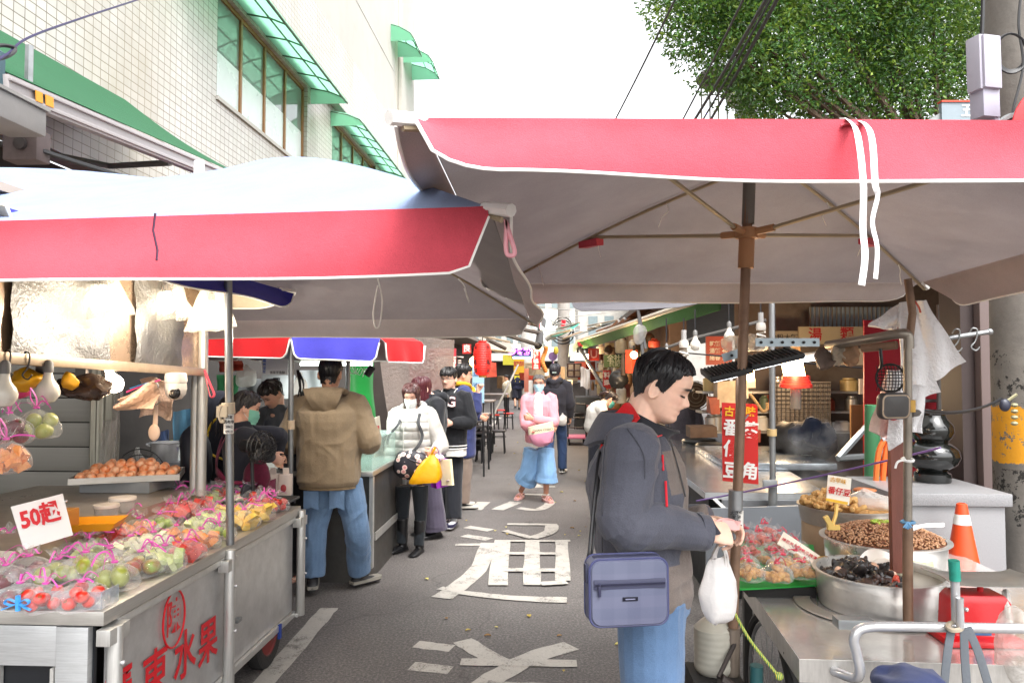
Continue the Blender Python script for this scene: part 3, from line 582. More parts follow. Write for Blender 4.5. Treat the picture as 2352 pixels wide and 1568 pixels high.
# small blue umbrella further back under the striped one
UW = cloth('#c9bda6', transl=.15)
U3 = umbrella('blue_umbrella', (-2.72, 3.08), (1.14, 1.14), 2.145, 2.3, .11, [BLUEC]*4, [BLUEC]*4, 'small dark blue umbrella with cream underside tucked under the striped umbrella', (V3((-3.1,3.2,0)), V3((-2.72,3.08,2.3))), bow=.02, sagp=.02, ribs=True, mats_under=UW)
# stall umbrella, red-blue-red panels
def stall_umbrella():
    V = [P(455,768,5.5), P(673,771,5.32), P(874,779,5.3), P(967,786,5.75)]; zc = V[1].z; ctr = V3((-1.75, 6.25, zc+.28))
    back = [V3((V[3].x-.25, V[3].y+.7, zc)), V3((V[3].x-.9, V[3].y+1.3, zc)), V3((V[0].x-.2, V[0].y+1.3, zc)), V3((V[0].x-.5, V[0].y+.7, zc))]; ring = V+back
    t = thing('stall_umbrella', (ctr.x, ctr.y, 0), 'umbrella with red and blue valance panels in front of the brown hoodie man', 'umbrella', 'market umbrellas')
    cc = [REDC2, BLUE2, REDC2, REDC2, REDC2, BLUE2, REDC2, BLUE2]
    for i in range(8):
        a, b = ring[i], ring[(i+1) % 8]
        M().slab(lambda u, v: ctr.lerp(a.lerp(b, u), v), 6, 6, .003, 0, 1).build('canopy', [GREYU, cc[i]], t)
        n = (b-a).cross(V3((0,0,1))).normalized(); H = .165
        f = lambda u, v: a.lerp(b, u)+V3((0,0,.003-drop_curve(u, H, .1)*v))+n*(.003+.03*v+.012*sin(u*14+i)*v)
        M().slab(f, 30, 6, .003, 0, 1).build('valance', [GREYU, cc[i]], t); M().tube([f(u/30, 1) for u in range(31)], .006, 5).build('piping', PIPING, t)
    M().tube([V3((ctr.x,ctr.y,0)), ctr], .02, 10).build('pole', POLEM, t)
REDC2 = cloth('#c4161c', transl=.2); BLUE2 = cloth('#4a48b8', transl=.2); stall_umbrella()
# dark canopy tip behind the right umbrella
t = thing('grey_canopy', P(1500,705,6.5), 'dark grey canopy edge just beyond the red umbrella', 'canopy')
a, b = P(1312,700,6.5), P(1640,708,5.4)
M().prism([P(1312,693,6.5), P(1318,706,6.5), P(1336,714,6.45), P(1440,712,6.2), P(1560,705,5.7), P(1640,690,5.4), b+V3((1.2,.8,.3)), a+V3((1.2,1.6,.35))], .004).build('sheet', cloth('#565358'), t)
M().tube([P(1466,712,6.1), PZ(1500,1110,0).lerp(P(1495,990,6.1), .99)], .014, 8).build('pole', POLEM, t)
# ================================================================ FRUIT CART (left)
XE = -1.545; YN, YF = 2.5, 4.5; ZT = .85
fc = thing('fruit_cart', (-2.2, 3.5, 0), 'long stainless steel fruit cart with red characters on its side panel', 'cart')
XI = -2.7
m = M(); m.bb((XI,YN,.80),(XE,YF,ZT)); m.build('table_top', STEEL, fc, bev=.006)
# side panels facing the street
pn = M(); pn.bb((XE-.045,YN+.08,.22),(XE-.03,YF-.06,.798)); pn.build('side_panel', steel('#c4c3c2', .3, (1,1,1), .1), fc)
m = M(); m.bb((XE-.03,YN+.1,.768),(XE-.004,YF-.08,.798)); m.bb((XE-.028,YN+.1,.2),(XE-.008,YF-.06,.235)); m.build('rail', ALU, fc, bev=.003)
for y in (YN+.05, 3.475, YF-.03):
    q = M(); q.tube([(XE+.012,y,.2),(XE+.012,y,.83 if y > 2.7 else .79)], .026, 12); q.bb((XE-.02,y-.045,.2),(XE+.012,y+.045,.22)); q.bb((XE-.02,y-.06,.735),(XE+.03,y+.06,.79)); q.build('post', ALU, fc, bev=.002)
    for z in (.45,.66): M().ell((XE+.042,y,z),.008).build('bolt', CHROME, fc)
# front end
m = M(); m.bb((XI,YN+.03,.22),(XE-.05,YN+.045,.797)); m.build('front_panel', mt('#0e1116', .35, 0, .2), fc)
m = M(); m.bb((XE-.17,YN,.1),(XE-.055,YN+.03,.795)); m.bb((-2.6,YN,.1),(-2.0,YN+.028,.795)) if 0 else None; m.bb((-1.98,YN+.003,.66),(XE-.17,YN+.028,.797)); m.bb((XI,YN+.002,.1),(-1.98,YN+.028,.797)); m.build('front_frame', steel('#bfc1c2', .3, (1,1,20), .1), fc, bev=.003)
m = M(); 
for x in (-1.93, XE-.185): m.bb((x,YN-.004,.1),(x+.012,YN+.026,.655))
m.build('trim', ALU, fc)
m = M(); m.bb((XI,YF-.05,.22),(XE-.05,YF-.035,.797)); m.build('rear_panel', STEEL, fc)
# raised inner shelf
m = M(); m.bb((XI-.5,2.85,.85),(-2.13,4.46,.965)); m.build('raised_shelf', steel('#b8a898', .25, (1,1,1), .1), fc, bev=.004)
# acrylic guard
m = M(); a, b = V3((-2.5,YN+.02,ZT)), V3((XE-.015,YN+.02,ZT)); m.bb((-2.5,YN+.016,ZT+.001),(XE-.02,YN+.021,ZT+.062)); m.bb((XE-.025,YN+.022,ZT+.001),(XE-.02,YN+.12,ZT+.06)); m.build('acrylic_guard', film('#dfe6ee', .18, .05, 'acrylic'), fc)
# wheel
def wheel(c, r, w, name='wheel', parent=None, rimc='#7a2323', ax=(1,0,0)):
    rt = basis(ax); t = M().lathe([(r*.62,-w*.4),(r*.85,-w*.5),(r*.97,-w*.38),(r,-w*.15),(r,w*.15),(r*.97,w*.38),(r*.85,w*.5),(r*.62,w*.4)], c, 36, 0, rt); o = t.build(name, mt('#1c1b1b', .75, 0, .2, 30, .4, 50, .01), parent)
    q = M(); q.lathe([(0,-w*.3),(r*.3,-w*.34),(r*.6,-w*.3),(r*.63,-w*.42),(r*.64,w*.42),(r*.6,w*.3),(r*.3,w*.34),(0,w*.3)], c, 30, 0, rt); q.build('rim', mt(rimc, .5, .2, .2, dirt=.4), o)
    q = M(); q.lathe([(0,-w*.62),(r*.16,-w*.62),(r*.16,w*.62),(0,w*.62)], c, 14, 0, rt); q.build('axle', GALV, o); return o
wheel(V3((-1.642,4.18,.195)), .195, .085, 'wheel', fc); wheel(V3((-2.55,4.18,.195)), .195, .085, 'wheel', fc); wheel(V3((-1.72,2.75,.1)), .1, .05, 'wheel', fc)
m = M(); m.bb((-1.56,4.17,.16),(-1.545,4.2,.24)); m.build('wheel_bracket', mt('#28408f', .5, .2), fc, bev=.003)
M().bb((XI,YN+.1,.18),(XE-.06,YF-.1,.215)).build('floor', DARK, fc)
q = M(); q.tube([(XE+.02,3.47,.2),(XE+.03,3.45,.12),(XE+.02,3.46,.02)], .012, 6, flat=.3); q.build('red_strap', mt('#c8202c', .6), fc)
q = M(); c_ = PX(398,1420,XE-.026); fr = frame(c_+V3((.002,0,0)), (0,1,0), (0,0,1)); RP = mt('#c41622', .45, 0, .06)
q.tube([fr@V3((.092*cos(a)*.95, .115*sin(a), .002)) for a in [2*pi*i/40 for i in range(40)]], .0045, 5, closed=True); q.text('陳', .15, fr@MT((0,.0,.001)), 0, .012, sx=.85)
for ch, x, y in (('果',477,1478),('水',424,1508),('東',355,1556),('廣',268,1606)):
    c2 = PX(x, y, XE-.026); q.text(ch, .21, frame(c2+V3((.002,0,0)), (0,1,0), (0,0,1))@MT((0,0,.001)), 0, .018, sx=.92)
q.build('lettering', RP, fc)
M().box(PX(545,1423,XE-.02), (.03,.05,.02)).build('latch', GALV, fc, bev=.004)
# wire rack at the far end of cart
m = M()
a0, a1, y0, y1 = -1.98, -1.60, 4.36, 4.62
for i in range(16): x = a0+(a1-a0)*i/15; m.tube([(x,y0,.885),(x,y1,.885)], .003, 4)
for i in range(9): y = y0+(y1-y0)*i/8; m.tube([(a0,y,.888),(a1,y,.888)], .003, 4)
m.tube([(a0,y0,.88),(a1,y0,.88),(a1,y1,.88),(a0,y1,.88)], .007, 6, closed=True)
for x in (a0+.02, a1-.02): m.tube([(x,y0+.02,.848),(x,y0+.02,.88)], .006, 6); m.tube([(x,y1-.02,.848),(x,y1-.02,.88)], .006, 6)
tag(m.build('wire_rack', mt('#4a4a4c', .4, .6)), 'dark wire rack lying at the far end of the fruit cart', 'rack')
# ---- stall header: steel fascia with foil and rail, column
hd = thing('stall_header', (-2.1, 3.5, 1.65), 'steel header with foil lining and hooks hanging above the fruit cart', 'stall header')
A, B = P(-120,818,2.6), P(468,858,4.34)
foil = NT('foil'); f1 = foil.noise(6, 6, .7); f2 = foil.noise(80, 3, .6); foil.b.inputs['Base Color'].default_value = (*lin('#807f7e'),1); foil.b.inputs['Metallic'].default_value = .9; foil.b.inputs['Roughness'].default_value = .42
ad = foil.add('Math', operation='MULTIPLY_ADD'); foil.ln(f1, ad.inputs[0]); ad.inputs[1].default_value = 4; foil.ln(f2, ad.inputs[2]); foil.bump(ad.outputs[0], .5, .008); FOIL = foil.m
dz = V3((0,0,1)); Lr = (B-A)
pm = M(); pm.slab(lambda u, v: A.lerp(B, u)+dz*(.02+.62*v)+V3((-.03,0,0)), 4, 4, .01); pm.build('fascia', steel('#b39a84', .22, (1,1,1), .15), hd)
def foilp(u0, u1): M().slab(lambda u, v: A.lerp(B, u0+(u1-u0)*u)+dz*(.03+.55*v)+V3((-.012+.012*sin(u*9+v*7)*sin(v*11),0,0)), 16, 12, .002).build('foil_sheet', FOIL, hd)
foilp(.17,.52); foilp(.63,.88)
rr_ = basis(Lr, (0,0,1)); m = M(); m.box((A+B)/2+dz*.008, (.045,.035,Lr.length), rr_); m.build('rail', steel('#b8a58e', .3, (1,1,1), .1), hd, bev=.003)
for x, y, d in ((448,735,4.36),(461,735,4.33)): c = P(x, 1112, d); M().tube([V3((c.x,c.y,.95)), V3((c.x,c.y,2.45))], .03, 14).build('column', ALU, hd)
M().bb((-3.2,2.2,2.3),(-1.9,4.5,2.33)).build('roof_panel', mt('#a8998a', .6), hd)
def hook(p, s=.05, m_=None):
    q = M(); q.tube(spline([p+V3((-.01,0,.01))*1, p+V3((0,-.01,.03)), p+V3((.02,-.012,.02)), p+V3((.012,-.01,-.03)), p+V3((-.01,-.01,-.06)), p+V3((.012,-.01,-.078)), p+V3((.03,-.01,-.06))], 5), .0035, 6); return q
for i, (x, y, d) in enumerate(((18,822,2.86),(62,826,2.96))): hook(P(x, y, d)).build('hook', mt('#54504c', .35, .7), hd)
m = None
for i, (x, y) in enumerate(((98,845),(188,848),(246,845),(375,866),(388,866),(402,868))):
    d = 2.85+1.49*(x/468); c = P(x, y, d); q = M(); q.box(c, (.05,.02,.06)); q.tube([c+V3((-.012,0,-.02)), c+V3((-.016,-.01,-.07))], .009, 6); q.tube([c+V3((.012,0,-.02)), c+V3((.018,-.01,-.075))], .009, 6); q.build('clip', mt('#6b6660', .35, .7), hd)
# roller shutter wall and steel pillar behind the cart
sm_ = mt('#a7a49c', .5, .1, .06, 3, .05, 60, stretch=(.3,1,14)); sw = thing('shutter_wall', (-4.2,5.5,0), 'pale grey shutter of wide horizontal slats behind the fruit cart', 'shutter')
Ys = 5.45; xr = PY(214,900,Ys).x
for i in range(11):
    z = .18+i*.185; q = M(); q.prism([(xr,Ys,z),(xr,Ys-.018,z+.012),(xr,Ys-.02,z+.16),(xr,Ys,z+.178)], .0) if 0 else q.slab(lambda u, v: (-6+(xr+6)*u, Ys-.02*sin(pi*min(1, v*.96+.02))**.35, z+.176*v), 1, 8, .01); q.build('slat', sm_, sw)
M().bb((-6,Ys+.012,0),(xr,Ys+.03,2.4)).build('backing', DARK, sw); M().bb((-6,Ys-.02,2.2),(xr,Ys+.1,3.2)).build('shutter_box', mt('#8d8a83', .5, .1), sw)
pl = M(); x1 = PY(268,900,Ys).x; pl.slab(lambda u, v: (xr+.01+(x1-xr)*u, Ys-.05-.012*sin(u*19)-.02*sin(u*3.1), 2.6*v), 20, 4, .02); tag(pl.build('steel_pillar', steel('#a9a698', .3, (8,8,1), .1)), 'ribbed steel corner pillar at the right end of the pale shutter', 'pillar')
# ================================================================ PEANUT TABLE (right)
ZR = .75; XL = .80
tb = thing('vendor_table', (1.5,3,0), 'worn stainless table cart holding peanuts beans and water caltrops on the right', 'cart')
c1 = PZ(1836,1512,ZR); c2 = PZ(1708,1330,ZR); c3 = PZ(1640,1240,ZR)
top = [c1, V3((2.05,c1.y-.03,ZR)), V3((2.05,3.95,ZR)), V3((c2.x+.03,3.95,ZR)), c2]
M().prism(top, .008).build('table_top', steel('#ebe8e4', .13, (1,1,1), .15, .75), tb)
m = M()
def skirt(a, b, h, t=.012):
    d = (b-a).normalized(); n = d.cross(V3((0,0,1))); m.prism([a+n*.001-V3((0,0,.001)), a+n*.001-V3((0,0,h)), b+n*.001-V3((0,0,h)), b+n*.001-V3((0,0,.001))], t)
skirt(c2, c1, .075); skirt(c1, top[1], .075); m.build('skirt', steel('#c2bfba', .3, (6,6,1), .35), tb)
for x, y in ((c1.x+.1,c1.y+.08),(1.95,c1.y+.08),(c2.x+.12,3.8),(1.95,3.8)): M().bb((x-.02,y-.02,0),(x+.02,y+.02,ZR-.01)).build('leg', mt('#4a4845', .5, .5, .2, dirt=.4), tb)
m = M(); m.tube([(c1.x+.1,c1.y+.1,.3),(1.95,c1.y+.1,.3)], .018, 8); m.tube([(c1.x+.12,c1.y+.1,.02),(c1.x+.3,c1.y+.15,.7)], .014, 8); m.tube([(c1.x+.2,c1.y+.1,.02),(c1.x+.02,c1.y+.2,.7)], .012, 8); m.build('brace', mt('#3a3836', .5, .5), tb)
m = M(); m.bb((c2.x+.15,3.1,.12),(1.95,3.12,.6)); m.build('inner_panel', DARK, tb)
# chrome push handle
hp = [P(1915,1540,2.38), P(1962,1556,2.30), P(1975,1540,2.27), P(1968,1500,2.27), P(1962,1465,2.27), P(1985,1441,2.27), P(2080,1438,2.27), P(2250,1441,2.27), P(2420,1444,2.27)]
M().tube(spline(hp, 6), .0155, 14).build('push_handle', CHROME, tb)
M().bb(P(1940,1432,2.5)+V3((-.02,0,-.02)), P(1940,1432,2.5)+V3((.1,.06,.012))).build('hinge_block', GALV, tb, bev=.003)
# umbrella base tube
M().tube([P(1681,1900,2.72), P(1682,1440,2.72)], .028, 12).build('umbrella_socket', steel('#8a7d70', .35, (1,1,1), .4), tb)
# bicycle wheel and frame below table
bw = thing('bicycle_wheel', PZ(1760,1600,0), 'dark bicycle wheel under the worn stainless table', 'wheel')
c = P(1768,1535,3.0); c.z = .34; M().tube([c+V3((.05*0,.33*cos(a),.33*sin(a))) for a in [2*pi*i/40 for i in range(40)]], .02, 8, closed=True).build('tyre', mt('#1a1919', .7), bw); 
M().tube([c+V3((0,.3*cos(a),.3*sin(a))) for a in [2*pi*i/40 for i in range(40)]], .009, 6, closed=True).build('rim', GALV, bw)
q = M()
for i in range(18): a = 2*pi*i/18; q.tube([c, c+V3((0,.3*cos(a),.3*sin(a)))], .0015, 4)
q.build('spokes', GALV, bw); M().tube([c-V3((.05,0,0)), c+V3((.05,0,0))], .02, 10).build('axle', GALV, bw)
m = M(); m.tube([P(1650,1555,2.6), P(1705,1440,2.75)], .008, 6); m.tube([P(1655,1558,2.6), P(1690,1580,2.6), P(1670,1640,2.6)], .02, 8); m.tube([P(1735,1530,2.7), P(1738,1640,2.7)], .022, 8); tag(m.build('kick_stand', mt('#3b3431', .5, .4, .2, dirt=.3)), 'dark metal stand and lever below the brown umbrella pole', 'stand')
tag(M().tube([P(1738,1527,2.6), P(1737,1660,2.6)], .023, 12).build('teal_pipe', mt('#2d5a5c', .4, .2, .2, dirt=.4)), 'short dark teal pipe standing under the table', 'pipe')
rp = spline([P(1678,1390,2.70), P(1720,1465,2.6), P(1775,1535,2.5), P(1790,1552,2.48)], 6)
k = NT('rope'); wv = k.add('TexWave'); wv.inputs['Scale'].default_value = 60; k.ln(k.tc.outputs['Object'], wv.inputs['Vector']); k.ln(k.ramp(wv.outputs['Fac'], [(.4, lin('#1f8a4c')), (.6, lin('#d9c65a'))]), k.b.inputs['Base Color']); ROPE = k.m
tag(M().tube(rp, .0055, 6).ell(rp[-1], .014).build('green_rope', ROPE), 'green and yellow rope tied from the brown pole down to the table', 'rope')
# ================================================================ STEEL COUNTER (second right stall)
ZC = .85
ct = thing('steel_counter', (1.8,6.5,0), 'long stainless counter with chamfered corner behind the red hanging sign', 'counter')
o_ = [PZ(1620,1130,ZC), PZ(1900,1132,ZC), PZ(1900,1132,ZC)+V3((0.3,3.6,0)), PZ(1537,1010,ZC), PZ(1552,1077,ZC)]
M().prism(o_, .01).build('counter_top', steel('#c9cdd2', .15, (1,1,1), .12, .85), ct)
m = M()
for a, b in ((o_[3],o_[4]),(o_[4],o_[0]),(o_[0],o_[1])): skirt(a-V3((0,0,.002)), b-V3((0,0,.002)), .045)
m.build('skirt', steel('#c3c6c8', .25, (1,1,1), .1), ct)
m = M(); m.bb((1.15,5.6,0),(2.3,8.2,.8)); m.build('cabinet', mt('#1e2224', .5, .2, .2), ct)
m = M(); a, b = P(1660,1165,4.98), P(1880,1165,4.98); m.box((a+b)/2, ((b-a).length,.03,.1), 0); m.build('beam', steel('#8f9296', .3, (1,1,1), .2), ct)
for x in (1698,1760,1806): M().lathe([(.0,0),(.018,0),(.018,.004)], P(x,1166,4.955), 12, 0, basis((0,-1,0)), True).build('bolt_hole', BLACKP, ct)
for pts in ([(1640,1145,4.9),(1675,1178,4.8)],): M().tube([P(*p) for p in pts], .014, 4).build('bracket', ALU, ct)
for x0,y0,x1,y1,d in ((1595,1022,1700,1050,6.9),(1700,1040,1830,1052,6.6)):
    pass
q = M(); a = PZ(1590,1010,ZC+.002); q.bb((1.45,6.3,ZC+.001),(2.35,7.7,ZC+.06)); q.build('griddle', steel('#9fa5aa', .18, (1,1,1), .2), ct, bev=.01)
for (x, y, r) in ((1.72,8.05,.2),(1.66,8.55,.2)): M().lathe([(r*.95,0),(r,.03),(r*.9,.05),(r*.5,.055),(0,.05)], (x,y,ZC+.001), 28).build('burner', mt('#2a2a2b', .4, .4), ct)
# front apron panel of grey sheet below (stands behind the bags)
pn = M(); a, b, c, d = P(1622,1168,4.75), P(1875,1160,4.75), P(1875,1330,4.75), P(1622,1330,4.75); pn.prism([d, c, b, a], .02); tag(pn.build('metal_sheet', mt('#7d8288', .45, .2, .06, 3, .1)), 'plain grey metal panel standing in front of the stainless counter', 'panel')
pl = M(); p0, p1 = P(1775,1165,4.9), P(1773,690,4.9); pl.tube([p0, p1], .02, 12); q = thing('canopy_pole', p0, 'thin galvanised pole with clamp rising from the stainless counter', 'pole'); pl.build('tube', POLEM, q); M().tube([P(1773,985,4.9), P(1773,1000,4.9)], .032, 10).build('collar', mt('#b59a6a', .5), q); M().tube([P(1775,1100,4.9), P(1775,1172,4.9)], .03, 12).build('sleeve', GALV, q); M().box(P(1768,1110,4.86), (.09,.03,.05)).build('clamp', GALV, q, bev=.004)
# ================================================================ PEOPLE
_hz  = [-.116,-.110,-.100,-.088,-.075,-.062,-.052,-.044,-.034,-.022,-.008,.004,.018,.034,.055,.075,.093,.106,.114,.1165]
_hf  = [ .050, .066, .080, .087, .083, .089, .0875,.092, .088, .0885,.088, .085, .092, .097, .097, .088, .069, .045, .020, .0]
_hb  = [ .030, .016, .000,-.018,-.034,-.050,-.062,-.070,-.078,-.086,-.093,-.097,-.101,-.102,-.098,-.087,-.068,-.044,-.020,-.0]
_hw  = [ .012, .026, .040, .051, .058, .062, .065, .067, .069, .071, .073, .0745,.076, .0775,.077, .072, .060, .042, .019, .0005]
_nz_ = [-.046,-.040,-.034,-.027,-.018,-.006,.006,.018,.028]; _nn = [0,.008,.018,.027,.024,.016,.009,.003,0]
def head_pt(a, z, off=0.0):
    f, b, w = np.interp(z, _hz, _hf), np.interp(z, _hz, _hb), np.interp(z, _hz, _hw)
    sa, ca = np.sin(a), np.cos(a); x = (w+off)*np.sign(sa)*np.abs(sa)**.82
    mid = (f+b)/2*.55; y = np.where(ca >= 0, mid+(f-mid+off)*np.abs(ca)**.88, mid-(mid-b+off)*np.abs(ca)**.88)
    return x, y
def head_feat(x, y, z):
    fr = (y > .02)
    nw = np.interp(z, [-.045,-.03,-.01,.02], [.015,.016,.0095,.008]); y = y + fr*np.interp(z, _nz_, _nn)*np.exp(-(x/nw)**2)
    y = y + fr*.006*np.exp(-((np.abs(x)-.017)/.006)**2-((z+.031)/.008)**2)
    y = y - fr*.0085*np.exp(-((np.abs(x)-.031)/.015)**2-((z-.006)/.010)**2)
    y = y + fr*.0045*np.exp(-((np.abs(x)-.03)/.02)**2-((z-.022)/.007)**2)
    y = y + fr*.003*np.exp(-((np.abs(x)-.03)/.012)**2-((z-.002)/.006)**2)
    y = y + fr*.004*np.exp(-((np.abs(x)-.042)/.018)**2-((z+.02)/.018)**2)
    y = y - fr*.004*np.exp(-(x/.03)**2-((z+.0525)/.003)**2)
    return y
def add_head(m, H, ns=1.0, nu=56, nv=64):
    vs = []
    for j in range(nv+1):
        t = j/nv; z = -.116+.2325*(.5-.5*cos(pi*t)) 
        a = np.arange(nu)*2*pi/nu; zz = np.full(nu, z); x, y = head_pt(a, zz); y = head_feat(x, y, zz); vs += [H@V3((x[k], y[k], z)) for k in range(nu)]
    fs = [(j*nu+k, j*nu+(k+1) % nu, (j+1)*nu+(k+1) % nu, (j+1)*nu+k) for j in range(nv) for k in range(nu)]
    fs.append(tuple(range(nu-1, -1, -1))); fs.append(tuple(nv*nu+k for k in range(nu))); m.addv(vs, fs)
    for s in (-1,1):   # ears
        e = H @ MT((s*.0745, -.012, -.006)) @ Matrix.Rotation(s*R(22), 4, 'Z') @ Matrix.Rotation(R(-10), 4, 'X')
        q = M(); q.tube([V3((.006*s, .017*cos(t), .031*sin(t)+(.004 if sin(t) > 0 else 0))) for t in [2*pi*i/16 for i in range(16)]], .0052, 7, closed=True); q.ell((.0,0,0), (.006,.016,.029)); q.ell((.004*s,.012,-.004), (.006,.006,.007)); q.xf(e); m.addv(q.v, q.f)
def add_hand(m, w, d, n, side, curl=.5, spread=.0, scale=1.0, thumb=.6, curls=None):
    # w wrist point, d finger direction, n palm normal (towards the palm side), side +1: thumb on d x n
    d = Vector(d).normalized(); n = Vector(n); n = (n-d*n.dot(d)).normalized(); s = d.cross(n)*side; w = Vector(w); k = scale
    rr = []
    for t, hw, ht in ((-.01,.026,.021),(.02,.033,.020),(.05,.040,.017),(.08,.042,.0145),(.092,.036,.011)):
        c = w+d*t*k; rr.append([c+(s*cos(a)*hw+n*sin(a)*ht)*k for a in [2*pi*i/14 for i in range(14)]])
    m.loft(rr)
    for i, (o, L, r) in enumerate(((.030,.072,.0085),(.010,.080,.0088),(-.011,.074,.0084),(-.031,.058,.0076))):
        c = curls[i] if curls else curl+.08*i; p = w+(d*.084+s*o)*k; a = .15; q = [p-d*.02*k, p]; dirn = d+s*spread*o*20; dirn.normalize()
        for j, f in enumerate((.45,.31,.24)):
            a += c*(1.0, 1.1, .8)[j]; p = p+(dirn*cos(a)+n*sin(a))*L*f*k; q.append(p)
        m.tube(spline(q, 3), [r*k*(1.02-.3*i2/(3*(len(q)-1))) for i2 in range(3*(len(q)-1)+1)], 8)
    p = w+(d*.02+s*.026)*k; t1 = (d*.75+s*.75+n*.35*thumb).normalized(); t2 = (d*.9+s*.25+n*.6*thumb).normalized(); t3 = (d*.9+s*.0+n*.7*thumb).normalized()
    q = [p-t1*.01*k, p+t1*.03*k, p+(t1*.036+t2*.03)*k, p+(t1*.036+t2*.034+t3*.024)*k]; m.tube(spline(q, 3), [v*k for v in (.0145,.0135,.0128,.0122,.0115,.0108,.0102,.0098,.0092,.0078)], 9)
BASE = dict(hipL=(-.085,0,.92), hipR=(.085,0,.92), kneeL=(-.09,.015,.50), kneeR=(.09,.015,.50), ankL=(-.095,-.02,.085), ankR=(.095,-.02,.085), footL=None, footR=None,
  pel=(0,0,.96), waist=(0,.005,1.10), chest=(0,.005,1.28), neck=(0,-.02,1.455), head=(0,.012,1.605), shL=(-.175,-.015,1.405), shR=(.175,-.015,1.405), elL=(-.235,-.035,1.13), elR=(.235,-.035,1.13), wrL=(-.235,.045,.89), wrR=(.235,.045,.89), hdL=None, hdR=None, pnL=None, pnR=None)
def skin_mat(hexc='#d9a88e'):
    key = ('skin', hexc)
    if key in _mats: return _mats[key]
    k = NT('skin'); at = k.add('VertexColor'); at.layer_name = 'tint'; n = k.noise(45, 5, .65); n2 = k.noise(9, 3, .5); c = lin(hexc)
    base = k.ramp(n2, [(.3, tuple(v*.93 for v in c)), (.7, tuple(v*q for v, q in zip(c, (1.04,.97,.95))))])
    base = k.mix(.16, base, k.ramp(n, [(.35, tuple(v*.7 for v in c)), (.65, tuple(min(1, v*1.25) for v in c))]))
    k.ln(k.mix(at.outputs['Alpha'], base, at.outputs['Color']), k.b.inputs['Base Color'])
    k.b.inputs['Roughness'].default_value = .55; k.b.inputs['Specular IOR Level'].default_value = .4; k.b.inputs['Subsurface Weight'].default_value = .12; k.b.inputs['Subsurface Radius'].default_value = (.01,.004,.002); k.b.inputs['Subsurface Scale'].default_value = .5
    k.bump(k.noise(260, 3, .6), .08, .001); _mats[key] = k.m; return k.m
def hair_mat(hexc):
    key = ('hair', hexc)
    if key in _mats: return _mats[key]
    k = NT('hair'); c = lin(hexc); f = k.noise(70, 4, .6, stretch=(1,1,.12)); k.ln(k.ramp(f, [(.3, tuple(v*.55 for v in c)), (.7, tuple(v*1.5 for v in c))]), k.b.inputs['Base Color']); k.b.inputs['Roughness'].default_value = .38; k.b.inputs['Specular IOR Level'].default_value = .45; k.bump(f, .6, .006)
    _mats[key] = k.m; return k.m
def ringv(c, rx, ry, right, fwd, n=20, sq=1.0):
    return [Vector(c)+Vector(right)*rx*math.copysign(abs(cos(a))**sq, cos(a))+Vector(fwd)*ry*math.copysign(abs(sin(a))**sq, sin(a)) for a in [2*pi*i/n for i in range(n)]]
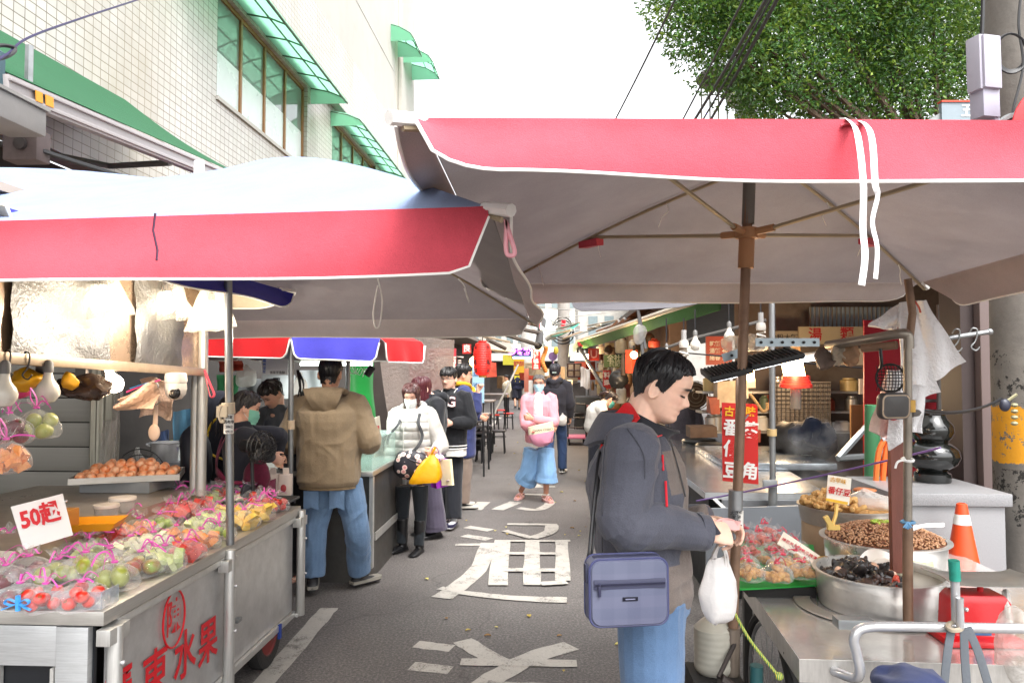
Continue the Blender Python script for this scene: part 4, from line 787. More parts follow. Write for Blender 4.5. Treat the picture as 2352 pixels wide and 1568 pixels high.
class Person:
    def __init__(s, loc, rz, h=1.72, label='', group=None, vox=.0065, skin='#d9a88e', nod=0, turn=0, roll=0, hs=1.0, eyes='open', wide=1.0, hand_scale=1.0, curlL=.5, curlR=.5, thumb=.6, hands=True, **jo):
        s.k = h/1.72; s.J = {}
        for n, v in BASE.items(): s.J[n] = Vector(v)*s.k if v is not None else None
        for n, v in jo.items():
            if n in s.J: s.J[n] = Vector(v)
        J = s.J; s.vox = vox; s.wide = wide; s.rz = rz
        s.H = MT(J['head']) @ Euler((-R(nod), R(roll), R(turn)), 'ZXY' if 0 else 'XYZ').to_matrix().to_4x4() @ Matrix.Diagonal((s.k*hs, s.k*hs, s.k*hs, 1))
        m = M(); add_head(m, s.H); k = s.k
        nb = s.H@V3((0,-.035,-.06)); nk = J['neck']; m.tube([nk+V3((0,-.0,-.06)), nk, nk.lerp(nb, .5), nb, s.H@V3((0,-.03,0))], [.07*k,.058*k,.053*k,.052*k,.045*k], 16)
        s.torso_rings(m, .86, shrink=.018)
        for S in 'LR':
            sg = -1 if S == 'L' else 1; sh, el, wr = J['sh'+S], J['el'+S], J['wr'+S]
            m.tube(spline([sh, sh.lerp(el, .5), el, el.lerp(wr, .4), wr], 3), [v*k for v in (.05,.05,.049,.047,.045,.043,.04,.041,.04,.036,.031,.027,.0255)], 12)
            d = J['hd'+S] if J['hd'+S] else (wr-el); pn = J['pn'+S] if J['pn'+S] else V3((-sg,0,0))
            dd = Vector(d).normalized(); nn = Vector(pn); nn = (nn-dd*nn.dot(dd)).normalized(); want = s.thumb_dir(S, dd, nn, jo.get('th'+S)); side = 1 if dd.cross(nn).dot(want) > 0 else -1
            if hands: add_hand(m, wr, dd, nn, side, curlL if S == 'L' else curlR, scale=k*.97*hand_scale, thumb=thumb)
            hp, kn, an = J['hip'+S], J['knee'+S], J['ank'+S]
            m.tube(spline([hp, hp.lerp(kn, .5), kn, kn.lerp(an, .35), an], 3), [v*k for v in (.082,.08,.076,.07,.064,.056,.05,.051,.052,.048,.042,.036,.034)], 12)
            fd = J['foot'+S] if J['foot'+S] else V3((sg*.15,1,0)); fd = V3((fd.x, fd.y, 0)).normalized(); s.__dict__['fd'+S] = fd
            f0 = V3((an.x, an.y, an.z-.055*k)); m.tube([f0-fd*.045*k, f0-fd*.02*k+V3((0,0,.012)), f0+fd*.06*k, f0+fd*.11*k-V3((0,0,.008)), f0+fd*.15*k-V3((0,0,.01))], [.016*k,.026*k,.027*k,.02*k,.01*k], 10)
        me = remesh(m, vox, 1, .4); s.paint(me, eyes); finish(me, skin_mat(skin))
        s.o = put(me, 'person', None, label, 'person', group)
        off = s.o.location.copy(); s.off = off   # put() moved verts by off: put them back to the local origin
        n = len(me.vertices); co = np.empty(n*3); me.vertices.foreach_get('co', co); co = co.reshape(-1,3)+np.array(off); me.vertices.foreach_set('co', co.ravel()); me.update()
        s.o.location = loc; s.o.rotation_euler = (0,0,rz)
    def thumb_dir(s, S, d, n, given):
        if given: return Vector(given)
        sg = -1 if S == 'L' else 1   # palm faces n, fingers d; thumb on the side that keeps a right hand right-handed
        return n.cross(d)*(1 if S == 'L' else -1)
    def torso_rings(s, m, z0f, shrink=0, hem=None, fat=1.0, top=True):
        J = s.J; k = s.k; Rt = (J['shR']-J['shL']).normalized(); Rp = (J['hipR']-J['hipL']).normalized(); w = s.wide
        pts = [(J['pel']+V3((0,0,-.12*k)), .15, .105, 0), (J['pel'], .168, .118, 0), (J['waist'], .150, .108, .35), (J['waist'].lerp(J['chest'], .5), .158, .112, .6), (J['chest'], .172, .12, .9), (J['chest'].lerp(J['neck'], .42), .178, .112, 1), (J['chest'].lerp(J['neck'], .72), .152, .09, 1), (J['chest'].lerp(J['neck'], .90), .098, .072, 1), (J['neck'], .062, .06, 1)]
        rr = []
        for i, (c, rx, ry, t) in enumerate(pts):
            a = pts[max(0, i-1)][0]; b = pts[min(len(pts)-1, i+1)][0]; up = (b-a).normalized(); rt = Rp.lerp(Rt, t); rt = (rt-up*rt.dot(up)).normalized(); fw = up.cross(rt)
            rr.append(ringv(c, (rx*k*w-shrink), (ry*k*w-shrink), rt, fw, 24, .9))
        m.loft(rr)
    def paint(s, me, eyes):
        co, no = mesh_np(me); Hi = np.array(s.H.inverted()); p = co@Hi[:3,:3].T+Hi[:3,3]; x, y, z = p[:,0], p[:,1], p[:,2]; ax = np.abs(x); fr = y > .045
        col = np.zeros((len(co), 4)); 
        def put_(mask, c, a=1.0):
            mask = mask*a; col[:, :3] = np.where((mask > col[:,3]*.999)[:,None], np.array(lin(c)), col[:,:3]); col[:,3] = np.maximum(col[:,3], mask)
        g = lambda cx, cz, sx, sz: np.exp(-((ax-cx)/sx)**2-((z-cz)/sz)**2)
        put_(fr*np.clip(1.6*np.exp(-(x/.020)**2-((z+.0525)/.0065)**2), 0, 1), '#b56f66', .6)
        put_(fr*np.clip(1.8*np.exp(-(x/.022)**2-((z+.0525)/.0022)**2), 0, 1), '#7a423c', .6)
        br = np.clip(1.7*g(.032, .0265, .016, .0042), 0, 1); put_(fr*br*(ax > .012), '#241c18', .92)
        if eyes == 'open':
            put_(fr*np.clip(2.2*g(.031,.005,.012,.0052), 0, 1), '#2a1b16', .9); put_(fr*(g(.031,.0035,.0095,.0035) > .45), '#d9d2cc', .95); put_(fr*(g(.031,.0035,.0042,.0042) > .4), '#1c120e', 1)
        else:
            put_(fr*np.clip(2.0*g(.031,.001-.0,.013,.0024), 0, 1), '#2a1b16', .9)
        put_(fr*np.clip(1.5*g(.009,-.0375,.004,.0025), 0, 1), '#7a4a3c', .5)
        ck = fr*np.clip(1.2*g(.042,-.022,.02,.018), 0, 1); col[:,:3] = np.where((col[:,3] < .02)[:,None], np.array(lin('#c4796a')), col[:,:3]); col[:,3] = np.where(col[:,3] < .02, ck*.22, col[:,3])
        at = me.color_attributes.new('tint', 'FLOAT_COLOR', 'POINT'); at.data.foreach_set('color', col.ravel().astype(np.float32))
    def part(s, m, name, mats, vox=None, sm=2, wr=0, wf=9, wz=1.0, label=None, seed=0, parent=None):
        me = remesh(m, vox or s.vox, sm) if vox != 0 else m.mesh(name, mats)
        if vox != 0:
            if wr:
                co, no = mesh_np(me); q = co*np.array([1,1,wz]); a = nz(q+.25*np.stack([nz(co,4,seed+5),nz(co,4,seed+6),nz(co,4,seed+7)],1)/max(1,wf*.12), wf, seed); b = nz(q, wf*2.3, seed+1)
                d = (1-np.abs(a)*2.2)*.7+.3*b; d = np.clip(d, -1, 1); me.vertices.foreach_set('co', (co+no*(wr*d)[:,None]).ravel()); me.update()
            finish(me, mats)
        me.name = name; o = bpy.data.objects.new(name, me); COL.objects.link(o); o.parent = parent or s.o
        if label: o['label'] = label
        return o
    def jacket(s, mat, hem=.86, fat=.028, sleeve=.066, cuff=.042, hemr=None, wr=.006, wf=10, name='jacket', collar=True, hood=None, wz=.8, zshort=None, seed=1, puff=0, collar_h=.05, elbow=None):
        J, k, w = s.J, s.k, s.wide; m = M(); Rt = (J['shR']-J['shL']).normalized(); Rp = (J['hipR']-J['hipL']).normalized(); hr = hemr or (.185, .135)
        hc = J['pel']+V3((0,0,hem*k-J['pel'].z)); 
        pts = [(hc, hr[0]-.012, hr[1]-.012, 0), (hc+V3((0,0,.03)), hr[0], hr[1], 0), (J['pel'].lerp(J['waist'], .3) if J['pel'].z > hc.z+.05 else hc.lerp(J['waist'], .4), hr[0], hr[1], .1), (J['waist'], .158+fat, .114+fat, .35), (J['waist'].lerp(J['chest'], .5), .164+fat, .118+fat, .6), (J['chest'], .176+fat, .124+fat, .9), (J['chest'].lerp(J['neck'], .42), .180+fat*.7, .116+fat*.9, 1), (J['chest'].lerp(J['neck'], .72), .158+fat*.3, .094+fat*.6, 1), (J['chest'].lerp(J['neck'], .92), .095+fat*.2, .075+fat*.3, 1), (J['neck']+V3((0,0,.0)), .07+fat*.15, .067+fat*.15, 1)]
        rr = []
        for i, (c, rx, ry, t) in enumerate(pts):
            a = pts[max(0, i-1)][0]; b = pts[min(len(pts)-1, i+1)][0]; up = (b-a).normalized(); rt = Rp.lerp(Rt, t); rt = (rt-up*rt.dot(up)).normalized(); fw = up.cross(rt); rr.append(ringv(c, rx*k*w, ry*k*w, rt, fw, 26, .92))
        m.loft(rr)
        for S in 'LR':
            sh, el, wr_ = J['sh'+S], J['el'+S], J['wr'+S]; e0 = el.lerp(wr_, .93); n = 13
            inw = sh.lerp(J['chest'], .25); pl = spline([inw, sh, sh.lerp(el, .5), el, el.lerp(e0, .5), e0], 4); N = len(pl); rs = []
            for i in range(N):
                t = i/(N-1); rs.append((sleeve*(1.12-.1*t/.5) if t < .6 else sleeve*1.02+(cuff-sleeve*1.02)*((t-.6)/.4)**1.2)*k*(1+(puff*abs(sin(t*14)) if puff else 0)))
            m.tube(pl, rs, 16); m.tube([pl[-1], pl[-1].lerp(wr_, .5) if 0 else pl[-1]+(wr_-el).normalized()*.012], cuff*k*1.04, 14)
        if collar: m.tube([J['neck']+V3((0,0,-.01)), J['neck'].lerp(J['head'], .12), J['neck'].lerp(J['head'], .12)+V3((0,-.004,collar_h*.5))], [.074*k,.076*k,.074*k], 18)
        o = s.part(m, name, mat, None, 3, wr, wf, wz, seed=seed); s.jk = o
        if hood: 
            q = M(); c = J['neck']+V3((0,-.075*k,.0)); q.tube(spline([J['neck']+V3((-.095,.03,.02))*k*1.0, J['neck']+V3((-.10,-.05,.03)), J['neck']+V3((-.055,-.115,.005)), J['neck']+V3((0,-.13,-.02)), J['neck']+V3((.055,-.115,.005)), J['neck']+V3((.10,-.05,.03)), J['neck']+V3((.095,.03,.02))], 4), [.022]+[.03]*4+[.042]*16+[.03]*3+[.022], 12)
            q.ell(J['neck']+V3((0,-.115,-.055))*1.0, (.085,.04,.085)); s.part(q, 'hood', hood, None, 2, wr*.8, 12, 1, seed=seed+3)
        return o
    def trousers(s, mat, thigh=.092, knee=.072, cuff=.062, end=0.0, wr=.006, wf=9, top=.06, hipw=.172, hipd=.125, name='trousers', wz=.7, seed=4):
        J, k, w = s.J, s.k, s.wide; m = M(); rt = (J['hipR']-J['hipL']).normalized(); fw = V3((0,0,1)).cross(rt)
        m.loft([ringv(J['pel']+V3((0,0,z*k)), rx*k*w, ry*k*w, rt, fw, 24) for z, rx, ry in ((-.13,.12,.085),(-.08,hipw,hipd),(-.02,hipw,hipd),(top,hipw*.93,hipd*.93))])
        for S in 'LR':
            hp, kn, an = J['hip'+S], J['knee'+S], J['ank'+S]; e = kn.lerp(an, 1-end) if end < 1 else hp.lerp(kn, 2-end); 
            if end < 1: pl = spline([hp, hp.lerp(kn, .5), kn, kn.lerp(e, .5), e], 4); N = len(pl); rs = [(thigh+(knee-thigh)*min(1, 2*i/(N-1)) if i < N/2 else knee+(cuff-knee)*(2*i/(N-1)-1))*k for i in range(N)]
            else: pl = [hp.lerp(e, i/8) for i in range(9)]; rs = [(thigh+(cuff-thigh)*i/8)*k for i in range(9)]
            m.tube(pl, rs, 18)
        return s.part(m, name, mat, None, 2, wr, wf, wz, seed=seed)
    def shoes(s, mat, sole=None, style='sneaker', hgt=0):
        J, k = s.J, s.k
        for S in 'LR':
            an = J['ank'+S]; fd = s.__dict__['fd'+S]; g = V3((an.x, an.y, an.z-.085*k)); rt = V3((fd.y,-fd.x,0)); m = M()
            prof = [(-.075,.028,.05),(-.055,.036,.075),(-.01,.039,.078),(.04,.040,.068),(.09,.044,.056),(.14,.045,.046),(.175,.038,.036),(.198,.018,.022)]
            rr = [[g+fd*t*k+rt*w*k*cos(a)*1.0+V3((0,0,max(.008, (hh*.5+hh*.5*sin(a)))*k)) for a in [2*pi*i/16 for i in range(16)]] for t, w, hh in prof]; m.loft(rr)
            if style == 'boot': m.tube([g+fd*-.02*k+V3((0,0,.05*k)), g-fd*.018*k+V3((0,0,.12*k)), g-fd*.012*k+V3((0,0,hgt*k))], [.043*k,.05*k,.058*k], 16)
            elif style == 'sneaker': m.tube([g-fd*.02*k+V3((0,0,.05*k)), g-fd*.02*k+V3((0,0,.1*k))], [.04*k,.042*k], 14)
            o = s.part(m, 'boot' if style == 'boot' else 'shoe', mat, .006, 2, .002 if style == 'boot' else 0, 20)
            q = M(); sp = [(t, w+.004, 0) for t, w, hh in prof]; L = [g+fd*t*k+rt*w*k for t, w, _ in sp]; Rr = [g+fd*t*k-rt*w*k for t, w, _ in sp][::-1]; q.prism([v+V3((0,0,.024*k if sole else .012)) for v in (Rr[::-1]+L[::-1])], .022*k if sole else .01)
            s.part(q, 'sole', sole or BLACKP, 0, parent=o)
    def hair(s, hexc, style='short', length=0, thick=.014, seed=0, locks=260, part_x=.0, fringe=.062, lockw=.005, back=-.062, sideb=.0):
        nu, nv = 72, 30; vs_o = []; rd = random.Random(seed)
        def ze(a):
            d = abs((a+pi) % (2*pi)-pi)   # 0 front .. pi back
            if style == 'short': z = np.interp(d, [0,.55,.85,1.15,1.35,1.75,2.0,2.4,pi], [fringe,fringe-.003,fringe-.014,.046,-.002-sideb,.016,-.016,back,back-.008])
            elif style == 'tied': z = np.interp(d, [0,.6,.95,1.2,1.5,1.9,2.3,pi], [.068,.066,.05,.022,.0,-.005,-.05,-.07])
            else: z = np.interp(d, [0,.45,.75,.95,1.2,1.6,pi], [fringe,fringe,.045,-.0-length*.5,-length*.9,-length,-length*1.03])
            return z + .004*sin(a*13+seed)+.003*sin(a*29)
        def hp(a, v, off):
            z1 = ze(a); z = .1165-(.1165-z1)*v**.8 if 1 else 0
            zc = max(z, -.03); x, y = head_pt(np.array([a]), np.array([min(zc, .1164)]), 0); x, y = float(x[0]), float(y[0])
            d = V3((x, y, max(0, zc)*.9)); d = d.normalized() if d.length > 1e-6 else V3((0,0,1)); 
            front = max(0, cos(a)); top = max(0, min(1, (zc-.03)/.07)); t = off*(.5+.62*top-.25*front)*(1 if style != 'short' else (.35+.75*max(top, min(1, (zc+.04)/.09))))
            if z < -.03: # hanging part: falls nearly straight, closes in slightly
                f = min(1, (-.03-z)/.25); x *= 1.02+.10*f*(-1 if y < 0 else 0)*.3; y = y*(1-.05*f) if y > 0 else y*(1-.12*f); 
            t *= 1+.16*sin(a*23+seed+3*v)+.12*sin(a*41+2*seed)
            return s.H@(V3((x, y, z))+d*t+V3((0,0,.002*sin(a*17))))
        m = M(); A = [[hp(2*pi*i/nu, max(.012, j/nv), thick) for i in range(nu)] for j in range(nv+1)]; B = [[hp(2*pi*i/nu, max(.012, j/nv), -.004) for i in range(nu)] for j in range(nv+1)]
        m.loft(A+B[::-1], cap=True); 
        for i in range(locks):
            a = rd.uniform(0, 2*pi); v0 = rd.uniform(.05,.72); v1 = min(1.015, v0+rd.uniform(.25,.5)); da = rd.uniform(-.12,.12); pts = [hp(a+da*q, v0+(v1-v0)*q, thick*(.92+.14*sin(pi*q)*rd.random())+(.0015 if q == 1 else 0)) for q in (0,.3,.6,.85,1)]
            L_ = lockw*s.k*rd.uniform(.6,1.4); m.tube(pts, [L_*.4,L_,L_,L_*.7,L_*.15], 5, flat=.5)
        return s.part(m, 'hair', hair_mat(hexc), 0)
    def ponytail(s, hexc, base, pts, r=.03):
        m = M(); rd = random.Random(3); P_ = [s.H@Vector(p) for p in pts]; sp = spline(P_, 5); m.tube(sp, [r*s.k*(.6+.9*sin(pi*min(1, .15+i/len(sp)))**.8)*(1-.5*i/len(sp)) for i in range(len(sp))], 12)
        for i in range(40):
            o = V3((rd.gauss(0,.5), rd.gauss(0,.5), rd.gauss(0,.3)))*r*s.k; m.tube([p+o*(.5+.9*j/len(P_)) for j, p in enumerate(P_)]+[P_[-1]+o*1.5+V3((0,0,-.03))], [.004]*len(P_)+[.001], 4)
        s.part(m, 'ponytail', hair_mat(hexc), 0)
    def mask(s, hexc='#dfe6ea', strap=True):
        m = M()
        def fn(u, v):
            a = (u-.5)*2.75; z = -.112+.108*v; zc = z; x, y = head_pt(np.array([a]), np.array([max(zc, -.095)]), .006); x, y = float(x[0]), float(y[0]); nb_ = .020*math.exp(-(a/.33)**2)*(.25+.75*sin(pi*min(1, .1+v*.95))) if 1 else 0
            return s.H@V3((x, y+nb_+.0015*sin(v*26), z))
        m.slab(fn, 22, 18, .0016); o = s.part(m, 'face_mask', mt(hexc, .75, 0, .04, 30), 0)
        q = M()
        for sg in (-1,1):
            e = s.H@V3((sg*.078,-.022,.004)); q2 = [s.H@V3((sg*.062,.045,-.012)), s.H@V3((sg*.076,.0,.018)), e, s.H@V3((sg*.072,-.01,-.04)), s.H@V3((sg*.055,.045,-.085))]; q.tube(spline(q2, 4), .0016, 4)
        s.part(q, 'ear_loops', mt('#d8dcdf', .6), 0, parent=o)
    def glasses(s, hexc='#6b6a68', r=.021):
        m = M()
        for sg in (-1,1):
            m.tube([s.H@V3((sg*.032+r*cos(t)*1.1, .101-.012*abs(cos(t))*.3-.25*abs(sg*.032+r*cos(t)-sg*.0)*.25, .004+r*sin(t))) for t in [2*pi*i/20 for i in range(20)]], .0014, 4, closed=True); m.tube([s.H@V3((sg*.055,.09,.008)), s.H@V3((sg*.077,.02,.010)), s.H@V3((sg*.079,-.02,.004))], .0014, 4)
        m.tube([s.H@V3((-.010,.104,.008)), s.H@V3((0,.108,.010)), s.H@V3((.010,.104,.008))], .0014, 4)
        s.part(m, 'glasses', mt(hexc, .3, .6), 0)
    def W(s, v): return MT(s.o.location)@Matrix.Rotation(s.rz, 4, 'Z')@Vector(v)
    def lp(s, w): return (MT(s.o.location)@Matrix.Rotation(s.rz, 4, 'Z')).inverted()@Vector(w)
# ================================================================ THE PEOPLE IN THE PHOTO
def at(x, d): v = P(x, 850, d); return V3((v.x, v.y, 0))
def loc_fn(loc, rz):
    inv = (MT(loc)@Matrix.Rotation(rz, 4, 'Z')).inverted(); return lambda x, y, d: inv@P(x, y, d)
JEAN = cloth('#557092', 500, .22, .85, .25); JEAN2 = cloth('#647f9f', 500, .22, .85, .25); BLK = cloth('#1d1d21', 300, .2)
# ---- 1 near man in the grey jacket
L0 = at(1478, 2.43); rz0 = R(-90); q = loc_fn(L0, rz0); k = 1.017
J = dict(pel=q(1492,1345,2.43), waist=q(1474,1255,2.43), chest=q(1462,1120,2.43), neck=q(1462,985,2.43), head=q(1519,891,2.43),
  shR=q(1450,1028,2.255), shL=q(1462,1028,2.60), elR=q(1432,1200,2.20), elL=q(1470,1205,2.66), wrR=q(1622,1222,2.27), wrL=q(1628,1198,2.50),
  hipR=q(1495,1372,2.345), hipL=q(1495,1372,2.515), kneeR=q(1497,1680,2.33), kneeL=q(1512,1680,2.53), ankR=q(1490,1960,2.33), ankL=q(1502,1960,2.53))
J['hdR'] = V3((-.42, .84, -.12)); J['hdL'] = V3((.25,.9,-.1)); J['pnR'] = V3((-.75,-.2,-.62)); J['pnL'] = V3((.55,-.15,-.8))
A1 = Person(L0, rz0, 1.75, 'man in a dark grey jacket looking down at his hands beside the right table', None, .0042, '#f0c6ae', nod=20, turn=-16, eyes='down', hs=.915, curlR=.62, curlL=.55, thumb=.9, **J)
SLATE = cloth('#4a4b55', 260, .14, .8, .2); TAUPE = cloth('#6a605a', 260, .14, .8, .2)
jk = A1.jacket([SLATE, TAUPE], hem=.935/k, fat=.034, sleeve=.074, cuff=.053, hemr=(.19,.136), wr=.011, wf=7, seed=3, collar=False)
co, _ = mesh_np(jk.data); pc = np.empty(len(jk.data.polygons)*3); jk.data.polygons.foreach_get('center', pc); pc = pc.reshape(-1,3)
yth = q(1510,1100,2.43).y; front = (pc[:,1] > yth-.02*np.sin(pc[:,2]*9)) & (np.abs(pc[:,0]) < .165) & (pc[:,2] < 1.43) & ((pc[:,2] > 1.3) | (pc[:,2] < 1.08) | (np.abs(pc[:,0]) < .115)); mi = front.astype(np.int32); jk.data.polygons.foreach_set('material_index', mi); jk.data.update()
co, no = mesh_np(jk.data); dw = np.zeros(len(co))
for S in 'RL':
    e_ = np.array(A1.J['el'+S]); c2 = (co-e_)*np.array([4,13,13]); rd_ = np.stack([c2[:,0], c2[:,1]-c2[:,2], .35*(c2[:,1]+c2[:,2])], 1); dw += np.exp(-(np.linalg.norm(co-e_, axis=1)/.13)**2)*.011*(1-2.2*np.abs(nz(rd_, 1, 9)))
dw += .006*np.exp(-((co[:,2]-1.02)/.08)**2)*(1-2*np.abs(nz(co*np.array([2,2,5]), 4, 12))); jk.data.vertices.foreach_set('co', (co+no*dw[:,None]).ravel()); jk.data.update()
kl = q
m = M(); NK = A1.J['neck']; HD = A1.J['head']
cr = []
for z_, rx, ry, sh in ((-.04,.092,.09,-.0),(.005,.083,.082,.012),(.035,.076,.077,.028),(.055,.075,.079,.036)): cr.append((z_, rx, ry, sh))
def colf(u, v):
    a = 2*pi*u+pi/2; i = v*3; j = min(2, int(i)); f = i-j; z_, rx, ry, sh = [cr[j][n]+(cr[j+1][n]-cr[j][n])*f for n in range(4)]
    c_ = NK+V3((0, sh+.006, z_+.018-.085*(.5+.5*sin(a))*(.35+.65*v))); op = .02*(1-abs(2*u-1))*0; return c_+V3((rx*cos(a)*(1+.12*v*max(0, sin(a))), ry*sin(a)*(1+.25*max(0, sin(a))*v), 0))
m.slab(colf, 40, 8, .007); A1.part(m, 'collar', cloth('#2b2b30', 260), 0)
m = M(); REDL = cloth('#c8161d', 300)   # hood lying on the back: grey outside, red lining
def hoodf(u, v):
    a = pi*(1.0*u)+pi; r1 = .083+.022*v; 
    return NK+V3((r1*cos(a)*1.15, -.02+r1*sin(a)*1.0-.03*v, 0.04-.085*v**1.4+.014*sin(u*9)*v))
m.slab(hoodf, 26, 10, .02); A1.part(m, 'hood', SLATE, 0)
m = M(); la, lb2, lc, ld = kl(1388,1012,2.37), kl(1404,948,2.40), kl(1446,922,2.42), kl(1466,958,2.34); m.slab(lambda u, v: la.lerp(lb2, v).lerp(ld.lerp(lc, v), u)+V3((.012*sin(3*u),0,.006*sin(7*u+3*v))), 10, 8, .012); m.tube(spline([kl(1384,1020,2.36), kl(1378,1050,2.36), kl(1376,1085,2.37)], 4), .006, 6); A1.part(m, 'hood_lining', REDL, 0)
m = M(); REDZ = mt('#cc2030', .5)
def onj(pts, w, name, mat, off=.004):   # strip laid on the jacket surface, pixels given on the near side
    from mathutils.bvhtree import BVHTree
    bv = BVHTree.FromPolygons([v.co for v in jk.data.vertices], [p.vertices for p in jk.data.polygons]); o_ = []
    inv = (MT(A1.o.location)@Matrix.Rotation(rz0, 4, 'Z')).inverted(); oc = inv@CAM
    for x, y in pts:
        d = ((inv@P(x, y, 2.5))-oc).normalized(); h = bv.ray_cast(oc, d)
        if h[0]: o_.append(h[0]+h[1]*off)
    if len(o_) > 1: m2 = M(); m2.tube(spline(o_, 5), w, 6, flat=.8); A1.part(m2, name, mat, 0)
onj([(1519,1045),(1521,1080)], .0035, 'zip', REDZ); onj([(1527,1105),(1530,1165)], .004, 'zip', REDZ); onj([(1538,1012),(1545,1040),(1558,1085),(1572,1140)], .0025, 'zip', mt('#2e2b2b', .5)); onj([(1509,1003),(1518,1001),(1530,996)], .003, 'piping', REDZ)
onj([(1545,990),(1552,984)], .003, 'piping', REDZ); onj([(1472,1290),(1474,1330),(1473,1372)], .002, 'seam', mt('#303138', .8)); onj([(1440,985),(1462,1015),(1478,1050),(1480,1100)], .0015, 'seam', mt('#33343b', .8)); onj([(1395,1000),(1388,1080),(1385,1180),(1386,1290)], .0015, 'seam', mt('#33343b', .8))
for S in 'RL':
    w_, e_ = A1.J['wr'+S], A1.J['el'+S]; dd = (w_-e_).normalized(); m = M(); m.tube([w_-dd*.035, w_-dd*.0, w_-dd*.0], [.055,.054,.044], 18); A1.part(m, 'cuff', SLATE if S == 'R' else TAUPE, 0)
A1.trousers(JEAN, .108, .086, .08, wr=.006, wf=8, hipw=.18, hipd=.135, top=.03); A1.shoes(BLACKP, mt('#d8d5d0', .6))
A1.hair('#141214', 'short', thick=.0185, seed=2, locks=620, fringe=.082, lockw=.0028, back=-.05, sideb=.012)
for sg in (-1,1): m = M(); m.tube(spline([A1.H@V3((sg*.013,.099,.024)), A1.H@V3((sg*.032,.101,.031)), A1.H@V3((sg*.052,.086,.026))], 4), [.003,.004,.005,.005,.005,.0045,.004,.003,.001], 6, flat=.8); A1.part(m, 'eyebrow', hair_mat('#1a1615'), 0)
for sg in (-1,1): m = M(); m.tube(spline([A1.H@V3((sg*.019,.086,.001)), A1.H@V3((sg*.031,.0885,-.001)), A1.H@V3((sg*.045,.079,.001))], 4), [.0016]*4+[.0028]*4+[.0016], 6); A1.part(m, 'eyelash', hair_mat('#141010'), 0)
# shoulder bag
bagm = NT('bag_leather'); f = bagm.noise(3, 3, .5); g = bagm.noise(300, 2, .5); sx = bagm.add('SeparateXYZ'); bagm.ln(bagm.tc.outputs['Object'], sx.inputs[0]); mr = bagm.add('MapRange'); mr.inputs['From Min'].default_value = .0; mr.inputs['From Max'].default_value = .19; bagm.ln(sx.outputs['Z'], mr.inputs[0])
wv = bagm.add('TexWave', bands_direction='X'); wv.inputs['Scale'].default_value = 4.2; bagm.ln(bagm.tc.outputs['Object'], wv.inputs['Vector']); wv2 = bagm.add('TexWave', bands_direction='Z'); wv2.inputs['Scale'].default_value = 5; bagm.ln(bagm.tc.outputs['Object'], wv2.inputs['Vector'])
base = bagm.ramp(f, [(.3, lin('#51566c')), (.7, lin('#62677b'))]); base = bagm.mix(.3, base, bagm.ramp(wv.outputs['Fac'], [(.4, lin('#4c4f64')), (.6, lin('#5c5e72'))])); base = bagm.mix(.2, base, bagm.ramp(wv2.outputs['Fac'], [(.4, lin('#494c60')), (.6, lin('#605e72'))])); bagm.ln(base, bagm.b.inputs['Base Color']); bagm.b.inputs['Roughness'].default_value = .42; bagm.bump(g, .15, .002)
bc = P(1438,1352,2.10); bf = frame(bc, (_r+_f*.12), (0,0,1)); sb = thing('shoulder_bag', bc-V3((0,0,.1)), 'blue shoulder bag with front zip pocket hanging at the man\'s hip', 'bag')
def bagbox(w, h, t, r, n=6):
    m = M(); out = []
    for cx_, cy2, a0 in ((w/2-r,h/2-r,0),(-w/2+r,h/2-r,90),(-w/2+r,-h/2+r,180),(w/2-r,-h/2+r,270)):
        for i in range(n+1): a = R(a0+90*i/n); out.append((cx_+r*cos(a), cy2+r*sin(a)))
    m.loft([[V3((x*s_, y*s_, z)) for x, y in out] for s_, z in ((.0,-t/2),(.93,-t/2),(.985,-t/2+.008),(1,-t/2+.02),(1,t/2-.02),(.985,t/2-.008),(.93,t/2),(.5,t/2+.004),(.0,t/2+.004))], cap=False); return m, out
bw_, bh_ = .228, .187
m, out = bagbox(bw_, bh_, .075, .03); m.xf(bf).build('body', bagm.m, sb)
m = M(); m.tube([bf@V3((x*.985, y*.985, .03)) for x, y in out], .0035, 6, closed=True); m.tube([bf@V3((x*.985, y*.985, -.03)) for x, y in out], .0035, 6, closed=True); m.build('piping', mt('#3a3d62', .5), sb)
DBL = mt('#34364c', .5); m = M(); m.box((0,.026,.039), (.205,.026,.008)); m.xf(bf).build('pocket_band', DBL, sb, bev=.002)
m = M(); m.box((0,.026,.0445), (.2,.0045,.004)); m.xf(bf).build('zip', mt('#1f2036', .35, .3), sb)
m = M(); m.box((-.088,.012,.046), (.008,.034,.006)); m.tube([(-.088,.03,.046),(-.088,.026,.05)], .004, 6); m.xf(bf).build('zip_pull', mt('#23243c', .4), sb, bev=.001)
m = M(); m.box((0,-.015,.042), (.044,.011,.004)); m.xf(bf).build('logo_plate', mt('#1c1d2a', .3, .5), sb, bev=.001); m = M(); m.box((0,-.015,.0445), (.028,.003,.0008)); m.xf(bf).build('plate_mark', mt('#8a8ca8', .3, .6), sb)
m = M(); m.box((0,bh_/2-.004,0), (.19,.01,.03)); m.xf(bf).build('top_zip', DBL, sb, bev=.003)
for sg in (-1,1): m = M(); m.box((sg*bw_/2*.99,.05,0), (.014,.05,.03)); m.xf(bf).build('strap_tab', DBL, sb, bev=.003)
for dx, dd in ((0,0),(7,.03)):
    m = M(); m.tube(spline([bf@V3((-bw_/2-.002,.07,-.01+.012*(dx > 0))), P(1352+dx,1270,2.16+dd), P(1360+dx,1190,2.2+dd), P(1368+dx,1110,2.25+dd), P(1378+dx,1040,2.34+dd), P(1404+dx,985,2.48)], 6), .0045, 6, flat=.6); m.build('strap', BLACKP, sb)
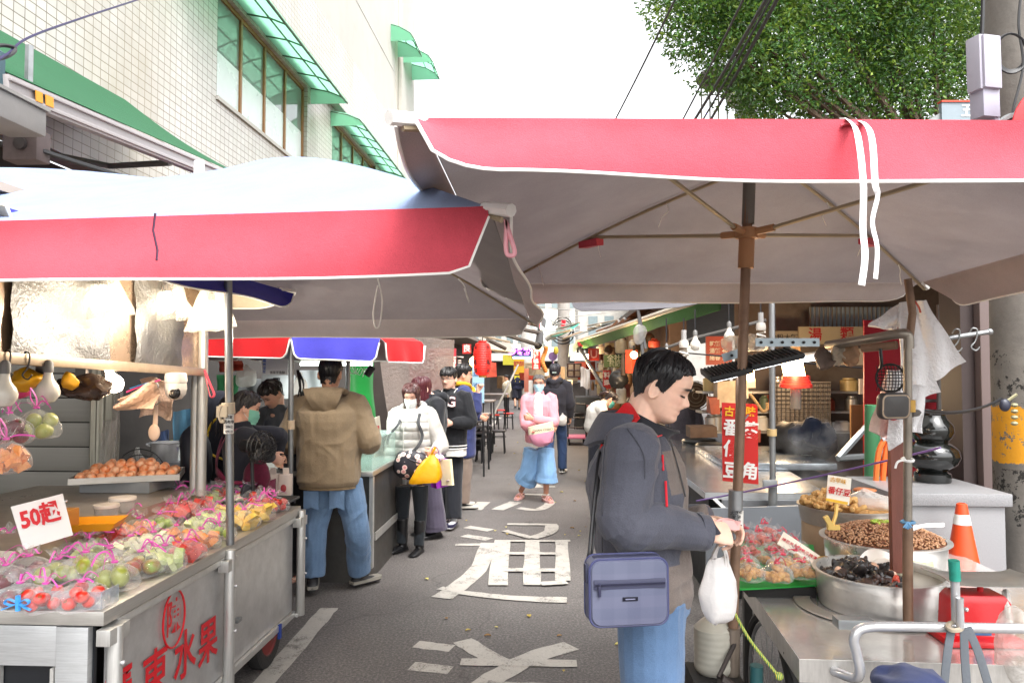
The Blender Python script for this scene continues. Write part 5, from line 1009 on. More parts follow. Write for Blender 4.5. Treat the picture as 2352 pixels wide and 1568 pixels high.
m = M(); m.tube(spline([bf@V3((bw_/2-.02,bh_/2-.01,-.02)), P(1478,1266,2.2), P(1472,1240,2.25)], 5), .005, 6, flat=.6); m.build('strap', BLACKP, sb)
# white plastic carrier bag and paper in his hands
WBAG = NT('carrier'); WBAG.b.inputs['Base Color'].default_value = (*lin('#e9e6e4'),1); WBAG.b.inputs['Roughness'].default_value = .35; WBAG.bump(WBAG.noise(26, 5, .65), .5, .012); t_ = WBAG.add('BsdfTranslucent'); t_.inputs[0].default_value = (*lin('#f2efec'),1); mx = WBAG.add('MixShader'); mx.inputs[0].default_value = .4; WBAG.ln(WBAG.b.outputs[0], mx.inputs[1]); WBAG.ln(t_.outputs[0], mx.inputs[2]); WBAG.ln(mx.outputs[0], WBAG.out.inputs[0]); WBAG = WBAG.m
def carrier(c, w, h, t, mat, seed=0, neck=.3, ang=0):   # closed sack: c = top of the body centre
    m = M(); rr = []
    for i in range(17):
        v = i/16; ww = w/2*(np.interp(v, [0,.12,.3,.55,.8,.93,1], [neck*.55,neck*.9,.92,1,.98,.8,.35])); tt = t/2*(np.interp(v, [0,.12,.3,.55,.8,.93,1], [.25,.35,.75,1,1,.8,.3])); z = -h*v
        rr.append([V3((ww*cos(a)*(1+.05*sin(a*5+seed+v*3)), tt*sin(a)*(1+.14*sin(a*7+seed)*(1-v)), z+.004*sin(a*3))) for a in [2*pi*j/28 for j in range(28)]])
    m.loft(rr); m.disp(.006, 18, seed); m.xf(MT(c)@Matrix.Rotation(ang, 4, 'Z')); return m
cb = thing('carrier_bag', P(1650,1420,2.4), 'white plastic carrier bag hanging from the man\'s hands', 'bag'); hc = P(1655,1248,2.37)
carrier(P(1652,1282,2.38), .128, .205, .08, WBAG, 4, .75, R(20)).build('bag_body', WBAG, cb)
for x0 in (1640,1668): M().tube(spline([P(x0-4,1300,2.38), P(x0-3,1275,2.375), hc+V3((.004*(x0-1654)/10,0,0)), P(x0+3,1276,2.385), P(x0+5,1302,2.385)], 5), .008, 6, flat=.35).build('handle', WBAG, cb)
nt = thing('banknotes', P(1668,1208,2.33), 'folded pink banknotes held between the man\'s fingers', 'money'); m = M(); fr = frame(P(1668,1208,2.335), (_r+_f*.2-_u*.12), (0,0,1)); m.slab(lambda u, v: fr@V3(((u-.5)*.075, (v-.5)*.03+.01*sin(u*3), .006*sin(u*5+v*3))), 8, 4, .002); m.slab(lambda u, v: fr@V3(((u-.35)*.07, (v-.3)*.028, .008+.006*sin(u*4+v*2))), 8, 4, .002); m.build('note', mt('#d8a9a4', .7), nt)
# ---- 2 man in brown hoodie, back view
L = at(758, 5.62); rz = R(3); q = loc_fn(L, rz)
TANC = cloth('#8a7860', 240, .1, .95, .25)
B1 = Person(L, rz, 1.765, 'man in a brown hoodie and blue jeans seen from behind at the stall', None, .0065, '#cf9f85', nod=10, hipL=q(745,1105,5.62), hipR=q(797,1105,5.62), kneeL=q(722,1215,5.55), kneeR=q(820,1215,5.6), ankL=q(718,1328,5.55), ankR=q(826,1318,5.75), footL=(-.25,1,0), footR=(.75,.9,0), elL=(-.31,-.02,1.15), elR=(.31,-.02,1.15), wrL=(-.2,.22,1.08), wrR=(.2,.22,1.08), shL=(-.195,-.01,1.42), shR=(.195,-.01,1.42), wide=1.12)
B1.jacket(TANC, hem=.80, fat=.055, sleeve=.088, cuff=.052, hemr=(.205,.165), wr=.007, wf=8, collar=True, hood=None, collar_h=.03)
m = M(); nk = B1.J['neck']; 
m.slab(lambda u, v: nk+V3(((u-.5)*2*(.135*(1-v)**.75+.012), -.10-.055*sin(pi*min(1, v+.25))-.02*(1-abs(2*u-1)), .055-.24*v-.012*(abs(2*u-1))**2*(1-v))), 20, 14, .03); B1.part(m, 'hood', TANC, .0065, 3, .004, 12)
m = M(); m.tube(spline([nk+V3((-.14,.02,.0)), nk+V3((-.115,-.075,.035)), nk+V3((0,-.125,.04)), nk+V3((.115,-.075,.035)), nk+V3((.14,.02,0))], 5), .024, 10); B1.part(m, 'hood_edge', TANC, 0)
m = M(); pc_ = B1.J['pel']; m.tube([pc_+V3((0,0,-.155)), pc_+V3((0,0,-.105))], .001, 4); m = M(); m.loft([ringv(pc_+V3((0,-.005,z)), .196*1.12, .152*1.12, (1,0,0), (0,1,0), 30, .92) for z in (-.185,-.175,-.128,-.12)]); B1.part(m, 'hem_band', cloth('#7a684f', 240, .1, .95, .3), 0)
B1.trousers(JEAN2, .112, .092, .085, end=.08, wr=.009, wf=7, hipw=.178, hipd=.135, top=-.02); B1.shoes(mt('#2b2b2d', .6), mt('#8d8980', .7)); B1.hair('#17161a', 'short', thick=.013, seed=5, locks=260, lockw=.003, back=-.075)
for sx_ in (-1,1): m = M(); c = B1.J['pel']+V3((sx_*.095,-.138,-.19)); m.slab(lambda u, v: c+V3(((u-.5)*.11, -.0-.008*sin(pi*u), -v*.14+(.02*(1-abs(2*u-1)) if v > .9 else 0))), 6, 6, .004); B1.part(m, 'back_pocket', JEAN2, 0)
# ---- 3 apron vendor woman
L = at(562, 5.0); rz = R(-62); q = loc_fn(L, rz)
C1 = Person(L, rz, 1.53, 'woman vendor with dark ponytail and burgundy apron straps behind the fan', None, .0075, '#dcae97', nod=14, elR=q(612,1020,4.78), wrR=q(618,1050,4.95), elL=q(640,1000,5.3), wrL=q(640,1040,5.35), hipL=(-.09,0,.86), hipR=(.09,0,.86), hdR=(.1,.9,-.3))
C1.jacket(cloth('#23242e', 280), hem=.78, fat=.03, sleeve=.066, cuff=.045, wr=.006, wf=9); C1.trousers(BLK, .1, .08, .07)
C1.hair('#2a2627', 'tied', thick=.016, seed=4, locks=300); C1.ponytail('#2a2627', None, [(0,-.09,.03),(0,-.135,.0),(.01,-.135,-.07),(.02,-.12,-.14),(.0,-.10,-.19)], .045); C1.mask('#7fc0ac')
m = M(); BUR = cloth('#7a1f42', 300); nk = C1.J['neck']; ch = C1.J['chest']
for sg in (-1,1): m.tube(spline([nk+V3((sg*.09,.07,-.05)), nk+V3((sg*.1,-.02,.0)), nk+V3((sg*.1,-.10,-.05)), ch+V3((sg*.06,-.165,-.02)), ch+V3((-sg*.02,-.172,-.12)), C1.J['waist']+V3((-sg*.09,-.155,.02)), C1.J['pel']+V3((-sg*.17,-.08,.06))], 5), .02, 8, flat=.25)
m.tube([C1.J['pel']+V3((.2*cos(a),.17*sin(a),.1)) for a in [2*pi*i/30 for i in range(30)]], .012, 6, closed=True); C1.part(m, 'apron_straps', BUR, 0)
m = M(); m.slab(lambda u, v: C1.J['pel']+V3((.23*cos(pi*(u*1.1-.05)), .19*sin(pi*(u*1.1-.05))+.02, .1-.6*v)), 16, 8, .006); C1.part(m, 'apron', BUR, 0)
m = M(); m.tube([C1.H@V3((.088*cos(a), .02, .03+.088*sin(a))) for a in [pi*i/16 for i in range(17)]], .006, 6, flat=.5); C1.part(m, 'headband', BLACKP, 0)
# ---- 4 vendor in grey sweatshirt
L = at(672, 6.0); rz = R(150); q = loc_fn(L, rz)
D1 = Person(L, rz, 1.55, 'stooping vendor in a grey sweatshirt with purple gloves behind the steel pole', None, .008, '#dcae97', nod=38, pel=(0,-.06,.92), waist=(0,-.03,1.05), chest=(0,.06,1.22), neck=(0,.14,1.37), head=(0,.2,1.49), shL=(-.17,.12,1.33), shR=(.17,.12,1.33), elL=(-.24,.17,1.08), elR=(.24,.17,1.08), wrL=(-.15,.38,1.03), wrR=(.17,.38,1.02))
D1.jacket(cloth('#53575c', 260), hem=.8, fat=.03, sleeve=.07, cuff=.045); D1.trousers(BLK); D1.hair('#241f1e', 'short', thick=.018, seed=8, locks=160)
m = M()
for sg in (-1,1): w_ = D1.J['wr'+('L' if sg < 0 else 'R')]; m.ell(w_+V3((0,.05,-.01)), (.045,.065,.03)) if 0 else m.tube([w_+V3((0,-.02,0)), w_+V3((0,.05,-.01)), w_+V3((0,.1,-.02))], [.036,.045,.03], 10)
D1.part(m, 'gloves', mt('#5a45b8', .4), 0); m = M(); m.text('CREW', .06, D1.lp((0,0,0)) and MT(D1.J['chest']+V3((0,.168,-.05)))@Euler((R(75),0,R(180))).to_matrix().to_4x4(), 0, .02); D1.part(m, 'lettering', mt('#d8d3c2', .6), 0)
# ---- 5 lady in the white puffer jacket
L = at(946, 6.9); rz = R(168); q = loc_fn(L, rz)
E1 = Person(L, rz, 1.545, 'woman in a white puffer jacket and mask holding yellow and purple bags', None, .0065, '#dcae98', nod=20, turn=12, eyes='down', elR=q(903,1030,6.85), wrR=q(891,1063,6.78), elL=q(1012,1025,6.85), wrL=q(1000,1035,6.62), hdL=V3((.6,.5,-.25)), hdR=(0,.1,-1), hipL=q(965,1115,6.9), hipR=q(925,1115,6.9), kneeL=q(966,1185,6.85), kneeR=q(925,1185,6.9), ankL=q(962,1252,6.8), ankR=q(922,1247,6.85), footL=(.0,1,0), footR=(.45,1,0), curlL=.9, curlR=.35)
PUF = mt('#b3b0aa', .5, 0, .05, 6, .35, 40, .01); jkE = E1.jacket(PUF, hem=.90, fat=.05, sleeve=.082, cuff=.05, hemr=(.2,.16), wr=.0, puff=.10, collar=False)
co, no = mesh_np(jkE.data); qd = .011*(np.abs(np.sin(co[:,2]*pi/.075))**.55)*(np.abs(co[:,0]) < .19)+.007*nz(co, 14, 3); jkE.data.vertices.foreach_set('co', (co+no*qd[:,None]).ravel()); jkE.data.update()
nk = E1.J['neck']; m = M(); m.tube(spline([nk+V3((.06,.10,-.05)), nk+V3((.10,.03,.01)), nk+V3((.08,-.08,.045)), nk+V3((0,-.12,.05)), nk+V3((-.08,-.08,.045)), nk+V3((-.10,.03,.01)), nk+V3((-.06,.10,-.05))], 5), .034, 12); E1.part(m, 'hood', PUF, .0065, 2, .004, 14)
m = M(); m.tube([E1.J['chest']+V3((0,.175,.1)), E1.J['waist']+V3((0,.185,0)), E1.J['pel']+V3((0,.172,-.02))], .004, 5); E1.part(m, 'zip', mt('#b9b5ae', .4), 0)
E1.trousers(cloth('#20252a', 420, .2), .09, .062, .05, wr=.004); E1.shoes(mt('#151517', .35), None, 'boot', .34); E1.hair('#4a2a28', 'long', .10, .022, 7, 420, fringe=.07, lockw=.005); E1.mask('#c3c4c4')
m = M(); m.tube(spline([nk+V3((.085,.05,.01)), nk+V3((.075,.09,-.03)), E1.J['chest']+V3((.05,.17,.05)), E1.J['waist']+V3((.13,.2,.1)), E1.J['waist']+V3((.15,.2,.02))], 5), .014, 6, flat=.3); m.tube(spline([nk+V3((-.11,.06,0)), E1.J['chest']+V3((-.13,.15,.06)), E1.J['chest']+V3((-.17,.15,-.06)), E1.J['waist']+V3((-.14,.2,0)), E1.J['waist']+V3((-.06,.23,-.07))], 5), .016, 6, flat=.3); E1.part(m, 'straps', mt('#2c2c2e', .7), 0)
fl = NT('floral'); v = fl.add('TexVoronoi'); v.inputs['Scale'].default_value = 16; fl.ln(fl.tc.outputs['Object'], v.inputs['Vector']); fl.ln(fl.ramp(v.outputs['Distance'], [(.0, lin('#c06a72')), (.2, lin('#d99a96')), (.34, lin('#e6cfc4')), (.38, lin('#26222a')), (1, lin('#221f26'))]), fl.b.inputs['Base Color']); FLOR = fl.m
c = P(945,1068,6.58); sbg = thing('floral_bag', c, 'black floral crossbody bag on the front of the white puffer jacket', 'bag'); fr = frame(c, _r+_u*-.15, _u); m = M(); m.ell((0,0,0), (1,1,.07), None, 28, 18); m.v = [(.155*math.copysign(abs(x)**.62, x), .13*math.copysign(abs(y)**.7, y), z) for x, y, z in m.v]; m.disp(.008, 14, 2); m.xf(fr).build('body', FLOR, sbg); m = M(); m.tube(spline([fr@V3((-.02,.06,.066)), fr@V3((.06,.045,.07)), fr@V3((.14,.03,.04))], 4), .006, 5); m.build('zip', mt('#4a484d', .4, .5), sbg)
YB = NT('yellow_bag'); YB.b.inputs['Base Color'].default_value = (*lin('#e3a912'),1); YB.b.inputs['Roughness'].default_value = .35; YB.bump(YB.noise(24, 5, .6), .5, .012); t_ = YB.add('BsdfTranslucent'); t_.inputs[0].default_value = (*lin('#f0bd20'),1); mx = YB.add('MixShader'); mx.inputs[0].default_value = .35; YB.ln(YB.b.outputs[0], mx.inputs[1]); YB.ln(t_.outputs[0], mx.inputs[2]); YB.ln(mx.outputs[0], YB.out.inputs[0])
yb = thing('yellow_bag', P(975,1110,6.5), 'yellow plastic bag held by the woman in the white puffer jacket', 'bag'); hand = P(993,1040,6.5)
m = M(); rr = []
for v, w_, t_ in ((0,.02,.015),(.08,.03,.02),(.2,.06,.04),(.45,.1,.07),(.75,.128,.09),(.9,.138,.095),(1,.13,.09)):
    rr.append([P(993-17*v, 1042+64*v, 6.48)+_r*w_*math.copysign(abs(cos(a))**.6, cos(a))*(1+.04*sin(a*6))+_f*t_*math.copysign(abs(sin(a))**.6, sin(a))+_u*(-.02*cos(a)*0+.012*v*cos(a)) for a in [2*pi*i/24 for i in range(24)]])
m.loft(rr).disp(.005, 20, 1).build('bag_body', YB.m, yb); M().tube(spline([P(990,1046,6.48), P(996,1034,6.46), P(1000,1026,6.46)], 4), .012, 6).build('knot', YB.m, yb)
pbg = thing('paper_bag', P(1008,1110,6.65), 'purple and cream paper gift bag hanging beside the yellow bag', 'bag'); fr = frame(P(1010,1086,6.7), _r*.75+_f*.55+_u*.1, _u); m = M(); m.box((0,0,.0), (.15,.24,.1)); m.xf(fr); PUR = mt('#86259a', .5); m.build('body', PUR, pbg); fr2 = frame(P(1023,1085,6.6), _r*.75-_f*.5+_u*.1, _u); M().box((.0,0,-.02), (.12,.23,.03)).xf(fr2).build('cream_side', mt('#d9cfae', .6), pbg); m = M(); m.ell(fr2@V3((.02,-.07,-.003)), (.016,.016,.004)); m.build('emblem', mt('#8f7a8a', .6), pbg)
M().ell(P(1003,1050,6.62), (.07,.03,.03), None, 12, 8).disp(.012, 40, 2).build('tissue', mt('#d8cfe0', .8), pbg); m = M(); m.tube(spline([P(992,1056,6.6), P(992,1032,6.55), P(1000,1025,6.5), P(1008,1040,6.6), P(1009,1057,6.6)], 5), .004, 5); m.build('handle', PUR, pbg)
# ---- 6 woman with long maroon hair
L = at(990, 7.55); rz = R(118); q = loc_fn(L, rz)
F1 = Person(L, rz, 1.65, 'masked woman with long maroon hair and black jacket behind the white puffer', None, .007, '#e2b9a4', nod=8, turn=14, elL=(-.2,.02,1.1), elR=(.22,.0,1.1), wrL=(-.1,.2,1.05), wrR=(.12,.2,1.0), head=q(968,893,7.5))
F1.jacket(cloth('#1f2025', 260), hem=.76, fat=.05, sleeve=.078, cuff=.05, hemr=(.2,.15), wr=.008, wf=7, hood=cloth('#1f2025', 260)); F1.trousers(cloth('#4a4454', 320), .105, .1, .13, wr=.006, wf=6); F1.shoes(BLACKP); F1.hair('#47181f', 'long', .27, .02, 9, 420, fringe=.058, lockw=.005); F1.mask('#e4e6e6')
# ---- 7 varsity jacket man
L = at(1032, 8.05); rz = R(166); q = loc_fn(L, rz)
G1 = Person(L, rz, 1.70, 'young man in glasses and a black varsity jacket with letter G', None, .0065, '#dfb29b', nod=6, turn=-6, elL=(-.25,.02,1.13), elR=(.25,.02,1.13), wrL=(-.1,.19,1.12), wrR=(.08,.2,1.08), hipL=q(1044,1045,8.05), hipR=q(1020,1045,8.05), kneeL=q(1042,1120,8.0), kneeR=q(1017,1120,8.05), ankL=q(1041,1190,7.9), ankR=q(1017,1186,8.1), footL=(-.15,1,0), footR=(.3,1,0))
BK2 = cloth('#17181c', 260, .2); G1.jacket(BK2, hem=.84, fat=.045, sleeve=.078, cuff=.048, hemr=(.195,.15), wr=.006, wf=8, collar=True)
pe = G1.J['pel']; m = M()
for z_, w_ in ((-.105,.004),(-.075,.004)): m.tube([pe+V3((.2*cos(a)*.985, .154*sin(a), z_)) for a in [2*pi*i/36 for i in range(36)]], .006, 5, closed=True)
nk = G1.J['neck']; m.tube(spline([nk+V3((-.045,.11,-.08)), nk+V3((-.078,.04,.02)), nk+V3((-.06,-.06,.04)), nk+V3((.06,-.06,.04)), nk+V3((.078,.04,.02)), nk+V3((.045,.11,-.08))], 5), .006, 6, flat=.6); G1.part(m, 'stripes', mt('#d8d5d0', .7), 0)
m = M(); m.loft([ringv(pe+V3((0,.0,z)), .188, .142, (1,0,0), (0,1,0), 28, .92) for z in (-.19,-.17,-.10)]); G1.part(m, 'shirt_tail', cloth('#d6d3ce', 260), .0065, 1, .006, 9)
m = M(); fr = MT(G1.J['chest']+V3((-.09,.176,.075)))@Euler((R(80),R(0),R(180+18))).to_matrix().to_4x4(); m.text('G', .15, fr, 0, .045); m.text('G', .15, fr@MT((0,0,.003)), 1, .012); G1.part(m, 'letter_badge', [mt('#7a2030', .7), mt('#e2ddd6', .8)], 0)
G1.trousers(cloth('#191b22', 320), .1, .092, .09, wr=.007, wf=7); G1.shoes(mt('#d9d9dc', .5), mt('#2c2a44', .5)); G1.hair('#1a1716', 'short', thick=.018, seed=11, locks=320, fringe=.042, lockw=.004); G1.glasses()
# ---- 8 man in denim jacket raising his hand
L = at(1062, 9.1); rz = R(-72); q = loc_fn(L, rz)
H1 = Person(L, rz, 1.74, 'man in a blue jacket and yellow hoodie raising one hand in the queue', None, .007, '#d8a68c', nod=2, elR=q(1092,945,8.85), wrR=q(1098,900,8.85), hdR=(0,.1,1), pnR=(.5,.5,0), elL=(-.2,.1,1.15), wrL=(-.1,.25,1.1), curlR=.8)
NAVY = cloth('#333a66', 260); H1.jacket(NAVY, hem=.62, fat=.045, sleeve=.075, cuff=.05, hemr=(.2,.16), wr=.008, wf=7); m = M(); nk = H1.J['neck']; m.tube([nk+V3((.085*cos(a), .095*sin(a)+.02, .015+.03*sin(a+2))) for a in [2*pi*i/20 for i in range(20)]], .028, 10, closed=True); m.ell(H1.J['chest']+V3((0,.13,-.06)), (.1,.05,.25)); H1.part(m, 'hoodie', cloth('#c99a1c', 260), .007, 2, .004, 12)
H1.trousers(cloth('#7d6d62', 300), .1, .09, .09, wr=.006, wf=7); H1.shoes(mt('#33312f', .6), mt('#cdc8bd', .7)); H1.hair('#1a1615', 'short', thick=.021, seed=13, locks=320, fringe=.058, back=-.04); H1.glasses('#b9b2a2', .022)
# ---- 9 woman in pink jacket
L = at(1238, 9.6); rz = R(176); q = loc_fn(L, rz)
I1 = Person(L, rz, 1.615, 'woman in a pink jacket mask and blue culottes walking with folded arms', None, .0065, '#cf9a80', nod=2, hipL=q(1252,1030,9.6), hipR=q(1224,1030,9.6), kneeL=q(1256,1085,9.5), kneeR=q(1215,1085,9.6), ankL=q(1254,1134,9.5), ankR=q(1196,1128,9.75), footL=(-.5,.9,0), footR=(.2,1,0), elR=q(1206,975,9.45), elL=q(1272,970,9.4), wrR=q(1258,985,9.3), wrL=q(1222,960,9.25), hdR=(-1,.1,-.1), hdL=(1,.1,.12), pnR=(0,-1,0), pnL=(0,-1,0))
PK = cloth('#d9909a', 260); I1.jacket(PK, hem=.80, fat=.045, sleeve=.07, cuff=.045, hemr=(.19,.145), wr=.009, wf=9, collar_h=.06)
m = M(); m.ell(I1.J['chest']+V3((0,.13,-.03)), (.07,.055,.2)); m.ell(I1.J['chest']+V3((.0,.10,.1)), (.06,.05,.1)); I1.part(m, 'tee_shirt', cloth('#dcd9de', 300), .0065, 2, .003, 14)
DEN = cloth('#7ba3cc', 420, .15); I1.trousers(DEN, .125, .13, .16, end=.58, wr=.01, wf=7, name='culottes'); I1.hair('#4b4542', 'tied', thick=.012, seed=15, locks=220); I1.mask('#a9d3e2'); I1.glasses('#8a8886', .02)
for S in 'LR':
    an = I1.J['ank'+S]; fd = I1.__dict__['fd'+S]; rt_ = V3((fd.y,-fd.x,0)); g = V3((an.x, an.y, an.z-.08)); m = M(); m.prism([g+fd*t+rt_*w+V3((0,0,.02)) for t, w in ((-.07,-.03),(-.075,.03),(0,.042),(.1,.05),(.18,.035),(.19,-.02),(.1,-.045),(0,-.038))][::1], .03)
    for t in (.05,.11): m.tube(spline([g+fd*t+rt_*-.045+V3((0,0,.01)), g+fd*t+V3((0,0,.065)), g+fd*t+rt_*.045+V3((0,0,.01))], 5), .018, 6, flat=.4)
    m.tube([g+fd*-.06+V3((0,0,.035))+rt_*.035, g-fd*.068+V3((0,0,.045)), g+fd*-.06+V3((0,0,.035))-rt_*.035], .01, 5); I1.part(m, 'sandal', mt('#d3a29c', .5), 0)
c = P(1244,1000,9.2); tg = thing('tote_bag', c, 'cream and pink tote bag carried by the woman in the pink jacket', 'bag'); fr = frame(c, _r+_u*.12, _u); m = M(); rr = []
for v, w_, t_ in ((0,.06,.02),(.15,.12,.06),(.45,.155,.07),(.62,.16,.06),(.63,.16,.06),(1,.16,.04)): rr.append([fr@V3((w_*math.copysign(abs(cos(a))**.7, cos(a)), -.13+.27*v+.02*cos(a)*v, t_*sin(a))) for a in [2*pi*i/24 for i in range(24)]])
m.loft(rr[:5]); m.disp(.004, 25, 1).build('lower_body', cloth('#d98fa8', 300), tg); m = M(); m.loft(rr[3:]).build('upper_body', cloth('#d8ccae', 300), tg); m = M(); m.text('CHAN CHAO', .042, fr@MT((.02,.075,.056)), 0, .012); m.build('lettering', mt('#6a6258', .7), tg); M().ell(fr@V3((-.1,.06,.05)), (.02,.024,.006)).build('emblem', mt('#b3403c', .6), tg)
# ---- 10 person in dark jacket walking away
L = at(1275, 12.0); rz = R(-6); q = loc_fn(L, rz)
K1 = Person(L, rz, 1.77, 'person in a dark hooded jacket and jeans walking away behind the pink jacket', None, .009, '#cc9c82', hipL=(-.09,0,.93), ankL=(-.1,-.15,.09), ankR=(.1,.15,.085), kneeL=(-.1,.0,.51), kneeR=(.1,.12,.52))
DKJ = cloth('#2a2a33', 260); K1.jacket(DKJ, hem=.80, fat=.055, sleeve=.08, cuff=.05, wr=.008, wf=7, hood=DKJ); K1.trousers(cloth('#34496e', 400), .098, .08, .07); K1.shoes(BLACKP, mt('#c9c5bc', .6)); K1.hair('#35333a', 'tied', thick=.02, seed=21, locks=220)
m = M(); m.tube([K1.H@V3((-.03,-.118,-.01)), K1.H@V3((.03,-.118,-.01))], .012, 6); K1.part(m, 'hair_tie', mt('#a9bdb6', .6), 0)
c = P(1290,965,11.9); carrier(P(1291,948,11.85), .16, .2, .1, WBAG, 9, .3).build('bag', WBAG, None, label='small white plastic bag carried by the person in the dark jacket', cat='bag')
# ---- 11 man in cap far down the street
L = at(1188, 31.5); rz = R(8); q = loc_fn(L, rz)
N1 = Person(L, rz, 1.76, 'man in cap shorts and navy top with yellow print far down the street', None, .014, '#cc9c82', ankL=(-.1,-.22,.16), ankR=(.1,.2,.09), kneeL=(-.1,.03,.52), kneeR=(.1,.16,.52), wide=1.15)
N1.jacket(cloth('#23253a', 260), hem=.85, fat=.06, sleeve=.09, cuff=.055, hood=cloth('#23253a', 260)); N1.trousers(cloth('#2a2a36', 260), .115, .12, .12, end=.9); N1.shoes(BLACKP); N1.hair('#1c1b1e', 'short', thick=.012, locks=40)
m = M(); m.ell(N1.H@V3((0,-.0,.05)), (.093,.11,.085)); m.ell(N1.H@V3((0,.11,.055)), (.06,.06,.008)); N1.part(m, 'cap', cloth('#2c3048'), .012)
m = M(); fr = MT(N1.J['chest']+V3((0,-.2,.06)))@Euler((R(90),0,0)).to_matrix().to_4x4(); m.text('服務', .15, fr, 0, .03); m.text('ÜÜ', .15, fr@MT((0,-.15,0)), 0, .03); N1.part(m, 'back_print', mt('#c9b81f', .6), 0)
# ---- 12 woman in white sweater leaning forward
L = at(1368, 10.9); rz = R(-78); q = loc_fn(L, rz)
O1 = Person(L, rz, 1.58, 'woman in a white sweater leaning forward over the right side of the street', None, .0075, '#dfb29b', nod=42, pel=q(1366,1005,10.9), waist=q(1364,980,10.9), chest=q(1370,948,10.9), neck=q(1384,925,10.9), head=q(1402,917,10.9), shR=q(1378,938,10.73), shL=q(1384,938,11.07), elR=q(1392,985,10.7), wrR=q(1408,1000,10.7), elL=q(1400,985,11.1), wrL=q(1412,1000,11.1), hipR=q(1366,1018,10.8), hipL=q(1366,1018,11.0), kneeR=q(1362,1065,10.8), kneeL=q(1370,1065,11.0), ankR=q(1358,1102,10.8), ankL=q(1364,1100,11.0))
O1.jacket(cloth('#cfccc4', 200, .08, .95, .3), hem=.84, fat=.045, sleeve=.07, cuff=.045, wr=.008, wf=8); O1.trousers(cloth('#23252e', 300), .1, .08, .075); O1.shoes(mt('#d8d8d6', .5), mt('#e3e1dc', .5)); O1.hair('#241e1e', 'tied', thick=.016, seed=31, locks=160); O1.ponytail('#2f2020', None, [(0,-.09,.05),(0,-.13,.03),(-.02,-.16,-.03)], .03); O1.mask('#57b0a6')
# ---- 13 right stall vendor, 14 seated far woman
L = at(1568, 9.3); rz = R(140)
Q1 = Person(L, rz, 1.55, 'vendor in a grey patterned vest behind the steel counter', None, .009, '#d2a48c', nod=20)
Q1.jacket(cloth('#55525a', 120, .4), hem=.8, fat=.035, sleeve=.06, cuff=.045); Q1.trousers(BLK); Q1.hair('#1f1a1a', 'tied', thick=.015, locks=120)
L = at(1164, 27); rz = R(120)
S1 = Person(L, rz, 1.5, 'dark haired person in a cream top at a far table on the left', None, .014, '#cc9c82'); S1.jacket(cloth('#c9bfa6'), hem=.8, fat=.05); S1.trousers(BLK); S1.hair('#161414', 'short', thick=.02, locks=30)
# ================================================================ FRUIT BAGS AND THINGS ON THE FRUIT CART
FILM = film('#ffffff', .085, .04, edge=.4); FILM2 = film('#f4f0ea', .3, .2, 'thick_film'); RIBBON = mt('#e052b4', .4, 0, .12)
def fruit_mesh(kind, seed=0):
    m = M(); rd = random.Random(seed)
    if kind in ('tomato','plum','apple','jujube','pear','lime'):
        r = dict(tomato=.021, plum=.030, apple=.030, jujube=.024, pear=.03, lime=.028)[kind]; m.ell((0,0,0), (r,r,r*(1.12 if kind in ('pear','jujube') else .93)), None, 16, 11)
        m.lathe([(.002,r*.86),(.006,r*.93),(.0035,r*1.02)], (0,0,0), 6, 1)
    else:
        sx, sy, sz = dict(melon=(.05,.032,.024), watermelon=(.066,.036,.036), guava=(.056,.036,.02), pineapple=(.064,.038,.024), pale=(.052,.036,.022))[kind]
        m.box((0,0,0), (sx,sy,sz), None, 0, .75); m.disp(.006, 40, seed)
    return m
def fm(a, b, rough=.3, sc=14):
    k = NT('fruit'); k.ln(k.ramp(k.noise(sc, 5, .6), [(.38, lin(a)), (.62, lin(b))]), k.b.inputs['Base Color']); k.b.inputs['Roughness'].default_value = rough; k.b.inputs['Subsurface Weight'].default_value = .08; k.b.inputs['Subsurface Radius'].default_value = (.01,.006,.004); k.bump(k.noise(70, 3, .6), .12, .003); return k.m
FM = dict(tomato=fm('#b5160f','#d63a22'), plum=fm('#4e0f1d','#7a1c2c'), apple=fm('#8fa62c','#a8402f'), jujube=fm('#a3b445','#8f3a2a'), pear=fm('#8a9136','#a5ab4e'), lime=fm('#86a324','#a9c247'), melon=fm('#e08a4a','#f0a868',.4,30), watermelon=fm('#c2332f','#dc5c50',.35,30), guava=fm('#b8c77a','#dde3b0',.4,20), pineapple=fm('#dcae34','#efd070',.4,30), pale=fm('#cfd2a8','#e6e2c8',.4,30))
STEMM = mt('#4a5a2a', .7)
def ribbon(m, p, seed, s=1.0):
    rd = random.Random(seed); m.tube([p+V3((.009*cos(a), .009*sin(a), 0)) for a in [2*pi*i/10 for i in range(10)]], .004, 5, closed=True)
    for i in range(3):
        a = rd.uniform(0, 6.28); L = rd.uniform(.045,.1)*s; d = V3((cos(a), sin(a), 0)); up_ = rd.uniform(.005,.045)*s
        m.tube(spline([p, p+d*L*.35+V3((0,0,up_)), p+d*L*.75+V3((0,0,up_*rd.uniform(.3,1.0))), p+d*L+V3((0,0,up_*rd.uniform(-.4,.7)))], 4), .003, 5, flat=.3, up=(rd.random(),rd.random(),.2))
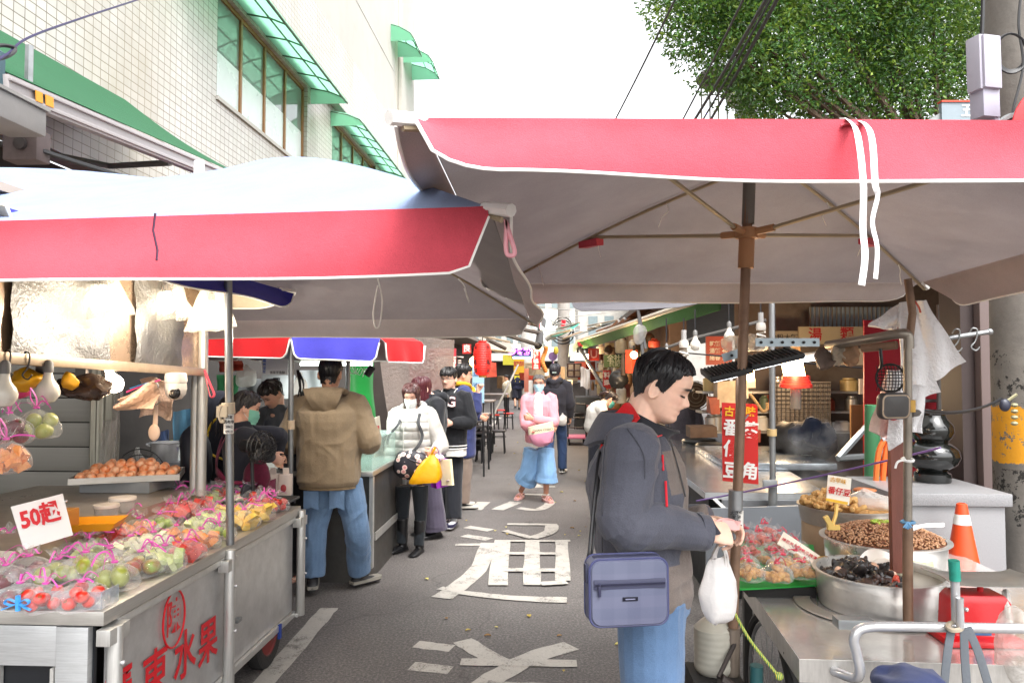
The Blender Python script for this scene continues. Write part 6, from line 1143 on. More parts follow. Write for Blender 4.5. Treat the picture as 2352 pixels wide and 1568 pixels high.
def bag_shape(r, h, seed, frill=True):
    m = M(); rd = random.Random(seed); n = 30; ph = [rd.uniform(0, 6.28) for _ in range(4)]; rr = []
    prof = [(.0,.0),(.55,.0),(.92,.06),(1.03,.22),(1.0,.42),(.86,.62),(.55,.8),(.2,.93),(.1,1.0),(.16,1.06),(.34,1.2),(.42,1.3)] if frill else [(.0,.0),(.55,.0),(.92,.06),(1.03,.22),(1.0,.42),(.86,.62),(.55,.8),(.2,.93),(.1,1.0)]
    for i, (q, z) in enumerate(prof):
        wob = .03+.16*max(0, z-.35); rr.append([V3((q*r*cos(a)*(1+wob*sin(5*a+ph[0])+wob*.7*sin(9*a+ph[1]+z*3)), q*r*sin(a)*(1+wob*sin(6*a+ph[2])+wob*.7*sin(11*a+ph[3])), z*h+(.012*sin(4*a+ph[1]) if z > 1.1 else 0))) for a in [2*pi*k_/n for k_ in range(n)]])
    m.loft(rr, cap=False); return m.disp(.004, 30, seed)
FV = {}
def make_fruit_bag(kind, seed, name='fruit_bag', r=.08, h=.088):
    rd = random.Random(seed); t = thing(name, (0,0,0), '', 'fruit bag', 'tied fruit bags on the cart')
    bag_shape(r, h, seed).build('bag_film', FILM, t)
    if kind not in FV:
        FV[kind] = [fruit_mesh(kind, i).mesh('fruit', [FM[kind], STEMM]) for i in range(3)]
    n = {'tomato':13,'plum':7,'apple':7,'jujube':11,'pear':9,'lime':8}.get(kind, 24); rs = {'tomato':.021,'plum':.03,'apple':.03,'jujube':.024,'pear':.03,'lime':.028}.get(kind, .022); spots = []
    for i in range(n):
        best = None
        for _ in range(30):
            a = rd.uniform(0, 6.28); q = math.sqrt(rd.random())*(r-rs-.006); c = V3((q*cos(a), q*sin(a), rs+.003)); z = c.z
            for s in spots:
                d2 = (c.x-s.x)**2+(c.y-s.y)**2
                if d2 < (1.8*rs)**2: z = max(z, s.z+math.sqrt((1.8*rs)**2-d2))
            c.z = z
            if best is None or c.z < best.z: best = c
        if best.z+rs > h*.88: continue
        spots.append(best); o = bpy.data.objects.new('fruit', FV[kind][i % 3]); COL.objects.link(o); o.location = best; o.rotation_euler = (rd.uniform(-.9,.9), rd.uniform(-.9,.9), rd.uniform(0,6.28)); o.parent = t
    m = M(); ribbon(m, V3((0,0,h)), seed); m.build('ribbon', RIBBON, t); return t
BAGS = [(45,1395,'plum','dark plums in the bag at the cart front left corner'),(104,1398,'tomato','stuffed tomatoes in the left of two bags by the acrylic guard'),(186,1394,'tomato','stuffed tomatoes in the right of two bags by the acrylic guard'),
 (262,1352,'pear','olive green pears in a bag at the near cart edge'),(322,1320,'apple','red and green apples in the big bag on the cart edge'),(378,1308,'guava','pale guava slices bagged at the edge beside the apples'),(428,1282,'watermelon','pinkish fruit chunks bagged on the edge before the melon'),(462,1258,'melon','orange melon cubes bagged near the grey umbrella pole'),
 (503,1238,'lime','bright green guavas bagged just left of the grey umbrella pole'),(560,1212,'pineapple','yellow pineapple bagged just right of the grey umbrella pole'),(592,1196,'pineapple','yellow pineapple bagged second right of the grey pole'),(606,1176,'tomato','red tomatoes bagged at the far end, left one'),(630,1172,'tomato','red tomatoes bagged last at the far right end of the cart'),
 (12,1350,'plum','dark plums bagged second row at the left picture border'),(66,1335,'plum','dark red plums bagged with long purple ribbon'),(132,1338,'pear','small green pears bagged behind the two tomato bags'),(196,1330,'jujube','mixed red jujubes bagged behind the pear bag'),(252,1308,'jujube','green and red jujubes bagged in the middle row'),(300,1285,'pale','pale fruit bagged between jujubes and guava slices'),
 (352,1268,'pale','whitish fruit bagged in the centre of the cart'),(405,1246,'melon','orange melon pieces bagged in the middle row'),(455,1226,'guava','guava slices bagged in the middle row near the pole'),(486,1208,'guava','light guava slices bagged right behind the grey pole'),(530,1190,'pineapple','pineapple bagged behind the edge row at the pole'),
 (75,1275,'guava','pale green guava slices heaped below the price board'),(18,1282,'guava','guava slices bagged at the left border below the board'),(140,1285,'plum','dark red fruit bagged right of the guava below the board'),(202,1280,'guava','green guava slices bagged right of the price board'),(258,1255,'watermelon','red fruit bagged behind the green guava slices'),
 (318,1232,'melon','cubed orange melon bagged in the third row'),(300,1212,'pear','green pears bagged behind the melon cubes'),(365,1216,'lime','bright green fruit bagged right of the melon cubes'),(392,1196,'watermelon','red strips of fruit bagged in the third row'),(425,1188,'watermelon','red watermelon bagged left of big melon chunks'),
 (462,1176,'watermelon','large red watermelon chunks bagged in the back row'),(436,1162,'watermelon','red watermelon bagged against the raised shelf'),(478,1158,'guava','guava slices bagged at the far back row'),(506,1150,'tomato','red tomatoes bagged left of the pole in the back row'),(545,1160,'pale','clear bag of pale fruit right of the pole in back'),(572,1158,'tomato','tomatoes bagged behind the pineapple'),(410,1150,'guava','sliced guava bagged nearest the persimmon tray')]
protos = {}; rd = random.Random(77)
for i, (x, y, kd, lab) in enumerate(BAGS):
    v = protos.setdefault(kd, []); p = PZ(x, y, .852)
    for o_ in []: pass
    if len(v) < 2: t = make_fruit_bag(kd, 100+i); v.append(t)
    else: t = dup(v[i % 2]); 
    t.location = p; t.rotation_euler = (0,0,rd.uniform(0,6.28)); s = rd.uniform(1.0,1.2); t.scale = (s,s,s*rd.uniform(.9,1.1)); t['label'] = lab
# hanging fruit bags on the hooks
def hanging_bag(x, y, d, kind, lab, seed, top):
    c = P(x, y, d); t = make_fruit_bag(kind, seed, 'hanging_fruit_bag', .085, .125); t.location = c; tag(t, lab, 'fruit bag', 'fruit bags hanging from hooks')
    m = M(); k_ = V3((0,0,.125)); tp = top-c
    for sg in (-1,1): m.tube(spline([k_, k_.lerp(tp, .5)+V3((.012*sg,0,0)), tp], 4), .0045, 5, flat=.4)
    m.build('hanging_ribbon', RIBBON, t).parent = t
hanging_bag(20,1022,2.86,'plum','bag of dark red plums hanging from a pink ribbon at the left edge',301,P(20,895,2.86)); hanging_bag(82,1008,2.96,'pear','bag of yellow green fruit hanging from the right hook',302,P(70,890,2.96)); hanging_bag(12,1085,2.75,'melon','lower hanging bag of orange fruit at the left picture edge',303,P(0,960,2.75))
for ch in [o for o in bpy.data.objects if o.name.startswith('hanging_ribbon')]: ch.matrix_parent_inverse = Matrix.Identity(4)
# price board
t = thing('price_board', P(95,1230,3.05), 'white board with red 50 and a character standing among the fruit bags', 'sign'); bl_, br_, tr_, tl_ = P(55,1262,2.95), P(168,1228,3.1), P(144,1133,3.12), P(25,1163,2.96)
M().prism([bl_, br_, tr_, tl_], .004).build('board', mt('#e9e6e4', .35, 0, .03), t); fr = frame((bl_+br_+tr_+tl_)/4+V3((0,-.003,0)), br_-bl_, tl_-bl_); q = M(); q.text('50起', .092, fr@MT((-.005,.022,.002)), 0, .035, sx=.8); q.build('lettering', mt('#c8202a', .5), t)
# trays of persimmons
c0 = P(298,1098,4.45); ztr = c0.z; fr = frame(c0, (_r+_f*.5), _f); t = thing('persimmon_tray', c0, 'steel tray under the pile of dried orange persimmons', 'tray')
m = M(); w_, d_ = .58, .36; m.bb((-w_/2,-d_/2,0),(w_/2,d_/2,.006)); 
for a, b in (((-w_/2,-d_/2,.006),(w_/2,-d_/2+.008,.035)),((-w_/2,d_/2-.008,.006),(w_/2,d_/2,.035)),((-w_/2,-d_/2+.009,.006),(-w_/2+.008,d_/2-.009,.035)),((w_/2-.008,-d_/2+.009,.006),(w_/2,d_/2-.009,.035))): m.bb(a, b)
rzt = math.atan2((_r+_f*.35).y, (_r+_f*.35).x); mw = MT(c0)@Matrix.Rotation(rzt, 4, 'Z'); m.xf(mw).build('pan', STEEL, t)
M().bb((c0.x-.22,c0.y-.14,.967),(c0.x+.2,c0.y+.14,c0.z-.002)).build('stand', mt('#8d8f90', .4, .3), t)
pers = M().ell((0,0,0), (.0275,.0275,.023), None, 14, 10).disp(.004, 30, 2).mesh('persimmon', [fm('#dc7a3a','#ecbf9c',.55,20)]); rd = random.Random(9); lay = [(10,6,.0),(8,4,.03),(5,3,.058)]; cnt = 0
for nx, ny, z in lay:
    for i in range(nx):
        for j in range(ny):
            o = bpy.data.objects.new('persimmon', pers); COL.objects.link(o); o.location = mw@V3(((i-(nx-1)/2)*.053+rd.uniform(-.009,.009)+.0*z, (j-(ny-1)/2)*.052+rd.uniform(-.009,.009)+.03*(z > 0), max(.03,.028+z)+rd.uniform(-.004,.006))); o.rotation_euler = (rd.uniform(-.6,.6), rd.uniform(-.6,.6), rd.uniform(0,6)); s = rd.uniform(.88,1.12); o.scale = (s,)*3
            tag(o, 'orange dried persimmon in the heap on the steel tray', 'persimmon', 'persimmons piled on the tray')
# yellow tray, cardboard box with tongs, tubs, bag of paper
fr = P(205,1158,3.35); t = thing('yellow_tray', fr, 'bright yellow plastic tray on the raised shelf of the fruit cart', 'tray'); m = M(); rr = []
for s_, z in ((.80,.002),(.82,.0),(.98,.032),(1.0,.036),(.96,.034),(.78,.008)): rr.append([V3((sx*.14*s_, sy*.10*s_, z)) for sx, sy in ((-1,-1),(1,-1),(1,1),(-1,1))])
mt_ = MT(V3((fr.x, fr.y, .967)))@Matrix.Rotation(.25, 4, 'Z'); m.loft(rr).xf(mt_).build('shell', mt('#d98f12', .35, 0, .05), t, bev=.004)
c = P(140,1140,3.35); c.z = .967; t = thing('cardboard_box', c, 'small brown cardboard box with tongs resting on top', 'box'); M().bb(c+V3((-.05,-.04,0)), c+V3((.055,.05,.085))).build('carton', mt('#a8742e', .75, 0, .12, 9), t, bev=.002); q = M(); q.tube([c+V3((-.16,-.05,.02)), c+V3((-.04,-.03,.09)), c+V3((.03,0,.125))], .005, 6); q.tube([c+V3((-.15,-.02,.02)), c+V3((-.02,-.01,.095)), c+V3((.03,0,.125))], .005, 6); tag(q.build('tongs', CHROME), 'steel tongs leaning on the small cardboard box', 'tongs')
c = P(108,1135,3.4); c.z = .967; tag(M().ell(c+V3((0,0,.045)), (.055,.04,.055), None, 18, 12).disp(.012, 25, 5).build('plastic_wrap', FILM2), 'crumpled clear plastic wrap left of the cardboard box', 'bag')
for x, y, d, r, lab in ((282,1128,3.75,.062,'round clear tub with white lid in front of the persimmon tray'),(245,1146,3.55,.055,'clear open tub beside the yellow tray')):
    c = P(x, y, d); c.z = .967; t = thing('plastic_tub', c, lab, 'tub', 'plastic tubs'); M().lathe([(.0,0),(r*.85,.0),(r*.97,.055),(r*.98,.06)], c, 26).build('tub', FILM2, t); M().lathe([(0,.058),(r*1.04,.058),(r*1.06,.064),(r*1.03,.072),(r*.9,.073),(0,.07)], c, 26).build('lid', mt('#d6cbbf', .4), t)
# blue bow on acrylic guard
c = P(42,1384,2.49); m = M()
for sg in (-1,1): m.tube(spline([c, c+V3((.03*sg,-.005,.014)), c+V3((.042*sg,-.006,.002)), c+V3((.02*sg,-.004,-.006)), c], 5), .008, 6, flat=.3); m.tube(spline([c, c+V3((.03*sg,-.008,-.012)), c+V3((.05*sg,-.008,-.02))], 5), .007, 6, flat=.3)
m.tube([c+V3((0,0,-.025)), c+V3((0,-.002,.025))], .009, 6); tag(m.build('blue_bow', mt('#3f93d6', .4)), 'light blue ribbon bow tied on the acrylic guard', 'bow')
tag(M().bb(P(130,1398,2.6)+V3((-.12,-.03,-.01)), P(130,1398,2.6)+V3((.1,.06,.004))).build('purple_pad', mt('#4a2670', .6)), 'dark purple pad under the tomato bags', 'pad')
# ---- lamps: bulbs inside clear bags (lit), bulbs below rail
def point(p, w, col=(1,.9,.76), r=.05):
    l = bpy.data.lights.new('lamp_and_fill_glow', 'POINT'); l.energy = w*.4; l.color = col; l.shadow_soft_size = r; o = bpy.data.objects.new('lamp_and_fill_glow', l); COL.objects.link(o); o.location = p; return o
GLOW = light_mat('#fff3dc', 9)
def bulb(c, r, mat, parent, up_=V3((0,0,1))):
    rt_ = basis(up_); M().lathe([(0,-r*1.1),(r*.55,-r*.95),(r*.95,-r*.4),(r,.0),(r*.85,r*.5),(r*.5,r*1.0),(r*.36,r*1.5),(r*.34,r*1.7)], c, 18, 0, rt_).build('bulb', mat, parent); M().lathe([(r*.34,r*1.68),(r*.42,r*1.7),(r*.42,r*2.5),(r*.2,r*2.8),(0,r*2.8)], c, 14, 0, rt_).build('socket', mt('#6e6c6a', .5), parent)
for i, (x, y, d, w_, lab) in enumerate(((236,690,3.42,7,'largest lit bulb in a clear plastic bag, leftmost of the three'),(385,700,3.98,6,'lit bulb in a clear plastic bag, middle of the three'),(486,722,4.05,5,'lit bulb in a clear plastic bag right of the steel column'))):
    c = P(x, y, d); t = thing('bagged_lamp', c, lab, 'lamp', 'lit lamps in plastic bags'); bulb(c, .042, GLOW, t); m = M(); rr = []; rd = random.Random(i)
    for q_, z in ((.02,.17),(.05,.15),(.075,.09),(.10,.02),(.125,-.05),(.135,-.085)): rr.append([c+V3((q_*cos(a)*(1+.12*sin(5*a+i)), q_*.6*sin(a)*(1+.12*sin(7*a+i)), z+.02*cos(a)*(z < 0))) for a in [2*pi*k_/26 for k_ in range(26)]])
    m.loft(rr, cap=False).disp(.012, 14, i).build('plastic_bag', film('#fffaf0', .22, .12, 'lampbag'), t); M().tube([c+V3((0,0,.115)), c+V3((0,0,.4))], .006, 6).build('wire', BLACKP, t)
    point(c+V3((.3,-.15,-.12)), w_*1.5).parent = None
c = P(262,880,3.5); t = thing('rail_lamp', c, 'lit bulb with pinkish glow under the steel rail', 'lamp'); bulb(c, .042, light_mat('#ffe9d6', 7), t, (-.5,.1,.9)); point(c+V3((.05,-.06,-.06)), 3, (1,.72,.45))
for x, y, d, lab in ((110,898,3.05,'unlit white globe bulb under the rail, right of the hooks'),(10,905,2.8,'unlit white globe bulb at the left picture edge')): t = thing('globe_bulb', P(x, y, d), lab, 'bulb', 'unlit globe bulbs'); bulb(P(x, y, d), .046, mt('#d6d0c4', .25, 0, .04), t)
# yellow bag, dark crumpled bag, paper bags, ladle, dome camera under the rail
def lump(c, r3, mat, name, lab, cat, seed=0, amp=.02, f=18, rot=None):
    return tag(M().ell(c, r3, rot, 26, 18).disp(amp, f, seed).disp(amp*.4, f*3, seed+9).build(name, mat), lab, cat)
lump(P(60,868,3.1), (.06,.05,.045), mt('#d59a16', .35, 0, .15), 'yellow_bag', 'shiny yellow plastic bag clipped under the rail', 'bag', 1); lump(P(45,900,3.12), (.05,.03,.02), mt('#c9306c', .4), 'pink_bag', 'pink plastic scrap hanging below the yellow bag', 'bag', 2, .012)
lump(P(160,875,3.25), (.035,.03,.04), mt('#d89a1c', .35, 0, .15), 'yellow_bag', 'small orange yellow bag right of the white globe bulb', 'bag', 4, .012); lump(P(190,892,3.35), (.13,.06,.05), mt('#3b2c25', .22, .1, .5, 14, .4, 30), 'crumpled_bag', 'dark brown crumpled shiny bag under the rail beside the lit bulb', 'bag', 3, .03)
PAPB = mt('#a58c7c', .75, 0, .15, 12, 1.0, 26, .02)
c = P(360,915,3.88); M().slab(lambda u, v: c+V3(((u-.5)*.19*(1-.1*v), .02*sin(u*7+v*4)+.012*sin(v*9), (.5-v)*.2+.015*sin(u*5))), 14, 14, .004).build('paper_bag', PAPB, label='flat brown paper bag clipped under the rail behind the white ladle', cat='bag')
c = P(315,905,3.6); M().slab(lambda u, v: c+V3(((u-.5)*.2, .03*sin(u*5+v*6), (.5-v)*(.05+.09*u)-.05*(1-u))), 14, 10, .004).build('paper_bag', PAPB, label='crumpled brown paper hanging between the lit bulb and the ladle', cat='bag')
t = thing('ladle', P(355,960,3.72), 'pale plastic perforated ladle hanging from a hook', 'ladle'); LAD = mt('#cdb5a2', .4, 0, .05); M().tube(spline([P(357,905,3.72), P(358,930,3.72), P(357,965,3.72), P(355,985,3.71)], 4), [.011]*4+[.012]*4+[.013]*4+[.02], 8, flat=.45, up=(0,1,0)).build('handle', LAD, t); M().ell(P(354,993,3.70), (.03,.012,.042), None, 18, 12).build('bowl', LAD, t); hook(P(357,893,3.72)).build('hook', GALV, t)
t = thing('security_camera', P(404,875,3.7), 'white dome security camera with black lens under the steel rail', 'camera'); c = P(404,878,3.7); WP = mt('#ddd5cc', .3, 0, .03); M().lathe([(.02,.05),(.05,.045),(.054,.01),(.052,0),(0,0)], c, 26).build('base', WP, t); M().lathe([(.05,-.002),(.052,-.03),(.046,-.06),(.028,-.082),(0,-.088)], c, 26).build('dome', WP, t); fr = frame(c+V3((.012,-.036,-.05)), _r, (0,0,1)); M().ell((0,0,0), (.03,.032,.014), None, 20, 12).xf(fr).build('lens_panel', mt('#141212', .15), t); M().lathe([(.016,.0),(.017,.018),(.011,.019),(.009,.012),(0,.012)], (0,0,0), 18).xf(fr).build('lens', mt('#3a3838', .1, .4), t)
m = M(); m.tube(spline([P(290,900,3.7), P(330,885,3.75), P(368,872,3.8)], 5), .004, 5); tag(m.build('pink_string', mt('#d23f78', .5)), 'pink string stretched below the steel rail', 'string'); m = M(); m.tube(spline([P(298,892,3.69), P(335,880,3.74), P(352,876,3.75)], 5), .007, 5, flat=.3); tag(m.build('blue_strip', mt('#2f8fd0', .5)), 'blue plastic strip under the steel rail', 'strip')
tag(M().tube(spline([P(470,850,4.3), P(482,880,4.28), P(492,905,4.27), P(484,912,4.27), P(478,892,4.28), P(470,858,4.3)], 5), .009, 6, flat=.4).build('red_tie', mt('#e2586a', .5)), 'pink red plastic tie hanging at the steel column', 'tie')
# ---- interior behind: cloth row, pot on cabinet, fan, clear sleeves
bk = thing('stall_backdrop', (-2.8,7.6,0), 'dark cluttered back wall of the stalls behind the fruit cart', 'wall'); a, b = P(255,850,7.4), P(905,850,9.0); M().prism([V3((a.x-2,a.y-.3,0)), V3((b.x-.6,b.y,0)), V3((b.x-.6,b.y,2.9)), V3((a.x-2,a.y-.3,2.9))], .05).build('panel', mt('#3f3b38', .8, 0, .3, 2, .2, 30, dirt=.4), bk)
def hangcloth(x0, y0, x1, y1, d, mat, lab, seed=0, name='hanging_cloth', cat='cloth', taper=.0):
    def fn(u, v): x = x0+(x1-x0)*(u*(1-taper*v*(1 if seed % 2 else -1))); return P(x, y0+(y1-y0)*v+3*sin(u*5+seed), d+.03*sin(u*9+seed)+.02*sin(v*6+u*4+seed))
    return M().slab(fn, 14, 10, .012).build(name, mat, label=lab, cat=cat)
hangcloth(398,942,452,1030,5.9,cloth('#4f7f9a'),'light blue bag hanging behind the security camera',1,'hanging_bag','bag'); hangcloth(443,985,470,1095,5.8,cloth('#2c4a86'),'blue cloth hanging left of the steel column',2); hangcloth(450,925,482,1115,6.0,cloth('#25262f',60,.5),'dark speckled garment hanging behind the steel column',3); hangcloth(405,1020,440,1058,6.0,cloth('#5d2431'),'dark red cloth below the light blue bag',4); hangcloth(392,1012,408,1060,6.0,cloth('#7f9a5a'),'green bag strip between red cloth and ladle',5,'hanging_bag','bag'); hangcloth(352,990,388,1040,6.1,cloth('#2a3a5c'),'dark blue cloth hanging behind the ladle',6)
hangcloth(405,1055,442,1095,6.05,cloth('#33363a'),'grey cloth under the dark red one',8); hangcloth(358,1000,372,1060,6.2,cloth('#6a2a66'),'narrow purple cloth right of the clear sleeves',9)
q = M(); c = P(380,1060,5.5); t = thing('steel_cabinet', V3((c.x,c.y,0)), 'grey steel cabinet carrying the pot behind the persimmons', 'cabinet'); M().bb(V3((c.x-.28,c.y-.02,0)), V3((c.x+.12,c.y+.4,1.0))).build('body', mt('#77797d', .4, .4, .08, 3), t, bev=.01); M().bb(V3((c.x+.0,c.y-.026,.9)), V3((c.x+.06,c.y-.021,.915))).build('badge', mt('#c9c9cc', .3, .5), t)
c = P(382,1025,5.6); c.z = 1.001; t = thing('stock_pot', c, 'shiny steel pot with side handles on the grey cabinet', 'pot'); M().lathe([(0,0),(.105,0),(.108,.012),(.108,.13),(.114,.134),(.113,.138),(.104,.136),(.103,.012),(0,.012)], c, 36).build('pot', CHROME, t)
for sg in (-1,1): M().tube(spline([c+V3((.105*sg,-.04,.11)), c+V3((.14*sg,-.03,.12)), c+V3((.14*sg,.03,.12)), c+V3((.105*sg,.04,.11))], 4), .006, 6).build('handle', CHROME, t)
t = thing('floor_fan', P(325,1085,5.3), 'round black fan draped with purple cloth behind the persimmons', 'fan'); c = P(322,1092,5.3); m = M()
for r_ in (.19,.15,.1,.05): m.tube([c+V3((r_*cos(a), -.03*(1-r_/.2), r_*sin(a))) for a in [2*pi*i/36 for i in range(36)]], .004, 5, closed=True)
for i in range(24): a = 2*pi*i/24; m.tube([c+V3((.03*cos(a),-.03,.03*sin(a))), c+V3((.19*cos(a),0,.19*sin(a)))], .002, 4)
m.build('guard', BLACKP, t); M().tube([c+V3((0,.02,-.19)), V3((c.x,c.y+.02,.0))], .02, 8).build('stand', BLACKP, t); M().slab(lambda u, v: c+V3(((u-.5)*.2+.02*v, -.045-.01*sin(u*8), .1-.26*v)), 8, 8, .006).build('cloth', cloth('#4a3c56'), t)
for i, (x0, x1, y0, y1, d) in enumerate(((222,256,965,1108,4.9),(248,268,890,1108,5.0))): M().slab(lambda u, v: P(x0+14*(1-v)+(x1-x0)*u, y0+(y1-y0)*v, d+.03*sin(u*8+v*3)), 10, 16, .003).disp(.008, 16, i).build('plastic_sleeve', FILM2, label=['wide clear plastic sleeve hanging beside the steel pillar','narrow clear plastic sleeve hanging left of the dark cabinet'][i], cat='plastic sheet')
c = P(310,1010,5.4); carrier(P(315,1030,5.4), .16, .28, .1, FILM2, 3).build('clear_bag', FILM2, label='clear plastic bag hanging behind the ladle', cat='bag')
c = P(450,1055,4.95); lump(c, (.10,.12,.24), mt('#24252f', .5, 0, .1, 5, .3, 20), 'quilted_jacket', 'dark quilted jacket just left of the steel column', 'jacket', 6, .02, 9); lump(P(500,1000,5.35), (.17,.15,.33), cloth('#22242f'), 'navy_jacket', 'navy jacket with yellow edge behind the grey pole', 'jacket', 7, .02, 7)
tag(M().tube(spline([P(520,960,5.1), P(492,965,5.1), P(476,1000,5.1), P(484,1040,5.1), P(515,1055,5.1)], 6), .008, 6).build('yellow_rope', mt('#d8b51e', .5)), 'yellow cord curve left of the woman vendor', 'cord')
# ================================================================ STALL OF THE HOODIE MAN
t = thing('food_stall', (-1.75,6.3,0), 'stainless food cart in front of the man in the brown hoodie', 'cart'); a = P(660,1085,5.6)
c0, c1_ = P(640,1080,5.75), P(868,1050,6.4); M().bb((-2.6,5.85,.0),(-1.46,7.2,.84)).build('body', steel('#5f5d5a', .4, (1,1,1), .4), t); M().bb((-2.65,5.8,.842),(-1.42,7.25,.88)).build('top', STEEL, t, bev=.004)
for y in (5.85,7.15): M().bb((-1.455,y-.02,.12),(-1.425,y+.03,.835)).build('post', ALU, t)
wheel(V3((-1.52,6.5,.15)), .15, .07, 'wheel', t, '#4a4a4a'); M().bb((-1.452,6.0,.3),(-1.44,6.9,.36)).build('rail', ALU, t)
M().bb((-1.75,5.85,.881),(-1.44,6.9,1.12)).build('glass_case', film('#cfe6de', .22, .06, 'glass'), t)
pl = M(); pl.tube([P(669,800,5.35), P(667,1140,5.35)], .019, 12); q = thing('stall_pole', P(667,1140,5.35), 'steel pole with clamp right of the woman vendor', 'pole'); pl.build('tube', POLEM, q); M().tube([P(668,965,5.35), P(668,985,5.35)], .028, 10).build('clamp', mt('#c2ab90', .5), q)
for i, (x, y, w_) in enumerate(((640,1106,50),(0,0,0))[:1]):
    for j, (xx, lab) in enumerate(((627,'left of two white paper bags printed in red at the cart end'),(656,'right of two white paper bags printed in red at the cart end'))):
        c = P(xx, 1112, 5.0); t2 = thing('paper_sack', c, lab, 'bag', 'white paper sacks'); M().box(c, (.085,.07,.14), .2).disp(.004, 20, j).build('sack', mt('#d8c8bd', .7, 0, .06, 9, .3, 30), t2, bev=.006); M().box(c+V3((0,0,.085)), (.04,.03,.05), .3).disp(.008, 30, j).build('knot', mt('#d8c8bd', .7, 0, .06, 9, .3, 30), t2); M().ell(c+V3((.0,-.04,-.02)), (.02,.004,.026)).build('print', mt('#b8474a', .6), t2)
# black clip fan on its stand
t = thing('desk_fan', P(590,1030,4.55), 'black clip fan seen from the side in front of the woman vendor', 'fan'); c = P(596,1026,4.55); ax = (_r*.9-_f*.45).normalized(); rt_ = basis(ax); m = M()
for r_, z in ((.10,.0),(.10,.03),(.085,.055),(.05,.065),(.02,.066),(.085,-.02),(.05,-.03)): m.tube([c+rt_@V3((r_*cos(a), r_*sin(a), z)) for a in [2*pi*i/30 for i in range(30)]], .003, 5, closed=True)
for i in range(20): a = 2*pi*i/20; m.tube([c+rt_@V3((r_*cos(a), r_*sin(a), z)) for r_, z in ((.02,.066),(.06,.062),(.095,.045),(.1,.02),(.1,-.0),(.08,-.022),(.03,-.032))], .0018, 4)
m.build('guard', BLACKP, t); m = M()
for i in range(3): a = 2.1*i; m.ell(c+rt_@V3((.045*cos(a), .045*sin(a), .015)), (.04,.022,.004), rt_@Matrix.Rotation(a, 3, 'Z')@Matrix.Rotation(.5, 3, 'X'), 12, 6)
m.build('blades', mt('#2c2c2e', .4), t); M().lathe([(0,-.15),(.03,-.148),(.04,-.13),(.042,-.06),(.036,-.03),(0,-.03)], c, 20, 0, rt_).build('motor', BLACKP, t); M().tube(spline([c-ax*.07+V3((0,0,-.03)), c-ax*.06+V3((0,0,-.12)), c-ax*.05+V3((0,0,-.3))], 4), .012, 8).build('stem', BLACKP, t)
c = P(590,1100,4.75); lump(c, (.085,.06,.12), cloth('#5d1730', 60, .5), 'burgundy_bag', 'burgundy patterned bag below the black fan', 'bag', 3, .014, 10); lump(P(570,1128,4.6), (.03,.1,.06), mt('#33333a', .4, .3), 'fan_bracket', 'dark bracket and cables under the black fan', 'bracket', 5, .014, 20)
# signs, tubes and tarps in the stall
t = thing('menu_sign', P(632,842,6.3), 'white laminated notice with blue characters above the woman vendor', 'sign'); fr = frame(P(632,842,6.3), _r, _u); M().box((0,0,0), (.22,.135,.004)).xf(fr).build('sheet', mt('#d9d9da', .4, 0, .03), t); q = M(); q.text('張家芋角酥', .026, fr@MT((.02,-.05,.004)), 0, .01); q.build('lettering', mt('#4a4a4c', .5), t)
q = M()
for i, ch in enumerate('福州豆漿'): q.text(ch, .028, fr@MT((-.09,.05-i*.032,.004)), 0, .02)
q.build('blue_lettering', mt('#2a62b8', .5), t)
t = thing('switch_panel', P(640,888,6.9), 'pale electric panel with black wires on the stall back wall', 'panel'); c = P(640,888,6.9); M().box(c, (.30,.06,.22)).build('board', mt('#a5a6a8', .5), t, bev=.006); q = M(); rd = random.Random(3)
for i in range(6): q.tube(spline([c+V3((-.02+.01*i,-.04,.05)), c+V3((rd.uniform(-.06,.06),-.07,.0)), c+V3((rd.uniform(-.06,.06),-.05,-.06)), c+V3((.02*i-.05,-.04,-.09))], 4), .005, 5)
q.build('wires', BLACKP, t); M().box(c+V3((0,-.05,.06)), (.05,.05,.05)).build('socket', BLACKP, t)
TUBE = light_mat('#f2fff4', 5)
for i, (x0, x1, y, d) in enumerate(((690,738,836,6.6),(785,855,836,6.6))):
    t = thing('tube_lamp', P((x0+x1)/2, y, d), ['lit fluorescent tube left of the hoodie man\'s head','lit fluorescent tube right of the hoodie man\'s head'][i], 'lamp', 'fluorescent tubes in the food stall'); M().tube([P(x0, y, d), P(x1, y, d)], .014, 10).build('tube', TUBE, t); M().box((P(x0, y, d)+P(x1, y, d))/2+V3((0,.03,.03)), ((P(x1,y,d)-P(x0,y,d)).length,.05,.03), math.atan2(_r.y,_r.x)).build('fitting', WHITEP, t)
    l = bpy.data.lights.new('tube_glow', 'AREA'); l.shape = 'RECTANGLE'; l.size = .3; l.size_y = .03; l.energy = 5; l.color = (.92,1,.95); lo = bpy.data.objects.new('tube_glow', l); COL.objects.link(lo); lo.location = P((x0+x1)/2, y, d)-V3((0,0,.03))
def tarp(pts, mat, lab, name='tarp', cat='tarp', th=.006, amp=.02):
    a, b, c_, d_ = [P(*p) for p in pts]; nn = (b-a).cross(d_-a).normalized()
    return M().slab(lambda u, v: a.lerp(b, u).lerp(d_.lerp(c_, u), v)+nn*(amp*sin(u*9+v*2)+amp*.5*sin(v*8)), 14, 10, th).build(name, mat, label=lab, cat=cat)
